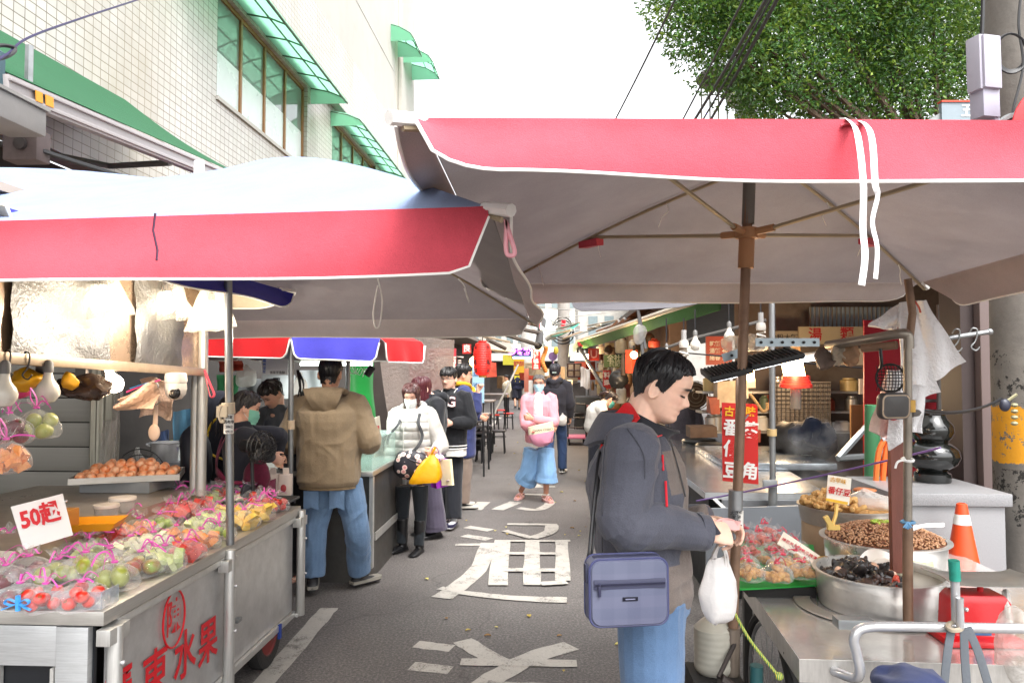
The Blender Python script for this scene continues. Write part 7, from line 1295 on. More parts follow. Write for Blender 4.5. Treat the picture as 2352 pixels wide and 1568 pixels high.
tarp([(805,1000,7.3),(862,990,7.6),(860,828,7.6),(800,830,7.3)], cloth('#0f7a2f', transl=.2), 'green tarp hanging right of the hoodie man'); tarp([(690,960,7.2),(745,960,7.2),(745,850,7.2),(690,850,7.2)], mt('#a3a8aa', .5), 'pale grey sheet hanging left of the hoodie man', 'sheet', 'sheet'); tarp([(545,960,7.1),(600,960,7.1),(600,870,7.1),(545,865,7.1)], mt('#74787a', .7), 'grey sheet behind the woman vendor\'s head', 'sheet', 'sheet'); tarp([(500,915,6.9),(545,915,6.9),(548,862,6.9),(500,860,6.9)], cloth('#1f5a34'), 'dark green bag hanging behind the grey pole', 'hanging_bag', 'bag')
tarp([(505,855,6.7),(560,850,6.7),(555,828,6.7),(505,828,6.7)], mt('#a83a22', .6), 'orange red bag under the stall umbrella', 'hanging_bag', 'bag'); carrier(P(690,855,6.2), .12, .26, .06, WBAG, 6).build('white_bag', WBAG, label='white plastic bag hanging beside the stall pole', cat='bag'); carrier(P(565,838,6.8), .2, .2, .08, FILM2, 6).build('clear_bag', FILM2, label='clear bag hanging above the woman vendor', cat='bag')
tarp([(905,1060,9.3),(1040,1010,9.8),(1045,780,9.8),(862,770,9.3)], film('#9a8c84', .5, .2, 'pvc'), 'dark translucent plastic curtain beside the queue', 'plastic_curtain', 'curtain', .004, .03)
t = thing('red_sign_wall', P(985,870,10.4), 'large red panel with pale characters behind the plastic curtain', 'sign'); a, b, c_, d_ = P(940,1000,10.4), P(1048,980,10.6), P(1048,800,10.6), P(940,800,10.4); M().prism([a,b,c_,d_], .03).build('panel', mt('#a02030', .5), t); q = M(); q.text('東山鴨頭', .2, frame(P(1000,835,10.42), _r, _u)@MT((0,0,.01)), 0, .02); q.tube([P(975+22*cos(a), 910+22*sin(a), 10.4) for a in [2*pi*i/30 for i in range(30)]], .02, 6, closed=True); q.build('lettering', mt('#d8c4bc', .6), t)
M().bb(P(935,1100,9.9)+V3((-1.5,.5,-.0)), P(1000,700,10.5)+V3((-.3,.8,.1))).build('dark_booth', mt('#3a322e', .8, 0, .2, 3), label='dark brown booth wall behind the plastic curtain', cat='wall')
c = P(945,1040,7.9); t = thing('carton', c, 'open brown cardboard carton on the stall counter', 'box'); M().box(c, (.26,.22,.22), .2).build('box', mt('#8a5f38', .8, 0, .1, 6), t, bev=.003); M().box(c+V3((.05,-.12,.14)), (.2,.01,.1), .2).build('flap', mt('#93673f', .8, 0, .1, 6), t)
t = thing('menu_board', P(868,1015,6.9), 'tilted white menu board with red characters on the food cart', 'sign'); M().prism([P(862,1060,6.8), P(882,1055,7.1), P(872,955,7.1), P(858,960,6.8)], .01).build('board', mt('#d6cdbb', .5), t); q = M(); q.text('菜單', .06, frame(P(866,985,6.88), P(882,1055,7.1)-P(862,1060,6.8), _u)@MT((0,0,.006)), 0, .03); q.build('lettering', mt('#b8262a', .6), t)
t = thing('hanging_speaker', P(848,853,6.3), 'small black cylinder device hanging under the blue valance', 'speaker'); M().tube([P(842,862,6.3), P(856,842,6.3)], .032, 12).build('body', BLACKP, t, bev=.004); m = M(); rd = random.Random(4)
for i in range(5): m.tube(spline([P(800+i*8, 838, 6.4), P(806+i*8+rd.uniform(-6,6), 852, 6.38), P(812+i*7, 862+rd.uniform(-5,5), 6.38), P(822+i*6, 846, 6.4)], 5), .0035, 5)
tag(m.build('white_wires', WHITEP), 'tangle of white wires under the blue valance', 'wires')
m = M(); rd = random.Random(14)
for i in range(5): m.tube(spline([P(682+i, 850, 5.6), P(690+rd.uniform(-5,12), 880, 5.55), P(684+rd.uniform(-4,14), 920, 5.55), P(695+i*2, 960, 5.6)], 5), .006, 5)
tag(m.build('black_cables', BLACKP), 'bundle of black cables beside the stall pole', 'cables')
# ================================================================ THINGS ON AND AROUND THE PEANUT TABLE
def pot(c, r, h, lab, lip=.012, name='cooking_pot', mat=None, seed=0, taper=.96):
    t = thing(name, c, lab, 'pot', 'pots on the right table'); M().lathe([(0,0),(r*taper*.98,0),(r*taper,.01),(r*.995,h*.72),(r*1.0,h*.74),(r*1.0,h-.004),(r+lip,h-.002),(r+lip,h+.003),(r-.004,h+.002),(r*.985,h*.74),(r*taper-.006,.014),(0,.014)], c, 64).build('pot_body', mat or steel('#d6d4d0', .25, (1,1,1), .1), t); return t
# near pot: water caltrops
cA = P(2020,1345,2.93); cA.z = ZR+.002; rA = .235; hA = .135
tA = pot(cA, rA, hA, 'wide steel pot of black water caltrops nearest the chrome handle'); M().lathe([(rA*.98,.0),(rA+.055,.0),(rA+.06,.004),(rA+.055,.008),(rA*.98,.008)], cA+V3((-.03,-.01,.0)), 48).build('base_ring', STEEL, tA)
gr = NT('mesh_steel'); v = gr.add('TexVoronoi', feature='F1'); v.inputs['Scale'].default_value = 110; v.inputs['Randomness'].default_value = 0; gr.ln(gr.tc.outputs['Object'], v.inputs['Vector']); gr.ln(gr.ramp(v.outputs['Distance'], [(.25, lin('#4a443c')), (.4, lin('#b7b0a5'))]), gr.b.inputs['Base Color']); gr.b.inputs['Metallic'].default_value = .7; gr.b.inputs['Roughness'].default_value = .35
M().lathe([(0,hA-.045),(rA*.985,hA-.035),(rA*.985,hA-.032),(0,hA-.042)], cA, 48).build('sieve', gr.m, tA)
cal = M(); cal.tube(spline([(-.042,0,.016),(-.032,0,.004),(-.018,0,.002),(0,0,.0),(.018,0,.002),(.032,0,.004),(.042,0,.016)], 4), [.004,.008,.011,.013,.015,.0175,.019,.021,.022,.0225,.023,.0235,.024,.0235,.023,.0225,.022,.021,.019,.0175,.015,.013,.011,.008,.004], 10, flat=.8); cal.disp(.003, 60, 1)
CM = [fm('#1a1616','#2e2826',.3,30), fm('#2a1f1c','#4a352e',.35,30)]; cm0 = cal.mesh('caltrop', CM[0]); cm1 = cal.mesh('caltrop', CM[1]); m2 = M(); m2.ell((0,0,.012), (.02,.015,.016), None, 12, 8).disp(.003, 50, 3); cm2 = m2.mesh('kernel', fm('#c79a82','#e0bfa5',.5,20)); rd = random.Random(21)
for i in range(70):
    a = rd.uniform(0, 6.28); q_ = math.sqrt(rd.random()); x, y = -.07+q_*.135*cos(a), -.02+q_*.17*sin(a); z = hA-.03+.06*(1-q_**1.5)*rd.uniform(.55,1.05)
    if math.hypot(x, y) > rA-.04: continue
    ke = i % 7 == 3; o = bpy.data.objects.new('peeled_nut' if ke else 'water_caltrop', cm2 if ke else (cm0 if i % 3 else cm1)); COL.objects.link(o); o.location = cA+V3((x, y, z)); o.rotation_euler = (rd.uniform(-.7,.7), rd.uniform(-.7,.7), rd.uniform(0,6.28)); s = rd.uniform(.8,1.1); o.scale = (s,)*3
    tag(o, 'pale peeled water caltrop kernel among the black ones' if ke else 'glossy black horned water caltrop in the near pot', 'kernel' if ke else 'water caltrop', 'peeled kernels in the near pot' if ke else 'water caltrops in the near pot')
for i, (x, y) in enumerate(((.06,.1),)): c = cA+V3((x, y, hA-.03)); M().slab(lambda u, v: c+V3(((u-.5)*.14, (v-.5)*.12+.02*sin(u*6), .035*sin(u*3)+.02*sin(v*7+i)+.03*v)), 10, 10, .002).build('paper_liner', mt('#dedad4', .7, 0, .03, 9, .3, 30), tA)
m = M(); c = P(2058,1342,2.76); 
m.lathe([(.0,-.012),(.02,-.012),(.026,0),(.02,.012),(0,.012)], c, 14, 0, basis((1,-.6,0)));
for i in range(6): a = i*pi/3; m.ell(c+basis((1,-.6,0))@V3((.026*cos(a), .026*sin(a), 0)), .011, None, 8, 6)
t = thing('clamp_knob', c, 'small red plastic clamp knob on the brown post in front of the caltrops', 'knob'); m.build('knob', mt('#c1442c', .4), t); M().tube([c, P(2085,1340,2.66)], .008, 8).build('bolt', GALV, t)
# bean pot
cB = P(2030,1228,3.35); rB = .252; cB.z = ZR+.0; hB = P(2030,1228,3.35).z-ZR-.012
tB = pot(cB, rB, hB, 'steel pot heaped with brown beans and green leaves', .02)
M().lathe([(rB*.99,hB-.004),(rB*.8,hB+.022),(rB*.5,hB+.05),(rB*.2,hB+.066),(0,hB+.068)], cB, 40).disp(.004, 30, 2).build('bean_heap', mt('#6e3f22', .5, 0, .3, 60, 1.0, 90, .02), tB)
bm_ = M(); rd = random.Random(4)
for i in range(1900):
    a = rd.uniform(0, 6.28); q_ = math.sqrt(rd.random())*.97; z = np.interp(q_, [0,.2,.5,.8,1], [.069,.067,.052,.025,.0]); bm_.ell(cB+V3((q_*rB*cos(a), q_*rB*sin(a), hB+z+rd.uniform(0,.004))), (.0052,.0047,.0042), Matrix.Rotation(rd.uniform(0,3), 3, 'Z'), 7, 5)
o = bm_.build('beans', fm('#946848','#b58a66',.4,9), tB); o['kind'] = 'stuff'
gm = M()
for i in range(26): c = cB+V3((-.02+rd.gauss(0,.028), -.02+rd.gauss(0,.02), hB+.07+rd.random()*.012)); gm.ell(c, (.014,.005,.0025), Euler((rd.uniform(-.6,.6), rd.uniform(-.6,.6), rd.uniform(0,3))).to_matrix(), 7, 5)
gm.build('chopped_leaf', fm('#6f9a2a','#b3c752',.5), tB)['kind'] = 'stuff'
t = thing('serving_spoon', P(2130,1215,3.2), 'steel serving spoon lying across the right rim of the bean pot', 'spoon'); M().tube(spline([P(2070,1232,3.2), P(2090,1216,3.2), P(2125,1207,3.2), P(2168,1205,3.2)], 5), [.018]*4+[.012]*4+[.008]*8, 8, flat=.35, up=(0,1,0)).build('handle', CHROME, t)
# peanut pot on a beige drum
cC = P(1948,1160,3.85); rC = .243; hC = .085; zC = cC.z-hC; c = V3((cC.x, cC.y, zC)); tC = pot(c, rC, hC, 'grey steel basin of peanuts on a beige drum at the back of the table', .008, mat=steel('#aaa39a', .35, (1,1,1), .15)); dr = V3((cC.x-.03, cC.y, ZR)); M().tube([dr, V3((dr.x, dr.y, zC-.001))], .2, 40).build('drum', mt('#b39c80', .6, .1, .12, 5, .4, 40, .006), label='beige drum under the peanut basin', cat='drum')
pm_ = M(); pm_.lathe([(0,-.03),(.008,-.028),(.0125,-.016),(.0095,0),(.0125,.016),(.008,.028),(0,.03)], (0,0,0), 12, 0, basis((1,0,0))).disp(.0015, 120, 1); pme = pm_.mesh('peanut', fm('#b98a4e','#d2aa6c',.7,40)); rd = random.Random(6)
M().lathe([(rC*.96,hC-.02),(.12,hC+.0),(0,hC+.02)], c, 30).build('peanut_bed', mt('#a87d46', .8, 0, .3, 30, .8, 50, .02), tC)
for i in range(85):
    a = rd.uniform(1.6,4.9); q_ = math.sqrt(rd.random())*.2; o = bpy.data.objects.new('peanut', pme); COL.objects.link(o); o.location = c+V3((-.035+q_*cos(a)*.95, q_*sin(a), hC+.01+.085*max(0, 1-(q_/.2)**1.3)*rd.uniform(.7,1))); o.rotation_euler = (0, rd.uniform(-.7,.7), rd.uniform(0,6.28)); s = rd.uniform(.85,1.2); o.scale = (s,)*3; tag(o, 'boiled peanut in its shell heaped in the grey basin', 'peanut', 'peanuts heaped in the basin')
lump(c+V3((.1,-.02,hC+.02)), (.13,.1,.05), FILM2, 'clear_bag', 'crumpled clear bag lying over the right half of the peanut basin', 'bag', 8, .02, 14); lump(c+V3((.08,.02,hC+.0)), (.12,.1,.035), mt('#a97f5e', .7, 0, .3, 30, .6, 50, .01), 'shelled_nuts', 'brown nuts under the clear bag in the basin', 'nuts', 9, .012); lump(c+V3((.11,.06,hC+.07)), (.06,.03,.014), mt('#b0683a', .5), 'wooden_scoop', 'brown wooden scoop on top of the clear bag', 'scoop', 9, .004)
# price card and its clip
t = thing('price_card', P(1925,1130,3.2), 'white and yellow price card with red characters clipped to the bean pot', 'sign'); a, b, d_, e = P(1898,1150,3.2), P(1950,1160,3.2), P(1956,1098,3.2), P(1902,1090,3.2); M().prism([a,b,d_,e], .004).build('card', mt('#ece7da', .4, 0, .03), t); fr = frame((a+b+d_+e)/4-_f*.003, b-a, e-a); q = M(); q.box((0,-.05,.0), (.095,.012,.0015)); q.xf(fr).build('yellow_edge', mt('#e2b53a', .5), t); q = M(); q.text('番仔豆', .033, fr@MT((.002,-.008,.002)), 0, .02); q.build('lettering', mt('#c01e22', .5), t); q = M(); q.text('古早味', .024, fr@MT((-.012,.038,.002)), 0, .01); q.build('small_lettering', mt('#d29a1e', .5), t)
m = M(); m.tube(spline([P(1922,1158,3.19), P(1920,1180,3.17), P(1914,1200,3.15), P(1908,1212,3.15)], 4), .008, 6); m.box(P(1903,1198,3.15), (.02,.02,.055), Matrix.Rotation(-.5, 3, 'Y')); m.box(P(1914,1210,3.15), (.05,.02,.02)); tag(m.build('plastic_clip', mt('#d9b765', .45)), 'pale yellow plastic clip holding the price card on the pot rim', 'clip')
# jar, handwritten card, green tray, snack bags
c = P(1903,1290,3.25); c.z = ZR+.002; t = thing('glass_jar', c, 'glass jar with yellow metal lid in front of the beige drum', 'jar'); M().lathe([(0,0),(.042,0),(.046,.01),(.046,.075),(.04,.085)], c, 24).build('glass', film('#f2ead8', .25, .06, 'glass2'), t); M().lathe([(0,.004),(.04,.004),(.04,.06),(0,.06)], c, 20).build('contents', mt('#a08a68', .6, 0, .3, 40), t); M().lathe([(.044,.083),(.046,.086),(.046,.1),(.042,.104),(0,.104)], c, 24).build('lid', mt('#d9a520', .3, .3), t)
g0 = [P(1700,1352,3.08), P(1885,1340,3.12), P(1850,1205,3.9), P(1690,1215,3.9)]; zt = ZR+.05; gp = [V3((p.x, p.y, zt+.04*(i > 1))) for i, p in enumerate((PZ(1699,1352,zt), PZ(1888,1342,zt), PZ(1868,1250,zt+.04), PZ(1690,1240,zt+.04)))]
tg2 = thing('green_board', gp[0], 'bright green board sloping under the bagged snacks', 'board'); M().prism(gp, .006).build('sheet', mt('#1f9a3c', .5, 0, .06), tg2); M().bb((gp[0].x+.05, gp[0].y+.06, ZR+.001), (gp[1].x-.03, gp[1].y+.16, zt-.008)).build('riser', DARK, tg2)
nutm = [M().ell((0,0,0), (.013,.012,.02), None, 10, 7).disp(.002, 60, i).mesh('nut', fm('#a5702a','#c99a50',.5,30)) for i in range(2)]; redm = [M().ell((0,0,0), (.016,.014,.018), None, 10, 7).disp(.003, 60, i).mesh('candied_fruit', fm('#a8362a','#cf6a52',.5,30)) for i in range(2)]; TIE = mt('#d2405a', .45)
def snack(seed, red):
    rd = random.Random(seed); t = thing('snack_bag', (0,0,0), '', 'snack bag', 'tied snack bags on the green board'); bag_shape(.062, .07, seed).build('bag_film', FILM, t)
    for i in range(16):
        a = rd.uniform(0, 6.28); q_ = math.sqrt(rd.random())*.045; o = bpy.data.objects.new('candied_fruit' if red else 'nut', (redm if red else nutm)[i % 2]); COL.objects.link(o); o.location = (q_*cos(a), q_*sin(a), .014+.011*(i//5)*(1-q_/.08)); o.rotation_euler = (rd.uniform(0,3), rd.uniform(0,3), 0); o.parent = t
    m = M(); ribbon(m, V3((0,0,.07)), seed, .55); m.build('tie', TIE, t); return t
SN = [(1722,1322,0,'front left bag of brown nuts on the green board'),(1785,1325,0,'front middle bag of brown nuts on the green board'),(1845,1318,0,'front right bag of brown nuts on the green board'),(1712,1297,0,'second row bag of nuts next to the brown pole'),(1770,1290,0,'second row bag of nuts in the middle'),(1828,1292,0,'second row bag of nuts on the right'),(1800,1305,0,'small nut bag between the middle and right bags'),(1725,1268,1,'bag of pinkish candied fruit above the nut bags on the left'),(1778,1265,1,'bag of grey pink fruit in the third row'),(1745,1245,1,'bag of red fruit in the upper row on the left'),(1790,1240,1,'bag of bright red fruit in the upper row in the middle'),(1715,1240,1,'red tied bag just right of the brown pole'),(1825,1262,1,'bag of fruit below the handwritten card'),(1760,1225,1,'topmost red bag beside the handwritten card')]
sp_ = {}; rd = random.Random(8)
for i, (x, y, red, lab) in enumerate(SN):
    v = sp_.setdefault(red, []); 
    if len(v) < 2: t = snack(200+i, red); v.append(t)
    else: t = dup(v[i % 2])
    t.location = PZ(x, y+8, zt+.03); t.rotation_euler = (0,0,rd.uniform(0,6)); t['label'] = lab; s = rd.uniform(.9,1.1); t.scale = (s,)*3
t = thing('handwritten_card', P(1830,1255,3.3), 'white card with handwritten red characters leaning behind the snack bags', 'sign'); a, b, d_, e = P(1785,1248,3.3), P(1872,1300,3.22), P(1884,1276,3.3), P(1800,1220,3.38); M().prism([a,b,d_,e], .003).build('card', mt('#e3dccd', .6, 0, .04), t); q = M(); q.text('綠芒果烏龍茶瓜醃漬', .025, frame((a+b+d_+e)/4+V3((0,-.004,.002)), b-a, e-a)@MT((0,0,.002)), 0, .008, sx=.72); q.build('lettering', mt('#c23a40', .5), t)
# red hanging sign
t = thing('red_sign', P(1701,1015,3.05), 'bright red hanging sign with yellow and white characters behind the brown pole', 'sign'); a, b, d_, e = P(1660,1104,3.05), P(1742,1112,3.05), P(1740,928,3.05), P(1658,924,3.05); M().prism([a,b,d_,e], .004).build('board', mt('#c9180f', .4, 0, .04), t); fr = frame((a+b+d_+e)/4-_f*.004, b-a, e-a); q = M()
for ch, x, y in (('番',1681,984),('仔',1681,1033),('豆',1681,1082),('菱',1722,990),('角',1722,1084)): q.text(ch, .072, MT(P(x, y, 3.04))@fr.to_3x3().to_4x4(), 0, .028)
q.build('lettering', mt('#eeeae4', .5), t); q = M()
for ch, x in (('古',1675),('早',1700),('味',1724)): q.text(ch, .042, MT(P(x, 946, 3.04))@fr.to_3x3().to_4x4(), 0, .028)
q.build('yellow_lettering', mt('#e8b41a', .5), t); hook(P(1700,918,3.04)).build('hook', GALV, t); m = M(); m.tube(spline([P(1722,905,3.0), P(1738,925,3.0), P(1752,944,3.0), P(1762,938,3.0), P(1762,925,3.0)], 5), .006, 6); m.build('curved_hook', mt('#b98a4e', .5), t)
# post with arm, mirror, bags
po = thing('frame_post', P(2087,1440,2.66), 'brown steel post with bent arm carrying lamps mirror and bag stacks', 'post'); M().tube([P(2086,1436,2.62), P(2085,1340,2.62), P(2085,1200,2.62)], .017, 14).build('lower_post', RUST, po); M().tube([P(2085,1290,2.62), P(2085,785,2.62)], .0145, 14).build('upper_post', mt('#8d8478', .4, .6, .15, 9, dirt=.4), po); M().tube([P(2086,800,2.64), P(2096,720,2.64), P(2085,640,2.64)], .0135, 12).build('top_post', RUST, po)
M().tube(spline([P(2087,800,2.62), P(2085,772,2.62), P(2066,766,2.63), P(2000,778,2.72), P(1900,793,2.9)], 5), .018, 12).build('arm', mt('#8f877c', .35, .7, .15, 9, dirt=.3), po); M().tube([P(2060,792,2.63), P(1980,800,2.72)], .015, 10).build('lower_arm', RUST, po)
M().box(P(2062,1130,2.9), (.06,.03,.62)).build('wood_upright', mt('#6b3a2c', .6, 0, .2, 6, .3, 40, stretch=(6,6,1)), label='reddish brown wooden upright behind the steel post', cat='post')
m = M(); m.tube([P(2085,1198,2.6)+V3((.021*cos(a), .021*sin(a), 0)) for a in [2*pi*i/12 for i in range(12)]], .005, 5, closed=True)
for i in range(5): m.tube([P(2085,1198,2.58), P(2075+i*5,1215-abs(i-2)*2,2.57)], .003, 4)
m.build('blue_tie', mt('#5f8fb4', .6), po); m = M(); m.tube([P(2085,1055,2.6)+V3((.018*cos(a), .018*sin(a), .004*sin(a))) for a in [2*pi*i/12 for i in range(12)]], .005, 5, closed=True); m.tube(spline([P(2080,1055,2.59), P(2062,1060,2.59), P(2056,1075,2.59)], 4), .004, 5); m.build('string_tie', PIPING, po)
tag(M().tube(sag(P(2160,1028,3.2), P(1600,1150,4.6), .01), .005, 5).build('purple_string', mt('#7a5aa0', .5)), 'thin purple string stretched from the steel post to the counter', 'string')
mi_ = thing('scooter_mirror', P(2052,932,2.58), 'rounded scooter mirror taped with yellow tape to the steel post', 'mirror'); fr = frame(P(2052,932,2.58), _r*.95-_u*.0+_f*.15, _u*1+_r*.25); mb, out = bagbox(.118, .092, .03, .022); mb.xf(fr).build('housing', mt('#3a3735', .4), mi_); M().prism([fr@V3((x*.9, y*.88, .0162)) for x, y in out], .002).build('glass', mt('#a08c76', .25, .3, .06), mi_); M().tube([P(2088,918,2.61), P(2088,945,2.61)], .021, 10).build('tape', mt('#b98f3a', .5, 0, .2, 30), mi_); lump(P(2100,948,2.62), (.02,.02,.014), mt('#5a5550', .5), 'ball_joint', 'grey mirror joint', 'joint').parent = None
for o in list(bpy.data.objects):
    if o.name.startswith('ball_joint'): attach(o, mi_); del o['category']; del o['label']
WB2 = film('#f8f6f6', .93, .3, 'bagstack'); 
def sheet(pts, d, name, lab, mat, n=14, th=.008, amp=.012, extra=None):
    a, b, c_, d_ = [P(x, y, d) for x, y in pts]; t = thing(name, a, lab, 'bag stack', 'stacks of plastic bags on the post'); nn = (b-a).cross(d_-a).normalized(); M().slab(lambda u, v: a.lerp(b, u).lerp(d_.lerp(c_, u), v)+nn*(amp*sin(u*7+v*3)+amp*.6*sin(v*9)), n, n, th).build('sheet', mat, t); return t
s1 = sheet([(2095,690),(2125,690),(2218,830),(2130,885)], 2.85, 'bag_stack', 'pad of white plastic bags fanned to the right of the post top', WB2); s2 = sheet([(2065,695),(2095,690),(2160,900),(2075,930)], 2.78, 'bag_stack', 'pad of white plastic bags hanging straight down behind the post', WB2); s3 = sheet([(2060,700),(2085,700),(2060,760),(1995,750)], 2.82, 'bag_stack', 'small white bag corner pointing left at the post top', WB2); s4 = sheet([(2080,880),(2130,885),(2118,995),(2085,990)], 2.72, 'bag_stack', 'lower tip of the white bag pad beside the mirror', WB2)
s5 = sheet([(2040,850),(2062,850),(2105,975),(2045,1035)], 2.72, 'bag_stack', 'white printed bags hanging below the mirror', WB2, th=.012); fr = frame(P(2060,958,2.69), _r, _u); q = M(); q.tube([P(2052+13*cos(a), 950+13*sin(a), 2.685) for a in [2*pi*i/20 for i in range(20)]], .004, 5, closed=True); q.build('red_print', mt('#d0262e', .5), s5); s6 = sheet([(2040,850),(2050,850),(2050,1015),(1998,990)], 2.76, 'bag_stack', 'reddish tinted clear bags at the left of the printed white ones', film('#f2cfc8', .6, .25, 'redbag'))
tag(M().tube(spline([P(2100,690,2.7), P(2110,705,2.7), P(2114,718,2.7)], 4), .006, 5, flat=.4).build('red_ribbon', mt('#b5403a', .5)), 'red cord tying the bag pads at the post top', 'cord')
m = M(); sk = P(2045,868,2.66)
for i in range(9):
    for j in (0,1): pts = [sk+V3(((k/8-.5)*.09*(1-.3*abs(i/8-.5)) if j == 0 else (i/8-.5)*.09, .0, (.5-i/8)*.09 if j == 0 else (.5-k/8)*.09))+V3((0,-.02*(1-((k/8-.5)**2+(i/8-.5)**2)*3),0)) for k in range(9)]; m.tube(pts, .0016, 4)
m.tube([sk+V3((.05*cos(a),0,.05*sin(a))) for a in [2*pi*i/24 for i in range(24)]], .004, 5, closed=True); m.tube(spline([sk+V3((-.035,0,.035)), P(2025,835,2.64), P(2022,800,2.64)], 4), .006, 6); tag(m.build('wire_skimmer', mt('#2e2c2b', .4, .5)), 'black wire mesh skimmer hanging left of the steel post', 'skimmer')
# rail with hooks toward the concrete pole, black cable
t = thing('hook_rail', P(2200,770,3.6), 'thin steel rail with two hooks left of the concrete pole', 'rail'); M().tube([P(2090,790,3.6), P(2272,762,3.6)], .012, 10).ell(P(2273,762,3.6), .016).build('bar', POLEM, t); hook(P(2192,770,3.6)).build('hook', GALV, t); hook(P(2232,768,3.6)).build('hook', GALV, t)
tag(M().tube(sag(P(2105,940,3.1), P(2300,915,4.1), .04), .008, 6).build('black_cable', BLACKP), 'black cable sagging from the post to the concrete pole', 'cable')
# work lamps on a slotted bar
wl_ = thing('led_lamp_bar', P(1800,800,2.9), 'pair of black finned lamps on slotted steel bars above the bean pots', 'lamp'); SL = mt('#9aa6ac', .35, .7, .1)
for (x0, y0, x1, y1) in ((1882,806,1735,802),(1700,830,1660,838)):
    a, b = P(x0, y0-20, 2.85), P(x1, y1-16, 2.85); m = M(); m.box((a+b)/2, ((b-a).length, .004, .032), Matrix.Rotation(math.atan2((b-a).y, (b-a).x), 3, 'Z')@Matrix.Rotation(-math.atan2((b-a).z, math.hypot((b-a).x, (b-a).y)), 3, 'Y')); m.build('slotted_bar', SL, wl_)
    hm = M(); n = int((b-a).length/.04)
    for i in range(n): hm.lathe([(0,0),(.006,0),(.006,.002),(0,.002)], a.lerp(b, (i+.5)/n)-_f*.0045, 10, 0, basis(-_f))
    hm.build('slots', BLACKP, wl_)
for (x, y, s) in ((1772,822,1),(1668,852,.8)):
    c = P(x, y, 2.8); fr = frame(c, _r*.95+_u*.22, _f+_u*.2); m = M(); m.box((0,0,0), (.20*s,.14,.02))
    for i in range(11): m.box((-.095*s+i*.019*s*.9, 0, .012), (.007,.13,.006))
    m.xf(fr).build('lamp_body', mt('#1d1e20', .4, .2), wl_, bev=.002); q = M(); q.box((0,0,-.013), (.17*s,.11,.004)); q.xf(fr).build('lamp_lens', light_mat('#f4f8ff', 3), wl_)
WARM = light_mat('#ffd28a', 11)
t = thing('warm_lantern', P(1822,860,3.1), 'warm glowing white cylinder lamp with red cap under the slotted bar', 'lamp'); M().tube([P(1818,828,3.1), P(1826,868,3.1)], .042, 20).build('glow_tube', WARM, t); M().lathe([(.05,-.02),(.066,-.018),(.066,-.004),(.06,.0),(.06,.01),(.056,.012),(.056,.03),(.05,.032)], P(1828,880,3.1), 24).build('red_cap', mt('#d8281c', .4), t); M().tube([P(1828,885,3.1), P(1828,938,3.1)], .022, 14).build('stem', mt('#77716a', .4, .4), t); m = M(); m.slab(lambda u, v: P(1822+(u-.5)*26+5*v, 786+38*v, 3.05-.01*sin(u*5)), 6, 6, .003); m.build('cardboard_shade', mt('#96704a', .8), t); point(P(1822,850,3.0), 4, (1,.72,.4)).parent = None
t = thing('warm_tube', P(1722,860,3.3), 'glowing white tube lamp just right of the brown pole', 'lamp'); M().tube([P(1721,838,3.3), P(1722,872,3.3)], .02, 12).build('tube', WARM, t); M().box(P(1721,880,3.3), (.05,.02,.04)).build('card', mt('#d9cdb5', .6), t)
t = thing('tube_lamp', P(1880,825,3.6), 'lit fluorescent tube behind the work gloves', 'lamp'); M().tube([P(1735,838,3.6), P(1960,812,3.6)], .012, 10).build('tube', light_mat('#fbfdff', 4), t); M().tube([P(1735,832,3.62), P(1960,806,3.62)], .018, 8).build('fitting', WHITEP, t)
for i, (x, y) in enumerate(((1952,812),(1925,815),(1895,822))): lump(P(x, y, 2.85), (.035,.02,.045), mt(['#8a6a4e','#9a8d7a','#4a3a30'][i], .8, 0, .3, 20), 'work_glove', ['brown work glove on the arm','pale work glove on the arm','dark rag on the arm nearest the lamp'][i], 'glove', i, .014, 30)
lump(P(1712,795,3.0), (.09,.05,.035), FILM2, 'clear_bag', 'clear plastic wrap around the lamp bar left of the pole', 'bag', 3, .02, 20)
# vase on granite plinth, cone
gra = NT('granite'); gra.ln(gra.ramp(gra.noise(260, 3, .7), [(.35, lin('#6d6d70')), (.5, lin('#868688')), (.7, lin('#989899'))]), gra.b.inputs['Base Color']); gra.b.inputs['Roughness'].default_value = .35
pl0 = P(2140,1120,4.3); t = thing('granite_plinth', V3((pl0.x, pl0.y, 0)), 'pale speckled granite plinth carrying the black stone vase', 'plinth'); zt2 = P(2140,1118,4.15).z; x0, x1 = P(2012,1120,4.15).x, P(2262,1120,4.15).x; y0 = 4.08
M().bb((x0+.02,y0+.02,0),(x1-.02,y0+.6,zt2-.07)).build('block', gra.m, t, bev=.006); M().bb((x0,y0,zt2-.068),(x1+.01,y0+.64,zt2)).build('slab', gra.m, t, bev=.008)
c = P(2142,1106,4.35); c.z = zt2+.001; s = .0025; M().lathe([(0,0),(.095,0),(.1,.01),(.1,.05),(.075,.065),(.09,.075),(.13,.1),(.15,.145),(.14,.19),(.1,.225),(.085,.232),(.1,.25),(.12,.29),(.115,.33),(.085,.365),(.075,.39),(.078,.4),(.088,.404),(.088,.418),(.06,.42),(.055,.39),(0,.385)], c, 48).build('stone_vase', mt('#141615', .08, 0, .6, 60, .03, 200, coat=.5), label='polished black gourd shaped stone vase on the granite plinth', cat='vase')
cc = P(2215,1305,3.75); cc.z = 0; zc0 = P(2215,1335,3.75).z; t = thing('traffic_cone', P(2215,1330,3.75), 'orange traffic cone with one white band beside the red scale', 'cone'); b0 = V3((P(2213,1340,3.75).x, P(2213,1340,3.75).y, .0)); ztop = P(2220,1156,3.75).z; ORG = mt('#d8481a', .45, 0, .06, 6, .05, 30, dirt=.12)
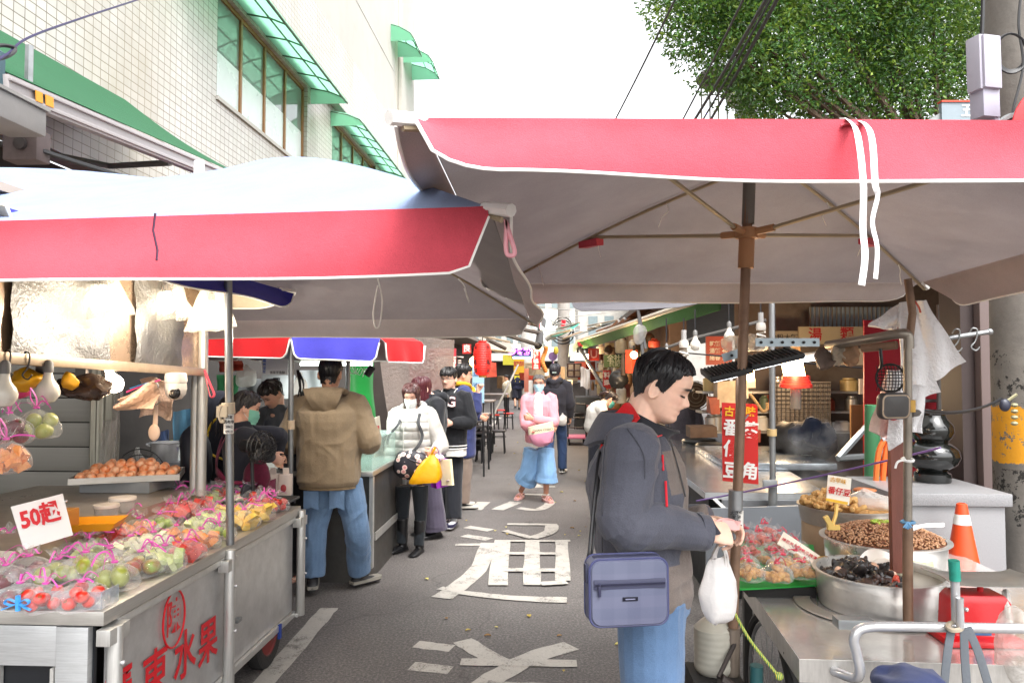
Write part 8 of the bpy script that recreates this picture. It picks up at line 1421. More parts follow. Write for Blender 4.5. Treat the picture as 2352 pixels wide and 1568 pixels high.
f_ = lambda z: .175*(1-z/ztop)+.022; M().lathe([(f_(0.02),.035),(f_(ztop*.72),ztop*.72),(f_(ztop*.82),ztop*.82),(f_(ztop)+.002,ztop-.004),(f_(ztop)-.006,ztop),(f_(ztop)-.008,ztop-.05)], b0, 36).build('cone_body', ORG, t); M().lathe([(f_(ztop*.895)+.0015,ztop*.895),(f_(ztop*.945)+.0015,ztop*.945)], b0, 36).build('white_band', mt('#dfdedb', .4), t); M().bb(b0+V3((-.2,-.2,0)), b0+V3((.2,.2,.034))).build('base', ORG, t, bev=.01)
# red scale
c = P(2240,1462,2.56); c.z = ZR+.001; t = thing('red_scale', c, 'red spring scale with flat steel pan beside the chrome handle', 'scale'); RS = mt('#c2141c', .3, 0, .06); m = M(); m.loft([[c+V3((x*sx_, y*sy_, z)) for x, y in ((-1,-1),(1,-1),(1,1),(-1,1))] for sx_, sy_, z in ((.135,.09,0),(.13,.085,.02),(.098,.06,.03),(.092,.058,.14),(.075,.05,.165))]); m.build('housing', RS, t, bev=.008); M().lathe([(0,0),(.072,0),(.08,.006),(.082,.016),(.07,.022),(0,.022)], c+V3((.1,.0,.09)), 36, 0, basis((.85,-.5,.1))).build('dial', mt('#d8d3cc', .3), t)
for sx_ in (-.06,.02): M().tube([c+V3((sx_,0,.16)), c+V3((sx_,0,.205))], .01, 8).build('spindle', RS, t)
M().slab(lambda u, v: c+V3((-.13+.31*u, -.1+.2*v, .21+.012*(abs(2*u-1)**6)+.004*sin(v*5))), 16, 8, .003).build('pan', steel('#a5a39d', .25, (1,1,1), .1), t); M().box(c+V3((-.01,-.061,.05)), (.06,.003,.03)).build('plate', mt('#3a5f8a', .4), t); M().ell(c+V3((-.06,-.06,.12)), .008).build('knob', CHROME, t)
t = thing('brake_lever', P(2192,1400,2.3), 'chrome handle post with green tape rising from the push bar', 'handle'); M().tube([P(2196,1432,2.27), P(2194,1330,2.27)], .013, 14).build('tube', CHROME, t); M().tube([P(2194,1332,2.265), P(2191,1286,2.265)], .016, 14).build('green_tape', mt('#1f8a78', .4, 0, .2, 60, .5, 200), t); M().tube([P(2206,1440,2.24), P(2204,1372,2.24)], .011, 12).build('short_tube', CHROME, t); m = M(); STR = mt('#5f646a', .8, 0, .1, 200)
for pts in ([(2186,1440,2.25),(2176,1500,2.24),(2168,1580,2.24)],[(2214,1445,2.24),(2216,1510,2.24),(2222,1590,2.24)],[(2222,1440,2.25),(2248,1500,2.24),(2275,1590,2.24)]): M().tube(spline([P(*p) for p in pts], 5), .014, 6, flat=.25, up=(0,1,0)).build('strap', STR, t)
m = M(); m.tube([P(2193+16*cos(a), 1438+9*sin(a), 2.25-.02*sin(a)) for a in [2*pi*i/16 for i in range(16)]], .008, 6, closed=True); m.build('strap_loop', mt('#a89c88', .7), t)
lump(P(2080,1560,2.22), (.11,.09,.05), cloth('#2a3357'), 'blue_jacket', 'dark blue padded jacket draped at the bottom right corner', 'jacket', 4, .025, 9); lump(P(2335,1480,2.35), (.06,.06,.12), FILM2, 'clear_bag', 'cloudy plastic bag at the right picture border under the push bar', 'bag', 5, .02, 12)
c = P(1638,1460,2.75); t = thing('water_jug', V3((c.x,c.y,.3)), 'ribbed white plastic jug behind the brown pole under the table', 'jug'); rr = []; z1, z0_ = P(1638,1415,2.75).z, P(1638,1540,2.75).z
for i in range(40): v = i/39; r_ = .07*(np.interp(v, [0,.08,.8,.9,1], [.85,1,1,.7,.35]))+.0007*sin(v*55)*(v < .8); rr.append((r_, z0_+(z1-z0_)*v-c.z))
M().lathe([(0, rr[0][1])]+rr+[(0, rr[-1][1])], c, 24).build('bottle', mt('#a8a497', .3, 0, .08, 4), t); M().bb((c.x-.09,c.y-.09,z0_-.3),(c.x+.09,c.y+.09,z0_-.001)).build('crate', DARK, t)
lb = M(); fr = frame(P(1692,1192,2.70), _r, _u); lb.slab(lambda u, v: P(1692,1192,2.735)+_r*.024*sin((u-.5)*2.6)-_f*.0245*cos((u-.5)*2.6)+_u*(v-.5)*.068, 10, 2, .001); lb.build('paper_label', mt('#dedad2', .6), U2); q = M()
for i, s in enumerate(['大洋傘','批發','2223','91702']): q.text(s, .016, frame(P(1692,1178+i*10,2.706), _r, _u), 0, .02)
q.build('lettering', BLACKP, U2)
c = P(2110,1300,3.2); M().prism([P(2060,1308,3.06), P(2146,1302,3.1), P(2142,1278,3.12), P(2060,1290,3.08)], .003).build('snack_packet', mt('#b9bf8a', .4, 0, .3, 30), label='green and cream printed packet leaning on the bean pot', cat='packet')
# ================================================================ RIGHT HAND SHOPS
rb = thing('right_shophouse', (4.5,10,0), 'dark low shop house behind the steel counter on the right', 'building')
BRW = mt('#75655a', .8, 0, .25, 2, .2, 30, dirt=.4); m = M(); m.bb((1.75,11.2,0),(2.0,40,2.9)); m.build('front_wall', BRW, rb); M().bb((2.2,8.9,0),(6,9.1,3.2)).build('side_wall', mt('#7a6f66', .8, 0, .3, 2, .2, 30, dirt=.5), rb); M().bb((4.6,3.2,0),(4.8,9,3.4)).build('inner_wall', mt('#5d554f', .8, 0, .25, 2), rb); M().bb((2.2,5.2,2.75),(6,9.3,2.85)).build('roof', mt('#4a4642', .8), rb); M().bb((1.5,9.1,2.75),(6,40,2.85)).build('roof_slab', mt('#55504a', .8), rb)
c = P(2225,900,5.3); w0, w1 = P(2182,900,5.3), P(2288,900,5.3); t = thing('brown_pillar', V3((c.x,c.y,0)), 'mauve brown clad pillar with brass plate left of the concrete pole', 'pillar'); M().bb((P(2212,900,5.3).x,5.25,0),(w1.x+.2,5.6,3)).build('cladding', mt('#6f5f5c', .55, 0, .06, 3), t, bev=.01); M().bb((w0.x,5.32,0),(P(2211,900,5.3).x-.002,5.6,3)).build('dark_side', mt('#3c302e', .6), t); M().prism([P(2225,998,5.18), P(2256,998,5.18), P(2256,940,5.18), P(2225,940,5.18)], .01).build('brass_plate', mt('#9a7c40', .25, .9, .3, 9), t)
t = thing('poster_strip', P(2278,850,5.1), 'narrow yellow and green poster strip at the edge of the concrete pole', 'poster'); M().prism([P(2270,840,5.1), P(2300,840,5.1), P(2300,745,5.1), P(2270,745,5.1)], .01).build('cream_part', mt('#d8d3a0', .5), t); M().prism([P(2270,895,5.1), P(2300,895,5.1), P(2300,842,5.1), P(2270,842,5.1)], .01).build('yellow_part', mt('#d9cc22', .5), t); M().prism([P(2270,962,5.1), P(2300,962,5.1), P(2300,897,5.1), P(2270,897,5.1)], .01).build('green_part', mt('#2aa58c', .5), t)
t = thing('red_banner', P(2120,900,6.6), 'tall red panel behind the white bag pads', 'banner'); M().prism([P(1985,1120,6.6), P(2175,1120,6.6), P(2175,735,6.6), P(1985,735,6.6)], .02).build('panel', mt('#a81626', .5), t); M().tube([P(2160,1130,6.4), P(2160,700,6.4)], .03, 12).build('steel_tube', POLEM, t); m = M(); m.tube([P(2120,1010,6.5), P(2160,1010,6.5)], .015, 6); m.tube([P(2110,920,6.5), P(2165,920,6.5)], .015, 6); m.build('rails', POLEM, t); q = M(); q.text('B', .2, frame(P(2100,985,6.57), _r, _u), 0, .02); q.build('purple_print', mt('#5a2f86', .5), t)
t = thing('crate_stack', P(2080,1015,5.6), 'purple printed crates behind the black vase', 'crate'); M().bb(P(2070,1060,5.6), P(2180,985,5.9)).build('box', mt('#3a2356', .5, 0, .5, 12), t)
def board(x0, y0, x1, y1, d, hexc, lab, txt=(), name='shop_sign', emit=0, th=.03, cat='sign'):
    t = thing(name, P((x0+x1)/2, (y0+y1)/2, d), lab, cat); M().prism([P(x0,y1,d), P(x1,y1,d), P(x1,y0,d), P(x0,y0,d)], th).build('board', light_mat(hexc, emit) if emit else mt(hexc, .5, 0, .06, 4), t)
    if txt:
        q = M()
        for s, x, y, h, col in txt: q.text(s, h*d/FPX*1.15, frame(P(x, y, d)-_f*.004, _r, _u), 0, .02)
        q.build('lettering', light_mat(txt[0][4], emit*1.3) if emit else mt(txt[0][4], .5), t)
    return t
board(1835,750,1985,790,8.3,'#a89c80','cream sign board with red characters above the lamp bar',[('湯',1872,770,28,'#a8262a'),('類',1945,768,28,'#a8262a')]); board(1775,760,1832,790,8.35,'#8f8672','small cream sign with dark characters left of the soup sign',[('油粉大麵',1800,776,14,'#3a3632')]); board(1622,772,1682,838,8.2,'#a83a22','red orange menu board right of the hanging bulbs',[('乾麵 35',1650,790,11,'#e2d3bd'),('湯麵 40',1650,806,11,'#e2d3bd'),('陽春 30',1650,822,11,'#e2d3bd')])
board(1900,800,1985,838,8.0,'#b8b0a0','long pale sign behind the work gloves',[('麵 飯',1930,818,20,'#3a3a6a')]); board(2000,845,2050,878,7.6,'#8d8f96','pale basket tray on the stall wall'); board(1975,870,2045,905,7.5,'#d0ccc8','white notice by the wire basket')
# grid door, box, pouches, cardboard, cupboard
m = M(); t = thing('wire_grid', P(1870,960,7.9), 'dark wire grid panel on the wall behind the canopy pole', 'grid')
for i in range(14): x = 1775+i*10; m.tube([P(x,880,7.9), P(x,985,7.9)], .005, 4)
for j in range(12): y = 880+j*9.5; m.tube([P(1772,y,7.9), P(1908,y,7.9)], .005, 4)
m.build('wires', mt('#5a5652', .4, .5), t); M().prism([P(1772,990,7.95), P(1908,990,7.95), P(1908,876,7.95), P(1772,876,7.95)], .01).build('backing', mt('#8a8178', .7), t)
board(1955,930,2000,1010,7.2,'#8a6a4a','brown cardboard carton standing in the right stall', name='carton', cat='box'); board(2004,905,2022,960,7.3,'#9d7f5c','narrow cardboard strip in the right stall', name='carton', cat='box'); board(2045,915,2085,980,6.9,'#8d8d8f','grey metal box on the stall wall', name='meter_box', cat='box'); board(2060,985,2085,1025,6.8,'#a51b22','red box below the grey metal box', name='red_box', cat='box')
for i, x in enumerate((2002,2018,2034)): lump(P(x,955,6.9), (.06,.05,.12), cloth('#c2b8a8'), 'hanging_pouch', ['left cream pouch hanging on the stall wall','middle cream pouch hanging on the stall wall','right cream pouch hanging on the stall wall'][i], 'pouch', i, .012, 14)
lump(P(1868,1000,6.6), (.18,.15,.12), cloth('#1a2236'), 'navy_jacket', 'navy jacket heaped over a seat behind the counter', 'jacket', 3, .09, 7); lump(P(1845,1010,7.0), (.3,.25,.2), mt('#2b2726', .6), 'dark_bundle', 'dark bundle beside the navy jacket', 'bundle', 6, .05, 6)
for x, y, w_, h_, c_, lab in ((1665,905,40,60,'#b6a48c','white cloth and bottles on the far counter'),(1700,890,22,46,'#c2b6a0','white plastic jug on the far counter'),(1640,930,26,40,'#9a4a34','red box on the far counter'),(1610,990,60,24,'#5f4a3a','brown board on the far counter'),(1720,1000,40,30,'#8b3326','red tray stack behind the red sign')):
    c = P(x, y, 8.0); M().box(c, (w_*8/FPX, .2, h_*8/FPX)).disp(.02, 6, int(x)).build('counter_item', mt(c_, .6, 0, .25, 9), label=lab, cat='container')
t = thing('wall_fan', P(1598,905,9.0), 'round cream fan just right of the man\'s nose', 'fan'); c = P(1598,908,8.9); m = M()
for r_ in (.17,.13,.09,.04): m.tube([c+_r*r_*cos(a)+_u*r_*sin(a) for a in [2*pi*i/30 for i in range(30)]], .006, 5, closed=True)
m.build('guard', mt('#8a7a62', .5), t); M().lathe([(0,0),(.16,0),(.16,.03),(0,.03)], c+_f*.06, 30, 0, basis(-_f)).build('disc', mt('#5c4a38', .5), t)
t = thing('wall_shelf', P(1800,905,8.2), 'long steel wall shelf of pots and jars in the right stall', 'shelf')
for y in (900,945,990): M().box(P(1800,y,8.3), (1.9,.3,.025), math.atan2(_r.y,_r.x)).build('board', STEEL, t)
rd = random.Random(12)
for i in range(30):
    x = rd.uniform(1625,1965); y = (900,945,990)[i % 3]; c = P(x, y, 8.25)+V3((0,0,.013)); h_ = rd.uniform(.1,.19); w_ = rd.uniform(.05,.1); cc = ['#b7b2a6','#a04a34','#8f9aa0','#c9b27a','#5f6a52','#d0ccc4'][i % 6]
    M().lathe([(0,0),(w_,0),(w_*1.02,h_*.8),(w_*.7,h_*.9),(w_*.7,h_),(0,h_)], c, 14).build('shelf_jar', STEEL if i % 4 == 0 else mt(cc, .4, 0, .15), label='small jar or pot on the steel wall shelf in the right stall', cat='jar', group='jars on the wall shelf')
# hanging bulbs string
m = M(); m.tube([P(1490,812,5.5), P(1600,775,5.3), P(1760,735,5.1)], .011, 6); tag(m.build('lamp_rail', mt('#5a5652', .5)), 'slanting rail carrying the unlit bulbs above the man', 'rail'); m = M(); m.tube([P(1520,806,5.3), P(1980,845,5.3)], .006, 5); tag(m.build('lamp_rail', BLACKP), 'thin dark rail crossing below the unlit bulbs', 'rail')
for i, (x, y, sp) in enumerate(((1531,800,0),(1571,800,1),(1597,780,0),(1675,760,0),(1748,760,1))):
    c = P(x, y+12, 5.0); t = thing('hanging_bulb', c, ['small white unlit bulb left of the spiral one over the man\'s head','white spiral unlit bulb over the man\'s head','pear shaped unlit bulb right of the spiral one over the man','pear shaped unlit bulb left of the brown pole','large spiral unlit bulb right of the brown pole'][i], 'bulb', 'unlit hanging bulbs'); W_ = mt('#d2ccc2', .25, 0, .03); s = .7 if i == 0 else 1
    if sp: M().tube([c+V3((.026*cos(k*.5), .026*sin(k*.5), .03-.0024*k*1.2)) for k in range(44)], .008, 6).build('spiral', W_, t); M().lathe([(0,.04),(.03,.04),(.034,.06),(.028,.09),(0,.09)], c, 16).build('ballast', W_, t); M().tube([c+V3((0,0,.09)), c+V3((0,0,.16))], .018, 10).build('socket', mt('#9c9a98', .5), t)
    else: bulb(c, .036*s, W_, t)
    M().tube([c+V3((0,0,.08)), c+V3((0,0,.24))], .005, 5).build('wire', BLACKP, t)
# green and orange awnings on the right
def awn(pts, hexc, lab, name='awning', th=.02):
    t = thing(name, P(*pts[0]), lab, 'awning'); a, b, c_, d_ = [P(*p) for p in pts]; M().slab(lambda u, v: a.lerp(b, u).lerp(d_.lerp(c_, u), v)-V3((0,0,.06*sin(pi*u))), 10, 6, th).build('canvas', hexc if not isinstance(hexc, str) else cloth(hexc, transl=.3), t); M().tube([a, b], .03, 8).build('front_bar', mt('#c9b79c', .5), t); M().tube([d_, c_], .03, 8).build('rear_bar', mt('#8d7a62', .5), t); return t
t = thing('green_awning', P(1450,760,11), 'green and white striped awning sloping along the right shops', 'awning'); ga, gb, gc, gd = P(1325,783,17), P(1660,672,6.8), P(1660,712,6.8), P(1341,800,17)
M().slab(lambda u, v: ga.lerp(gb, u).lerp(gd.lerp(gc, u), v)+V3((.02*sin(u*30)*v,0,0)), 24, 4, .01).build('valance', cloth('#3f8a3a', transl=.25), t); M().tube([ga, gb], .035, 8).build('front_bar', mt('#d8cdb8', .5), t); M().slab(lambda u, v: ga.lerp(gb, u)+V3((.12+1.5*v,.1,.03+.55*v)), 8, 4, .01).build('canvas', cloth('#c9742e', transl=.4), t)
awn([(1340,790,19),(1450,745,15),(1560,738,15.5),(1390,768,21)], '#7a6a58', 'brown corrugated roof behind the orange awning'); awn([(1290,778,24),(1380,745,20),(1470,725,20),(1330,752,26)], '#8a8f8c', 'grey metal roof further down on the right')
m = M(); m.tube([P(1331,798,16.9), P(1391,899,13)], .04, 8); tag(m.build('awning_strut', mt('#3c332c', .5)), 'dark slanting strut below the green awning', 'strut'); lump(P(1335,788,16.8), (.09,.09,.09), mt('#c23a52', .5), 'red_ball', 'small red ball at the tip of the green awning', 'ball', 1, .002); tarp([(1305,820,17),(1329,803,17),(1329,785,17),(1308,792,17)], mt('#b7c2b8', .6), 'pale flap hanging at the tip of the green awning', 'flap', 'flap', .004, .01)
pl = M(); tag(M().tube([P(1467,715,6.1), P(1483,800,6.1)], .012, 8).build('thin_pole', POLEM), 'thin steel pole above the man\'s head', 'pole'); lump(P(1469,768,6.1), (.055,.04,.085), FILM2, 'clear_bag', 'clear bag tied to the thin pole above the man\'s head', 'bag', 4, .014, 16)
# signs and lamps in the right row
board(1222,802,1241,848,17,'#c01a16','red vertical sign with white characters hanging mid street',[('麻',1231,809,11,'#eee8e0'),('辣',1231,820,11,'#eee8e0'),('鴨',1231,831,11,'#eee8e0'),('血',1231,842,11,'#eee8e0')]); board(1352,800,1376,828,15.5,'#b5301e','red sign behind the warm bulbs',[('U',1364,814,22,'#d99a8a')]); board(1387,815,1449,843,13,'#5a6a30','green lit sign board with pale characters',[('全社區',1418,823,14,'#d9cfa0'),('興記仔',1418,836,11,'#d9cfa0')]); board(1385,850,1403,893,13.2,'#b8281c','red vertical banner behind the leaning woman',[('料',1394,862,13,'#e5d3c0'),('理',1394,880,13,'#e5d3c0')])
board(1175,800,1224,824,26,'#16162a','dark neon sign with purple characters'); NEO = light_mat('#c04cf0', 5); q = M(); q.text('炒冬粉', 17*26/FPX, frame(P(1194,808,25.95), _r, _u), 0, .03); q.build('neon_lettering', NEO, label='glowing purple neon characters on the dark sign', cat='neon'); m = M(); m.tube([P(1178,821,25.95), P(1222,821,25.95), P(1222,802,25.95)], .03, 6); tag(m.build('neon_border', light_mat('#bfe8ff', 4)), 'white blue neon border line of the dark sign', 'neon')
for x, y, d, r_, lab in ((1327,818,16.5,.075,'first warm bulb of the row under the pale flap'),(1339,819,16.5,.07,'second warm bulb of the row under the pale flap'),(1350,820,16.5,.07,'third warm bulb of the row under the pale flap'),(1456,815,11,.055,'warm bulb in the cluster left of the man\'s hair, upper'),(1472,826,11,.05,'warm bulb in the cluster left of the man\'s hair, lower'),(1240,800,17,.06,'small greenish lamp beside the red vertical sign'),(1090,830,9.9,.07,'white lamp under the dark awning near the lantern'),(1060,866,10,.05,'small white lamp behind the man with glasses')): t = thing('lit_bulb', P(x, y, d), lab, 'lamp', 'lit bulbs in the street stalls'); M().ell(P(x, y, d), r_).build('glass', light_mat('#ffe2a0', 8), t); M().tube([P(x, y, d)+V3((0,0,r_*.9)), P(x, y, d)+V3((0,0,r_*2.6))], r_*.3, 8).build('socket', BLACKP, t)
for p, w_ in ((P(1340,832,15.5),60),(P(1440,838,10.6),45),(P(1800,850,7.2),45),(P(1230,830,22),70),(P(1330,830,17),50)): point(p-V3((0,0,.1)), w_, (1,.7,.4), .1)  # warm glows by the bulbs, plus fill lights added to lift dark stalls
# far counters, goods on the right row
rd = random.Random(31); cols = ['#a08c70','#b7b2a6','#7d3a2a','#4a4a4a','#c0b090','#8a6a4a','#b5452f','#d0c8b8','#5a4a3c','#9a9a98']
for i, (x, y, d, w_, h_) in enumerate(((1392,900,13,.5,.85),(1440,910,11.5,.5,.85),(1350,880,17,.6,.85),(1325,872,22,.7,.9))): c = P(x, y, d); M().box(V3((c.x+.3, c.y, h_/2)), (w_, 1.6, h_)).build('vendor_counter', mt(cols[i], .6, .2, .2, 4, dirt=.4), label=['grey brown counter behind the trolley','counter beside the leaning woman','small far counter on the right','farthest counter on the right'][i], cat='counter', bev=.01)
GOODS = ['cream jar','grey tub','dark red box','black canister','beige bag','brown basket','red packet','white cup stack','brown crate','pale grey bottle']
for i in range(64):
    c = V3((rd.uniform(1.1,1.65), 11+15*rd.random()**1.4, rd.choice((.95,1.2,1.5,1.8,2.1))+rd.uniform(-.05,.1))); w_ = rd.uniform(.08,.22); h_ = rd.uniform(.12,.36); k_ = rd.randrange(10)
    mth = mt(cols[k_], .55, 0, .2, 9); m = M()
    if i % 3 == 0: m.lathe([(0,0),(w_*.45,0),(w_*.5,.02),(w_*.5,h_*.7),(w_*.25,h_*.85),(w_*.25,h_),(0,h_)], c-V3((0,0,h_/2)), 14)
    elif i % 3 == 1: m.box(c, (w_,w_*.8,h_), rd.uniform(0,1))
    else: m.ell(c, (w_*.5,w_*.4,h_*.5), None, 12, 8).disp(.02, 12, i)
    m.build(['jar','goods_box','goods_bag'][i % 3], mth, label=f'small {GOODS[k_]} among the wares on the right street stalls', cat='wares', group='wares on the right street stalls')
hangcloth(1334,845,1354,890,14,WBAG,'long white cloth hanging by the slanting strut',4,'white_cloth'); tag(M().tube([P(1308,903,17), P(1308,873,17)], .07, 16).build('paper_roll', mt('#d5cbb8', .7)), 'white paper roll on the counter behind the pink jacket', 'roll'); m = M(); 
for i in range(12): a = .5*i; m.ell(P(1250,822,16)+V3((.04*cos(a), .04*sin(a), .22-.045*i)), (.05,.04,.045), None, 8, 6)
tag(m.build('orange_garland', mt('#b9702a', .6)), 'bundle of orange hanging goods beside the red vertical sign', 'goods'); 
t = thing('purple_fan_sign', P(1275,815,15), 'purple round paddle shaped sign with yellow top mid street', 'sign'); M().lathe([(0,0),(.09,0),(.09,.02),(0,.02)], P(1270,818,15), 24, 0, basis(-_f)).build('disc', mt('#7a5a8a', .5), t); M().tube([P(1270,822,15), P(1271,860,15)], .018, 8).build('handle', mt('#7a5a8a', .5), t); M().ell(P(1277,805,14.9), (.05,.03,.08)).build('yellow_flag', mt('#c9b13a', .6), t)
t = thing('framed_window', P(1319,850,19), 'brown framed window grid behind the goods', 'window'); M().prism([P(1304,866,19), P(1334,866,19), P(1334,834,19), P(1304,834,19)], .02).build('pane', mt('#5a4a42', .3), t); m = M()
for x in (1304,1319,1334): m.tube([P(x,866,18.9), P(x,834,18.9)], .02, 4)
for y in (835,850,865): m.tube([P(1304,y,18.9), P(1334,y,18.9)], .02, 4)
m.build('frame', mt('#3f2820', .6), t)
lump(P(1421,871,11.8), (.15,.1,.15), mt('#2a2a2a', .4), 'black_fan', 'black fan head behind the leaning woman', 'fan', 2, .02)
# trolley
c = PZ(1325,1022,0); t = thing('hand_trolley', c, 'black hand trolley with pink deck and stools right of the pink jacket woman', 'trolley'); M().bb(c+V3((-.22,-.1,.15)), c+V3((.22,.65,.19))).build('deck', mt('#c46a8a', .5), t, bev=.01); m = M(); m.tube(spline([c+V3((-.2,-.08,.19)), c+V3((-.2,-.08,.85)), c+V3((-.14,-.08,.92)), c+V3((.14,-.08,.92)), c+V3((.2,-.08,.85)), c+V3((.2,-.08,.19))], 4), .016, 8); m.tube([c+V3((-.2,-.08,.4)), c+V3((.2,-.08,.4))], .012, 6); m.tube([c+V3((-.2,-.08,.62)), c+V3((.2,-.08,.62))], .012, 6); m.build('handle', BLACKP, t)
for sx_ in (-.17,.17): wheel(c+V3((sx_,-.02,.065)), .065, .035, 'wheel', t, '#b02a2a'); wheel(c+V3((sx_,.55,.065)), .065, .035, 'wheel', t, '#b02a2a')
# stools and tables
BLS = mt('#1c1c1e', .45, 0, .15)
def make_stool(seatm, lab):
    t = thing('stool', (0,0,0), lab, 'stool', 'stools by the left tables'); M().lathe([(0,.43),(.14,.43),(.155,.44),(.155,.455),(.14,.465),(0,.468)], (0,0,0), 24).build('seat', seatm, t)
    for i in range(4): a = pi/4+i*pi/2; d = V3((cos(a), sin(a), 0)); M().tube(spline([d*.125+V3((0,0,.435)), d*.15+V3((0,0,.4)), d*.165+V3((0,0,.2)), d*.18], 4), .013, 7).build('leg', BLS, t)
    M().tube([V3((.155*cos(a), .155*sin(a), .33)) for a in [2*pi*i/20 for i in range(20)]], .008, 5, closed=True).build('ring', BLS, t); return t
s0 = make_stool(mt('#3a3330', .5), 'single black stool with brown seat nearest the queue'); s0.location = PZ(1145,1040,0)
s1_ = make_stool(mt('#c22a1e', .45), 'stool with red seat under the far table, right one'); s1_.location = PZ(1168,985,0)
dup(s1_, PZ(1135,990,0), label='stool with red seat under the far table, left one'); dup(s1_, PZ(1150,975,0), label='red seated stool farthest behind the two others')
for j, (x, y, n, lab) in enumerate(((1092,1062,4,'left'),(1110,1058,3,'right'))):
    for i in range(n): dup(s0, PZ(x, y, 0)+V3((0,0,i*.1)), rz=.2*i, label=f'stacked black stool in the {lab} stack behind the queue')
for i, (x, y) in enumerate(((1330,985),(1318,980),(1342,978))): dup(s0, PZ(x, y, 0), label=['black stool behind the trolley, middle','black stool behind the trolley, left','black stool behind the trolley, right'][i])
def table(x, y, d, w_, dp, lab):
    c = P(x, y, d); t = thing('folding_table', V3((c.x, c.y, 0)), lab, 'table', 'tables along the left side'); M().box(c, (w_,dp,.03), 0).build('tabletop', mt('#7d7066', .35, .1, .15), t, bev=.005)
    for sx_ in (-1,1):
        for sy_ in (-1,1): M().tube([c+V3((sx_*w_*.42, sy_*dp*.42, -.01)), V3((c.x+sx_*w_*.45, c.y+sy_*dp*.45, 0))], .015, 6).build('leg', BLS, t)
table(1080,953,12.2,.6,1.0,'long brown folding table beside the stacked stools'); table(1105,920,16.5,.6,.9,'brown folding table behind the first one'); table(1135,905,21,.8,.9,'third table further down on the left')
# red lantern
c = P(1108,824,9.6); t = thing('red_lantern', c, 'large red paper lantern with black characters hanging over the queue', 'lantern'); k_ = NT('lantern_paper'); wv = k_.add('TexWave', bands_direction='Z'); wv.inputs['Scale'].default_value = 14; k_.ln(k_.tc.outputs['Object'], wv.inputs['Vector']); k_.b.inputs['Base Color'].default_value = (*lin('#d01c14'),1); k_.b.inputs['Roughness'].default_value = .5; k_.b.inputs['Emission Color'].default_value = (*lin('#e0261a'),1); k_.b.inputs['Emission Strength'].default_value = .35; k_.bump(wv.outputs['Fac'], .5, .01)
pr = [(.05,-.215),(.085,-.2),(.108,-.15),(.116,-.08),(.118,0),(.116,.08),(.108,.15),(.085,.2),(.05,.215)]; M().lathe(pr, c, 36).build('paper_shade', k_.m, t); M().lathe([(.03,.212),(.055,.212),(.055,.235),(.03,.235)], c, 20).build('top_ring', mt('#c21a14', .5), t); M().lathe([(.03,-.24),(.05,-.24),(.05,-.212),(.03,-.212)], c, 20).build('bottom_ring', mt('#b58a3a', .5), t); q = M()
for j, a in enumerate((-.85,.75)):
    d = (_r*sin(a)-_f*cos(a)); tn = (_r*cos(a)+_f*sin(a))
    for i, ch in enumerate('東山鴨頭'): q.text(ch, .088, frame(c+d*(.122-.008*abs(i-1.5))+V3((0,0,.135-.092*i)), tn, (0,0,1)), 0, .012, sx=.7)
q.build('lettering', BLACKP, t); M().tube([c+V3((0,0,.23)), c+V3((0,0,.6))], .006, 5).build('cord', BLACKP, t)
board(1085,842,1112,925,10.6,'#8fb5cf','light blue notice board under the lantern',[('菜單',1098,860,10,'#3a5a8a'),('滷味',1098,885,10,'#3a5a8a')]); board(1070,838,1084,860,10.8,'#c9b13a','small yellow card behind the lantern')
# ---- left row further away
lb_ = thing('left_shop_row', (-4,20,0), 'dark row of stall fronts on the left beyond the queue', 'building'); M().bb((-4.3,10.6,0),(-3.4,40,3.0)).build('front_wall', mt('#4a423d', .8, 0, .3, 1.5, dirt=.4), lb_); M().bb((-4.3,10.6,2.6),(-2.4,40,2.7)).build('eave', mt('#6a645c', .7), lb_)
t = thing('brown_awning', P(1190,740,13), 'brown canvas awning with folding arms over the left tables', 'awning'); a, b, c_, d_ = P(1150,735,12.0), P(1243,736,15.5), P(1232,800,13.2), P(1140,772,11); a2 = P(1176,693,14); M().prism([P(1166,688,14.5), P(1246,737,14.5), P(1236,752,13.6), P(1100,718,12.2)], .03).build('canvas', cloth('#8a6a58', transl=.35), t); M().tube([P(1246,737,14.5), P(1236,795,13)], .07, 10).build('roller', mt('#3a3430', .5), t)
for pts in ([(1140,762,12.5),(1236,792,13)],[(1120,780,12),(1160,800,12.6)],[(1150,745,12.3),(1240,765,13.6)]): M().tube([P(*p) for p in pts], .035, 6).build('arm', mt('#5a5048', .5), t)
tarp([(1243,800,13.4),(1252,790,13.4),(1250,752,13.8),(1240,745,13.8)], mt('#c9ccc4', .6), 'white flap with green edge at the awning end', 'flap', 'flap'); awn([(1255,772,20),(1312,757,17),(1330,742,17.5),(1262,760,21)], cloth('#5fc0ae', transl=.4), 'mint green tarp over the middle of the street', 'mint_tarp'); awn([(1120,800,16),(1180,808,20),(1170,785,21),(1100,770,17)], cloth('#b9b0a4', transl=.4), 'pale beige tarp below the brown awning', 'beige_tarp')
board(1062,790,1082,812,13,'#c22a24','small red and white sign left of the lantern',[('良',1072,801,16,'#e8e0d8')]); board(1112,795,1138,806,18,'#c8322a','red strip sign under the beige tarp'); board(1155,815,1180,838,26,'#a8a02a','yellow green umbrella sign at the far stalls'); board(1180,822,1204,860,30,'#b58a1a','yellow banner at the far stalls',[('鹽酥',1192,836,11,'#8a2a1a')]); board(1204,846,1214,900,22,'#9a5a4a','brownish red post wrap mid street', name='wrapped_post', cat='post'); board(1060,850,1085,930,12.8,'#5a4f48','dark shelf front behind the man with glasses', name='shelf', cat='shelf')
m = M(); m.tube([P(1190,838,24), P(1130,960,17.5)], .03, 6); tag(m.build('leaning_pole', mt('#77736c', .5)), 'thin leaning pole beside the far tables', 'pole')
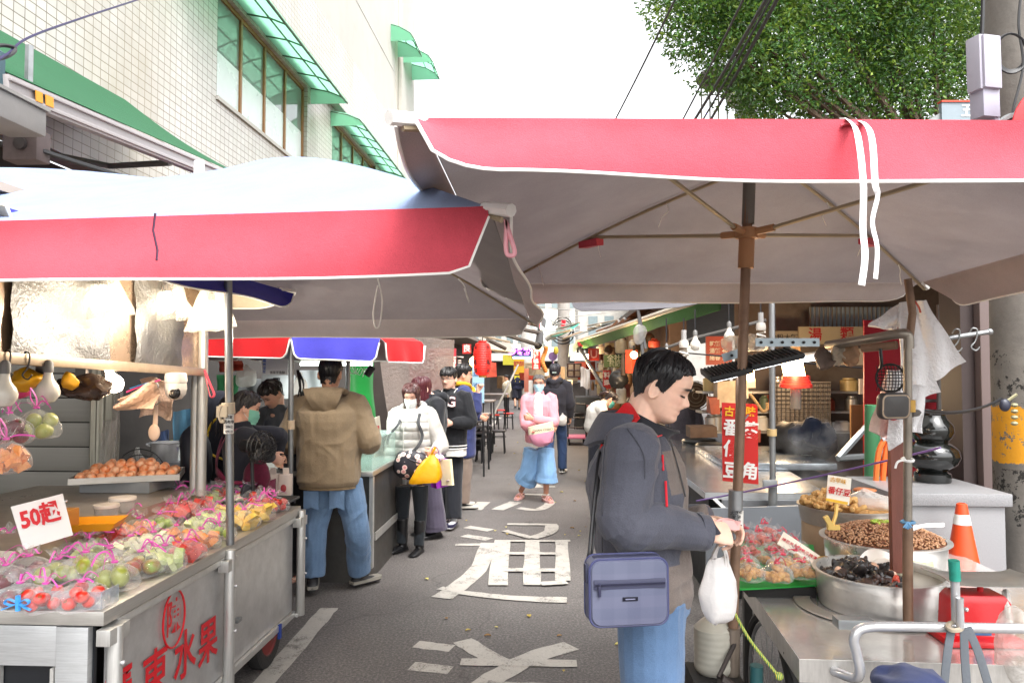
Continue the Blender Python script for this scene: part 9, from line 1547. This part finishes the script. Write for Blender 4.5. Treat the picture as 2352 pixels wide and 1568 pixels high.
for i in range(26):
    x = rd.uniform(1062,1345); d = rd.uniform(22,36); y = rd.uniform(846,878); c = P(x, y, d); k_ = rd.randrange(10)
    if 1172 < x < 1206 or 1215 < x < 1300 and d < 24: continue
    w_ = rd.uniform(.2,.6); h_ = rd.uniform(.2,.6); M().box(c, (w_,.4,h_), rd.uniform(0,1)).disp(.04, 5, i).build('stall_goods', mt(cols[k_], .6, 0, .3, 6), label='blurred goods at the far end of the market street', cat='wares', group='goods at the far stalls')
# far street end: buildings, stalls
def far_building(x0, x1, ytop, d, hexc, lab, floors=3, seed=0):
    a, b = P(x0, 850, d), P(x1, 850, d); zt_ = P(x0, ytop, d).z; t = thing('far_building', V3(((a.x+b.x)/2, a.y, 0)), lab, 'building'); M().bb((a.x,a.y,0),(b.x,a.y+6,zt_)).build('wall', mt(hexc, .8, 0, .08, .4, dirt=.3), t)
    for i in range(floors):
        for j in range(3): z = 3.6+i*3.1; xx = a.x+(b.x-a.x)*(.18+.28*j); M().bb((xx,a.y-.06,z),(xx+(b.x-a.x)*.16,a.y-.002,z+1.3)).build('window', mt('#7d8a8c', .2), t)
far_building(1120,1215,600,52,'#cfcac0','pale grey building closing the street on the left of centre'); far_building(1213,1330,560,60,'#e0dcd2','tall cream building closing the end of the street'); far_building(1328,1460,610,44,'#b9b4ac','grey building closing the street right of centre'); far_building(1458,1700,640,40,'#a8a29a','dull grey building behind the right awnings'); far_building(900,1122,640,46,'#b5afa6','grey building far behind the left stalls')
a, b = P(1060,850,42), P(1420,850,42); t = thing('far_stall_row', V3((a.x,a.y,0)), 'dark row of stalls across the far end of the street', 'stall'); M().bb((a.x,a.y,0),(b.x,a.y+.5,2.3)).build('fronts', mt('#4f4640', .8, 0, .5, .9), t); M().slab(lambda u, v: (a.x+(b.x-a.x)*u, a.y-1.2*(1-v), 2.2+.5*v), 8, 4, .05).build('roof', mt('#8d8a84', .6, .2), t)
t = thing('concrete_pole', P(1293,850,22), 'grey utility pole with cable loops in the middle distance', 'utility pole'); p = P(1295,850,24); M().tube([(p.x,p.y,0),(p.x,p.y,5)], .2, 14).build('shaft', mt('#9a948e', .8), t); m = M()
for i in range(3): m.tube([P(1292,752,23.6)+V3((.3*cos(a)*(1+.1*i), -.2*sin(a), .32*sin(a)-.1*i)) for a in [2*pi*k/20 for k in range(20)]], .02, 5, closed=True)
m.build('cable_loop', BLACKP, t); tarp([(1288,760,23),(1298,752,23),(1300,735,23),(1290,735,23)], mt('#d2283a', .5), 'small red flag on the grey utility pole', 'flag', 'flag'); p = P(1210,850,34); tag(M().tube([(p.x,p.y,0),(p.x,p.y,7)], .28, 12).build('steel_pillar', mt('#a8a29a', .7)), 'pale far pillar left of the white ducts', 'pillar')
DUC = mt('#cdd6d8', .35, .3, .05)
for pts, r_, lab in (([(1252,760,20),(1253,745,20),(1252,735,20),(1246,730,20)],.17,'bent white vent duct rising mid street'),([(1248,772,19.5),(1258,766,19.5),(1276,764,19.5)],.18,'horizontal white vent duct mid street'),([(1228,764,20),(1230,752,20),(1232,742,20)],.16,'round white duct left of the bent one')): tag(M().tube(spline([P(*p) for p in pts], 4), r_, 14).build('vent_duct', DUC), lab, 'duct')
rd = random.Random(17)
WIRES = ['thin pale wire crossing the gap above the mint tarp','thin wire rising right to the roofs','slack wire above the far stalls','wire sloping to the grey utility pole','thin wire left of the far pillar','slack pair wire before the cream building','thin wire over the vent ducts','low slack wire above the orange awning']
for i in range(8): x0, x1 = rd.uniform(1165,1240), rd.uniform(1290,1430); tag(M().tube(sag(P(x0, rd.uniform(700,760), rd.uniform(14,22)), P(x1, rd.uniform(705,760), rd.uniform(18,26)), .1), .012, 4).build('street_wire', mt('#8a8680', .6)), WIRES[i], 'wire')
m = M()
for i in range(5): m.tube([P(1385+i*14,770-i*5,16), P(1420+i*14,735-i*4,15)], .03, 4)
m.tube([P(1370,760,16), P(1470,722,15)], .03, 4); m.tube([P(1380,775,16), P(1480,737,15)], .03, 4); tag(m.build('roof_frame', mt('#aaa6a0', .5, .4)), 'light metal roof truss above the brown roof', 'truss')
board(1333,748,1349,761,16,'#d8d5cc','small white square box under the roof edge', name='white_box', cat='box')
# green pipe and orange hoses near plinth, small window with bars above
tag(M().tube([P(2002,1165,4.6), P(2004,930,4.6)], .045, 12).build('green_pipe', mt('#3f7a52', .5)), 'green vertical pipe left of the granite plinth', 'pipe'); t = thing('orange_hose', P(2020,1100,4.4), 'pair of orange hoses hanging from the taps by the plinth', 'hose')
for dx in (0,16): M().tube(spline([P(2030+dx,1010,4.4), P(2018+dx,1040,4.4), P(2012+dx,1100,4.4), P(2010+dx,1180,4.4)], 5), .017, 8).build('hose', mt('#d9692a', .5), t)
M().tube([P(2025,1008,4.4), P(2060,1000,4.4)], .02, 8).build('tap', CHROME, t); m = M(); m.tube([P(1925,1052,5.0), P(2012,955,5.2)], .022, 6); m.tube([P(1925,1052,5.0), P(2040,1045,5.2)], .022, 6); m.tube([P(2022,1050,5.2), P(2024,960,5.2)], .02, 6); tag(m.build('shelf_bracket', mt('#9fa4a6', .35, .6)), 'triangular steel bracket with blue tip behind the steam', 'bracket')
m = M(); t = thing('barred_window', P(1960,730,8.4), 'barred bright window strip above the sign boards', 'window'); M().prism([P(1860,752,8.6), P(2060,752,8.6), P(2060,705,8.6), P(1860,705,8.6)], .02).build('pane', mt('#9fb0bd', .3), t)
for i in range(20): m.tube([P(1862+i*10,752,8.5), P(1862+i*10,705,8.5)], .008, 4)
m.build('bars', mt('#77736e', .5), t)
lump(P(1520,1040,8.3)+V3((.5,0,0)), (.3,.3,.1), mt('#3a3a3c', .4), 'wok', 'dark wok on the burner of the steel counter', 'wok', 1, .01)
# steam above the counter
sv = bpy.data.materials.new('steam'); sv.use_nodes = True; nn = sv.node_tree.nodes; nn.remove(nn['Principled BSDF']); pv = nn.new('ShaderNodeVolumePrincipled'); pv.inputs['Color'].default_value = (.95,.95,.95,1); tc = nn.new('ShaderNodeTexCoord'); no_ = nn.new('ShaderNodeTexNoise'); no_.inputs['Scale'].default_value = 5; no_.inputs['Detail'].default_value = 5; mr = nn.new('ShaderNodeMapRange'); mr.inputs['From Min'].default_value = .5; mr.inputs['From Max'].default_value = .75; mr.inputs['To Max'].default_value = 1.6; L_ = sv.node_tree.links; L_.new(tc.outputs['Object'], no_.inputs['Vector']); L_.new(no_.outputs['Fac'], mr.inputs[0]); L_.new(mr.outputs[0], pv.inputs['Density']); L_.new(pv.outputs[0], nn['Material Output'].inputs['Volume'])
M().ell(P(1870,1050,5.5), (.32,.3,.3), None, 18, 12).build('steam', sv, kind='stuff', label='wisp of steam rising over the counter', cat='steam')
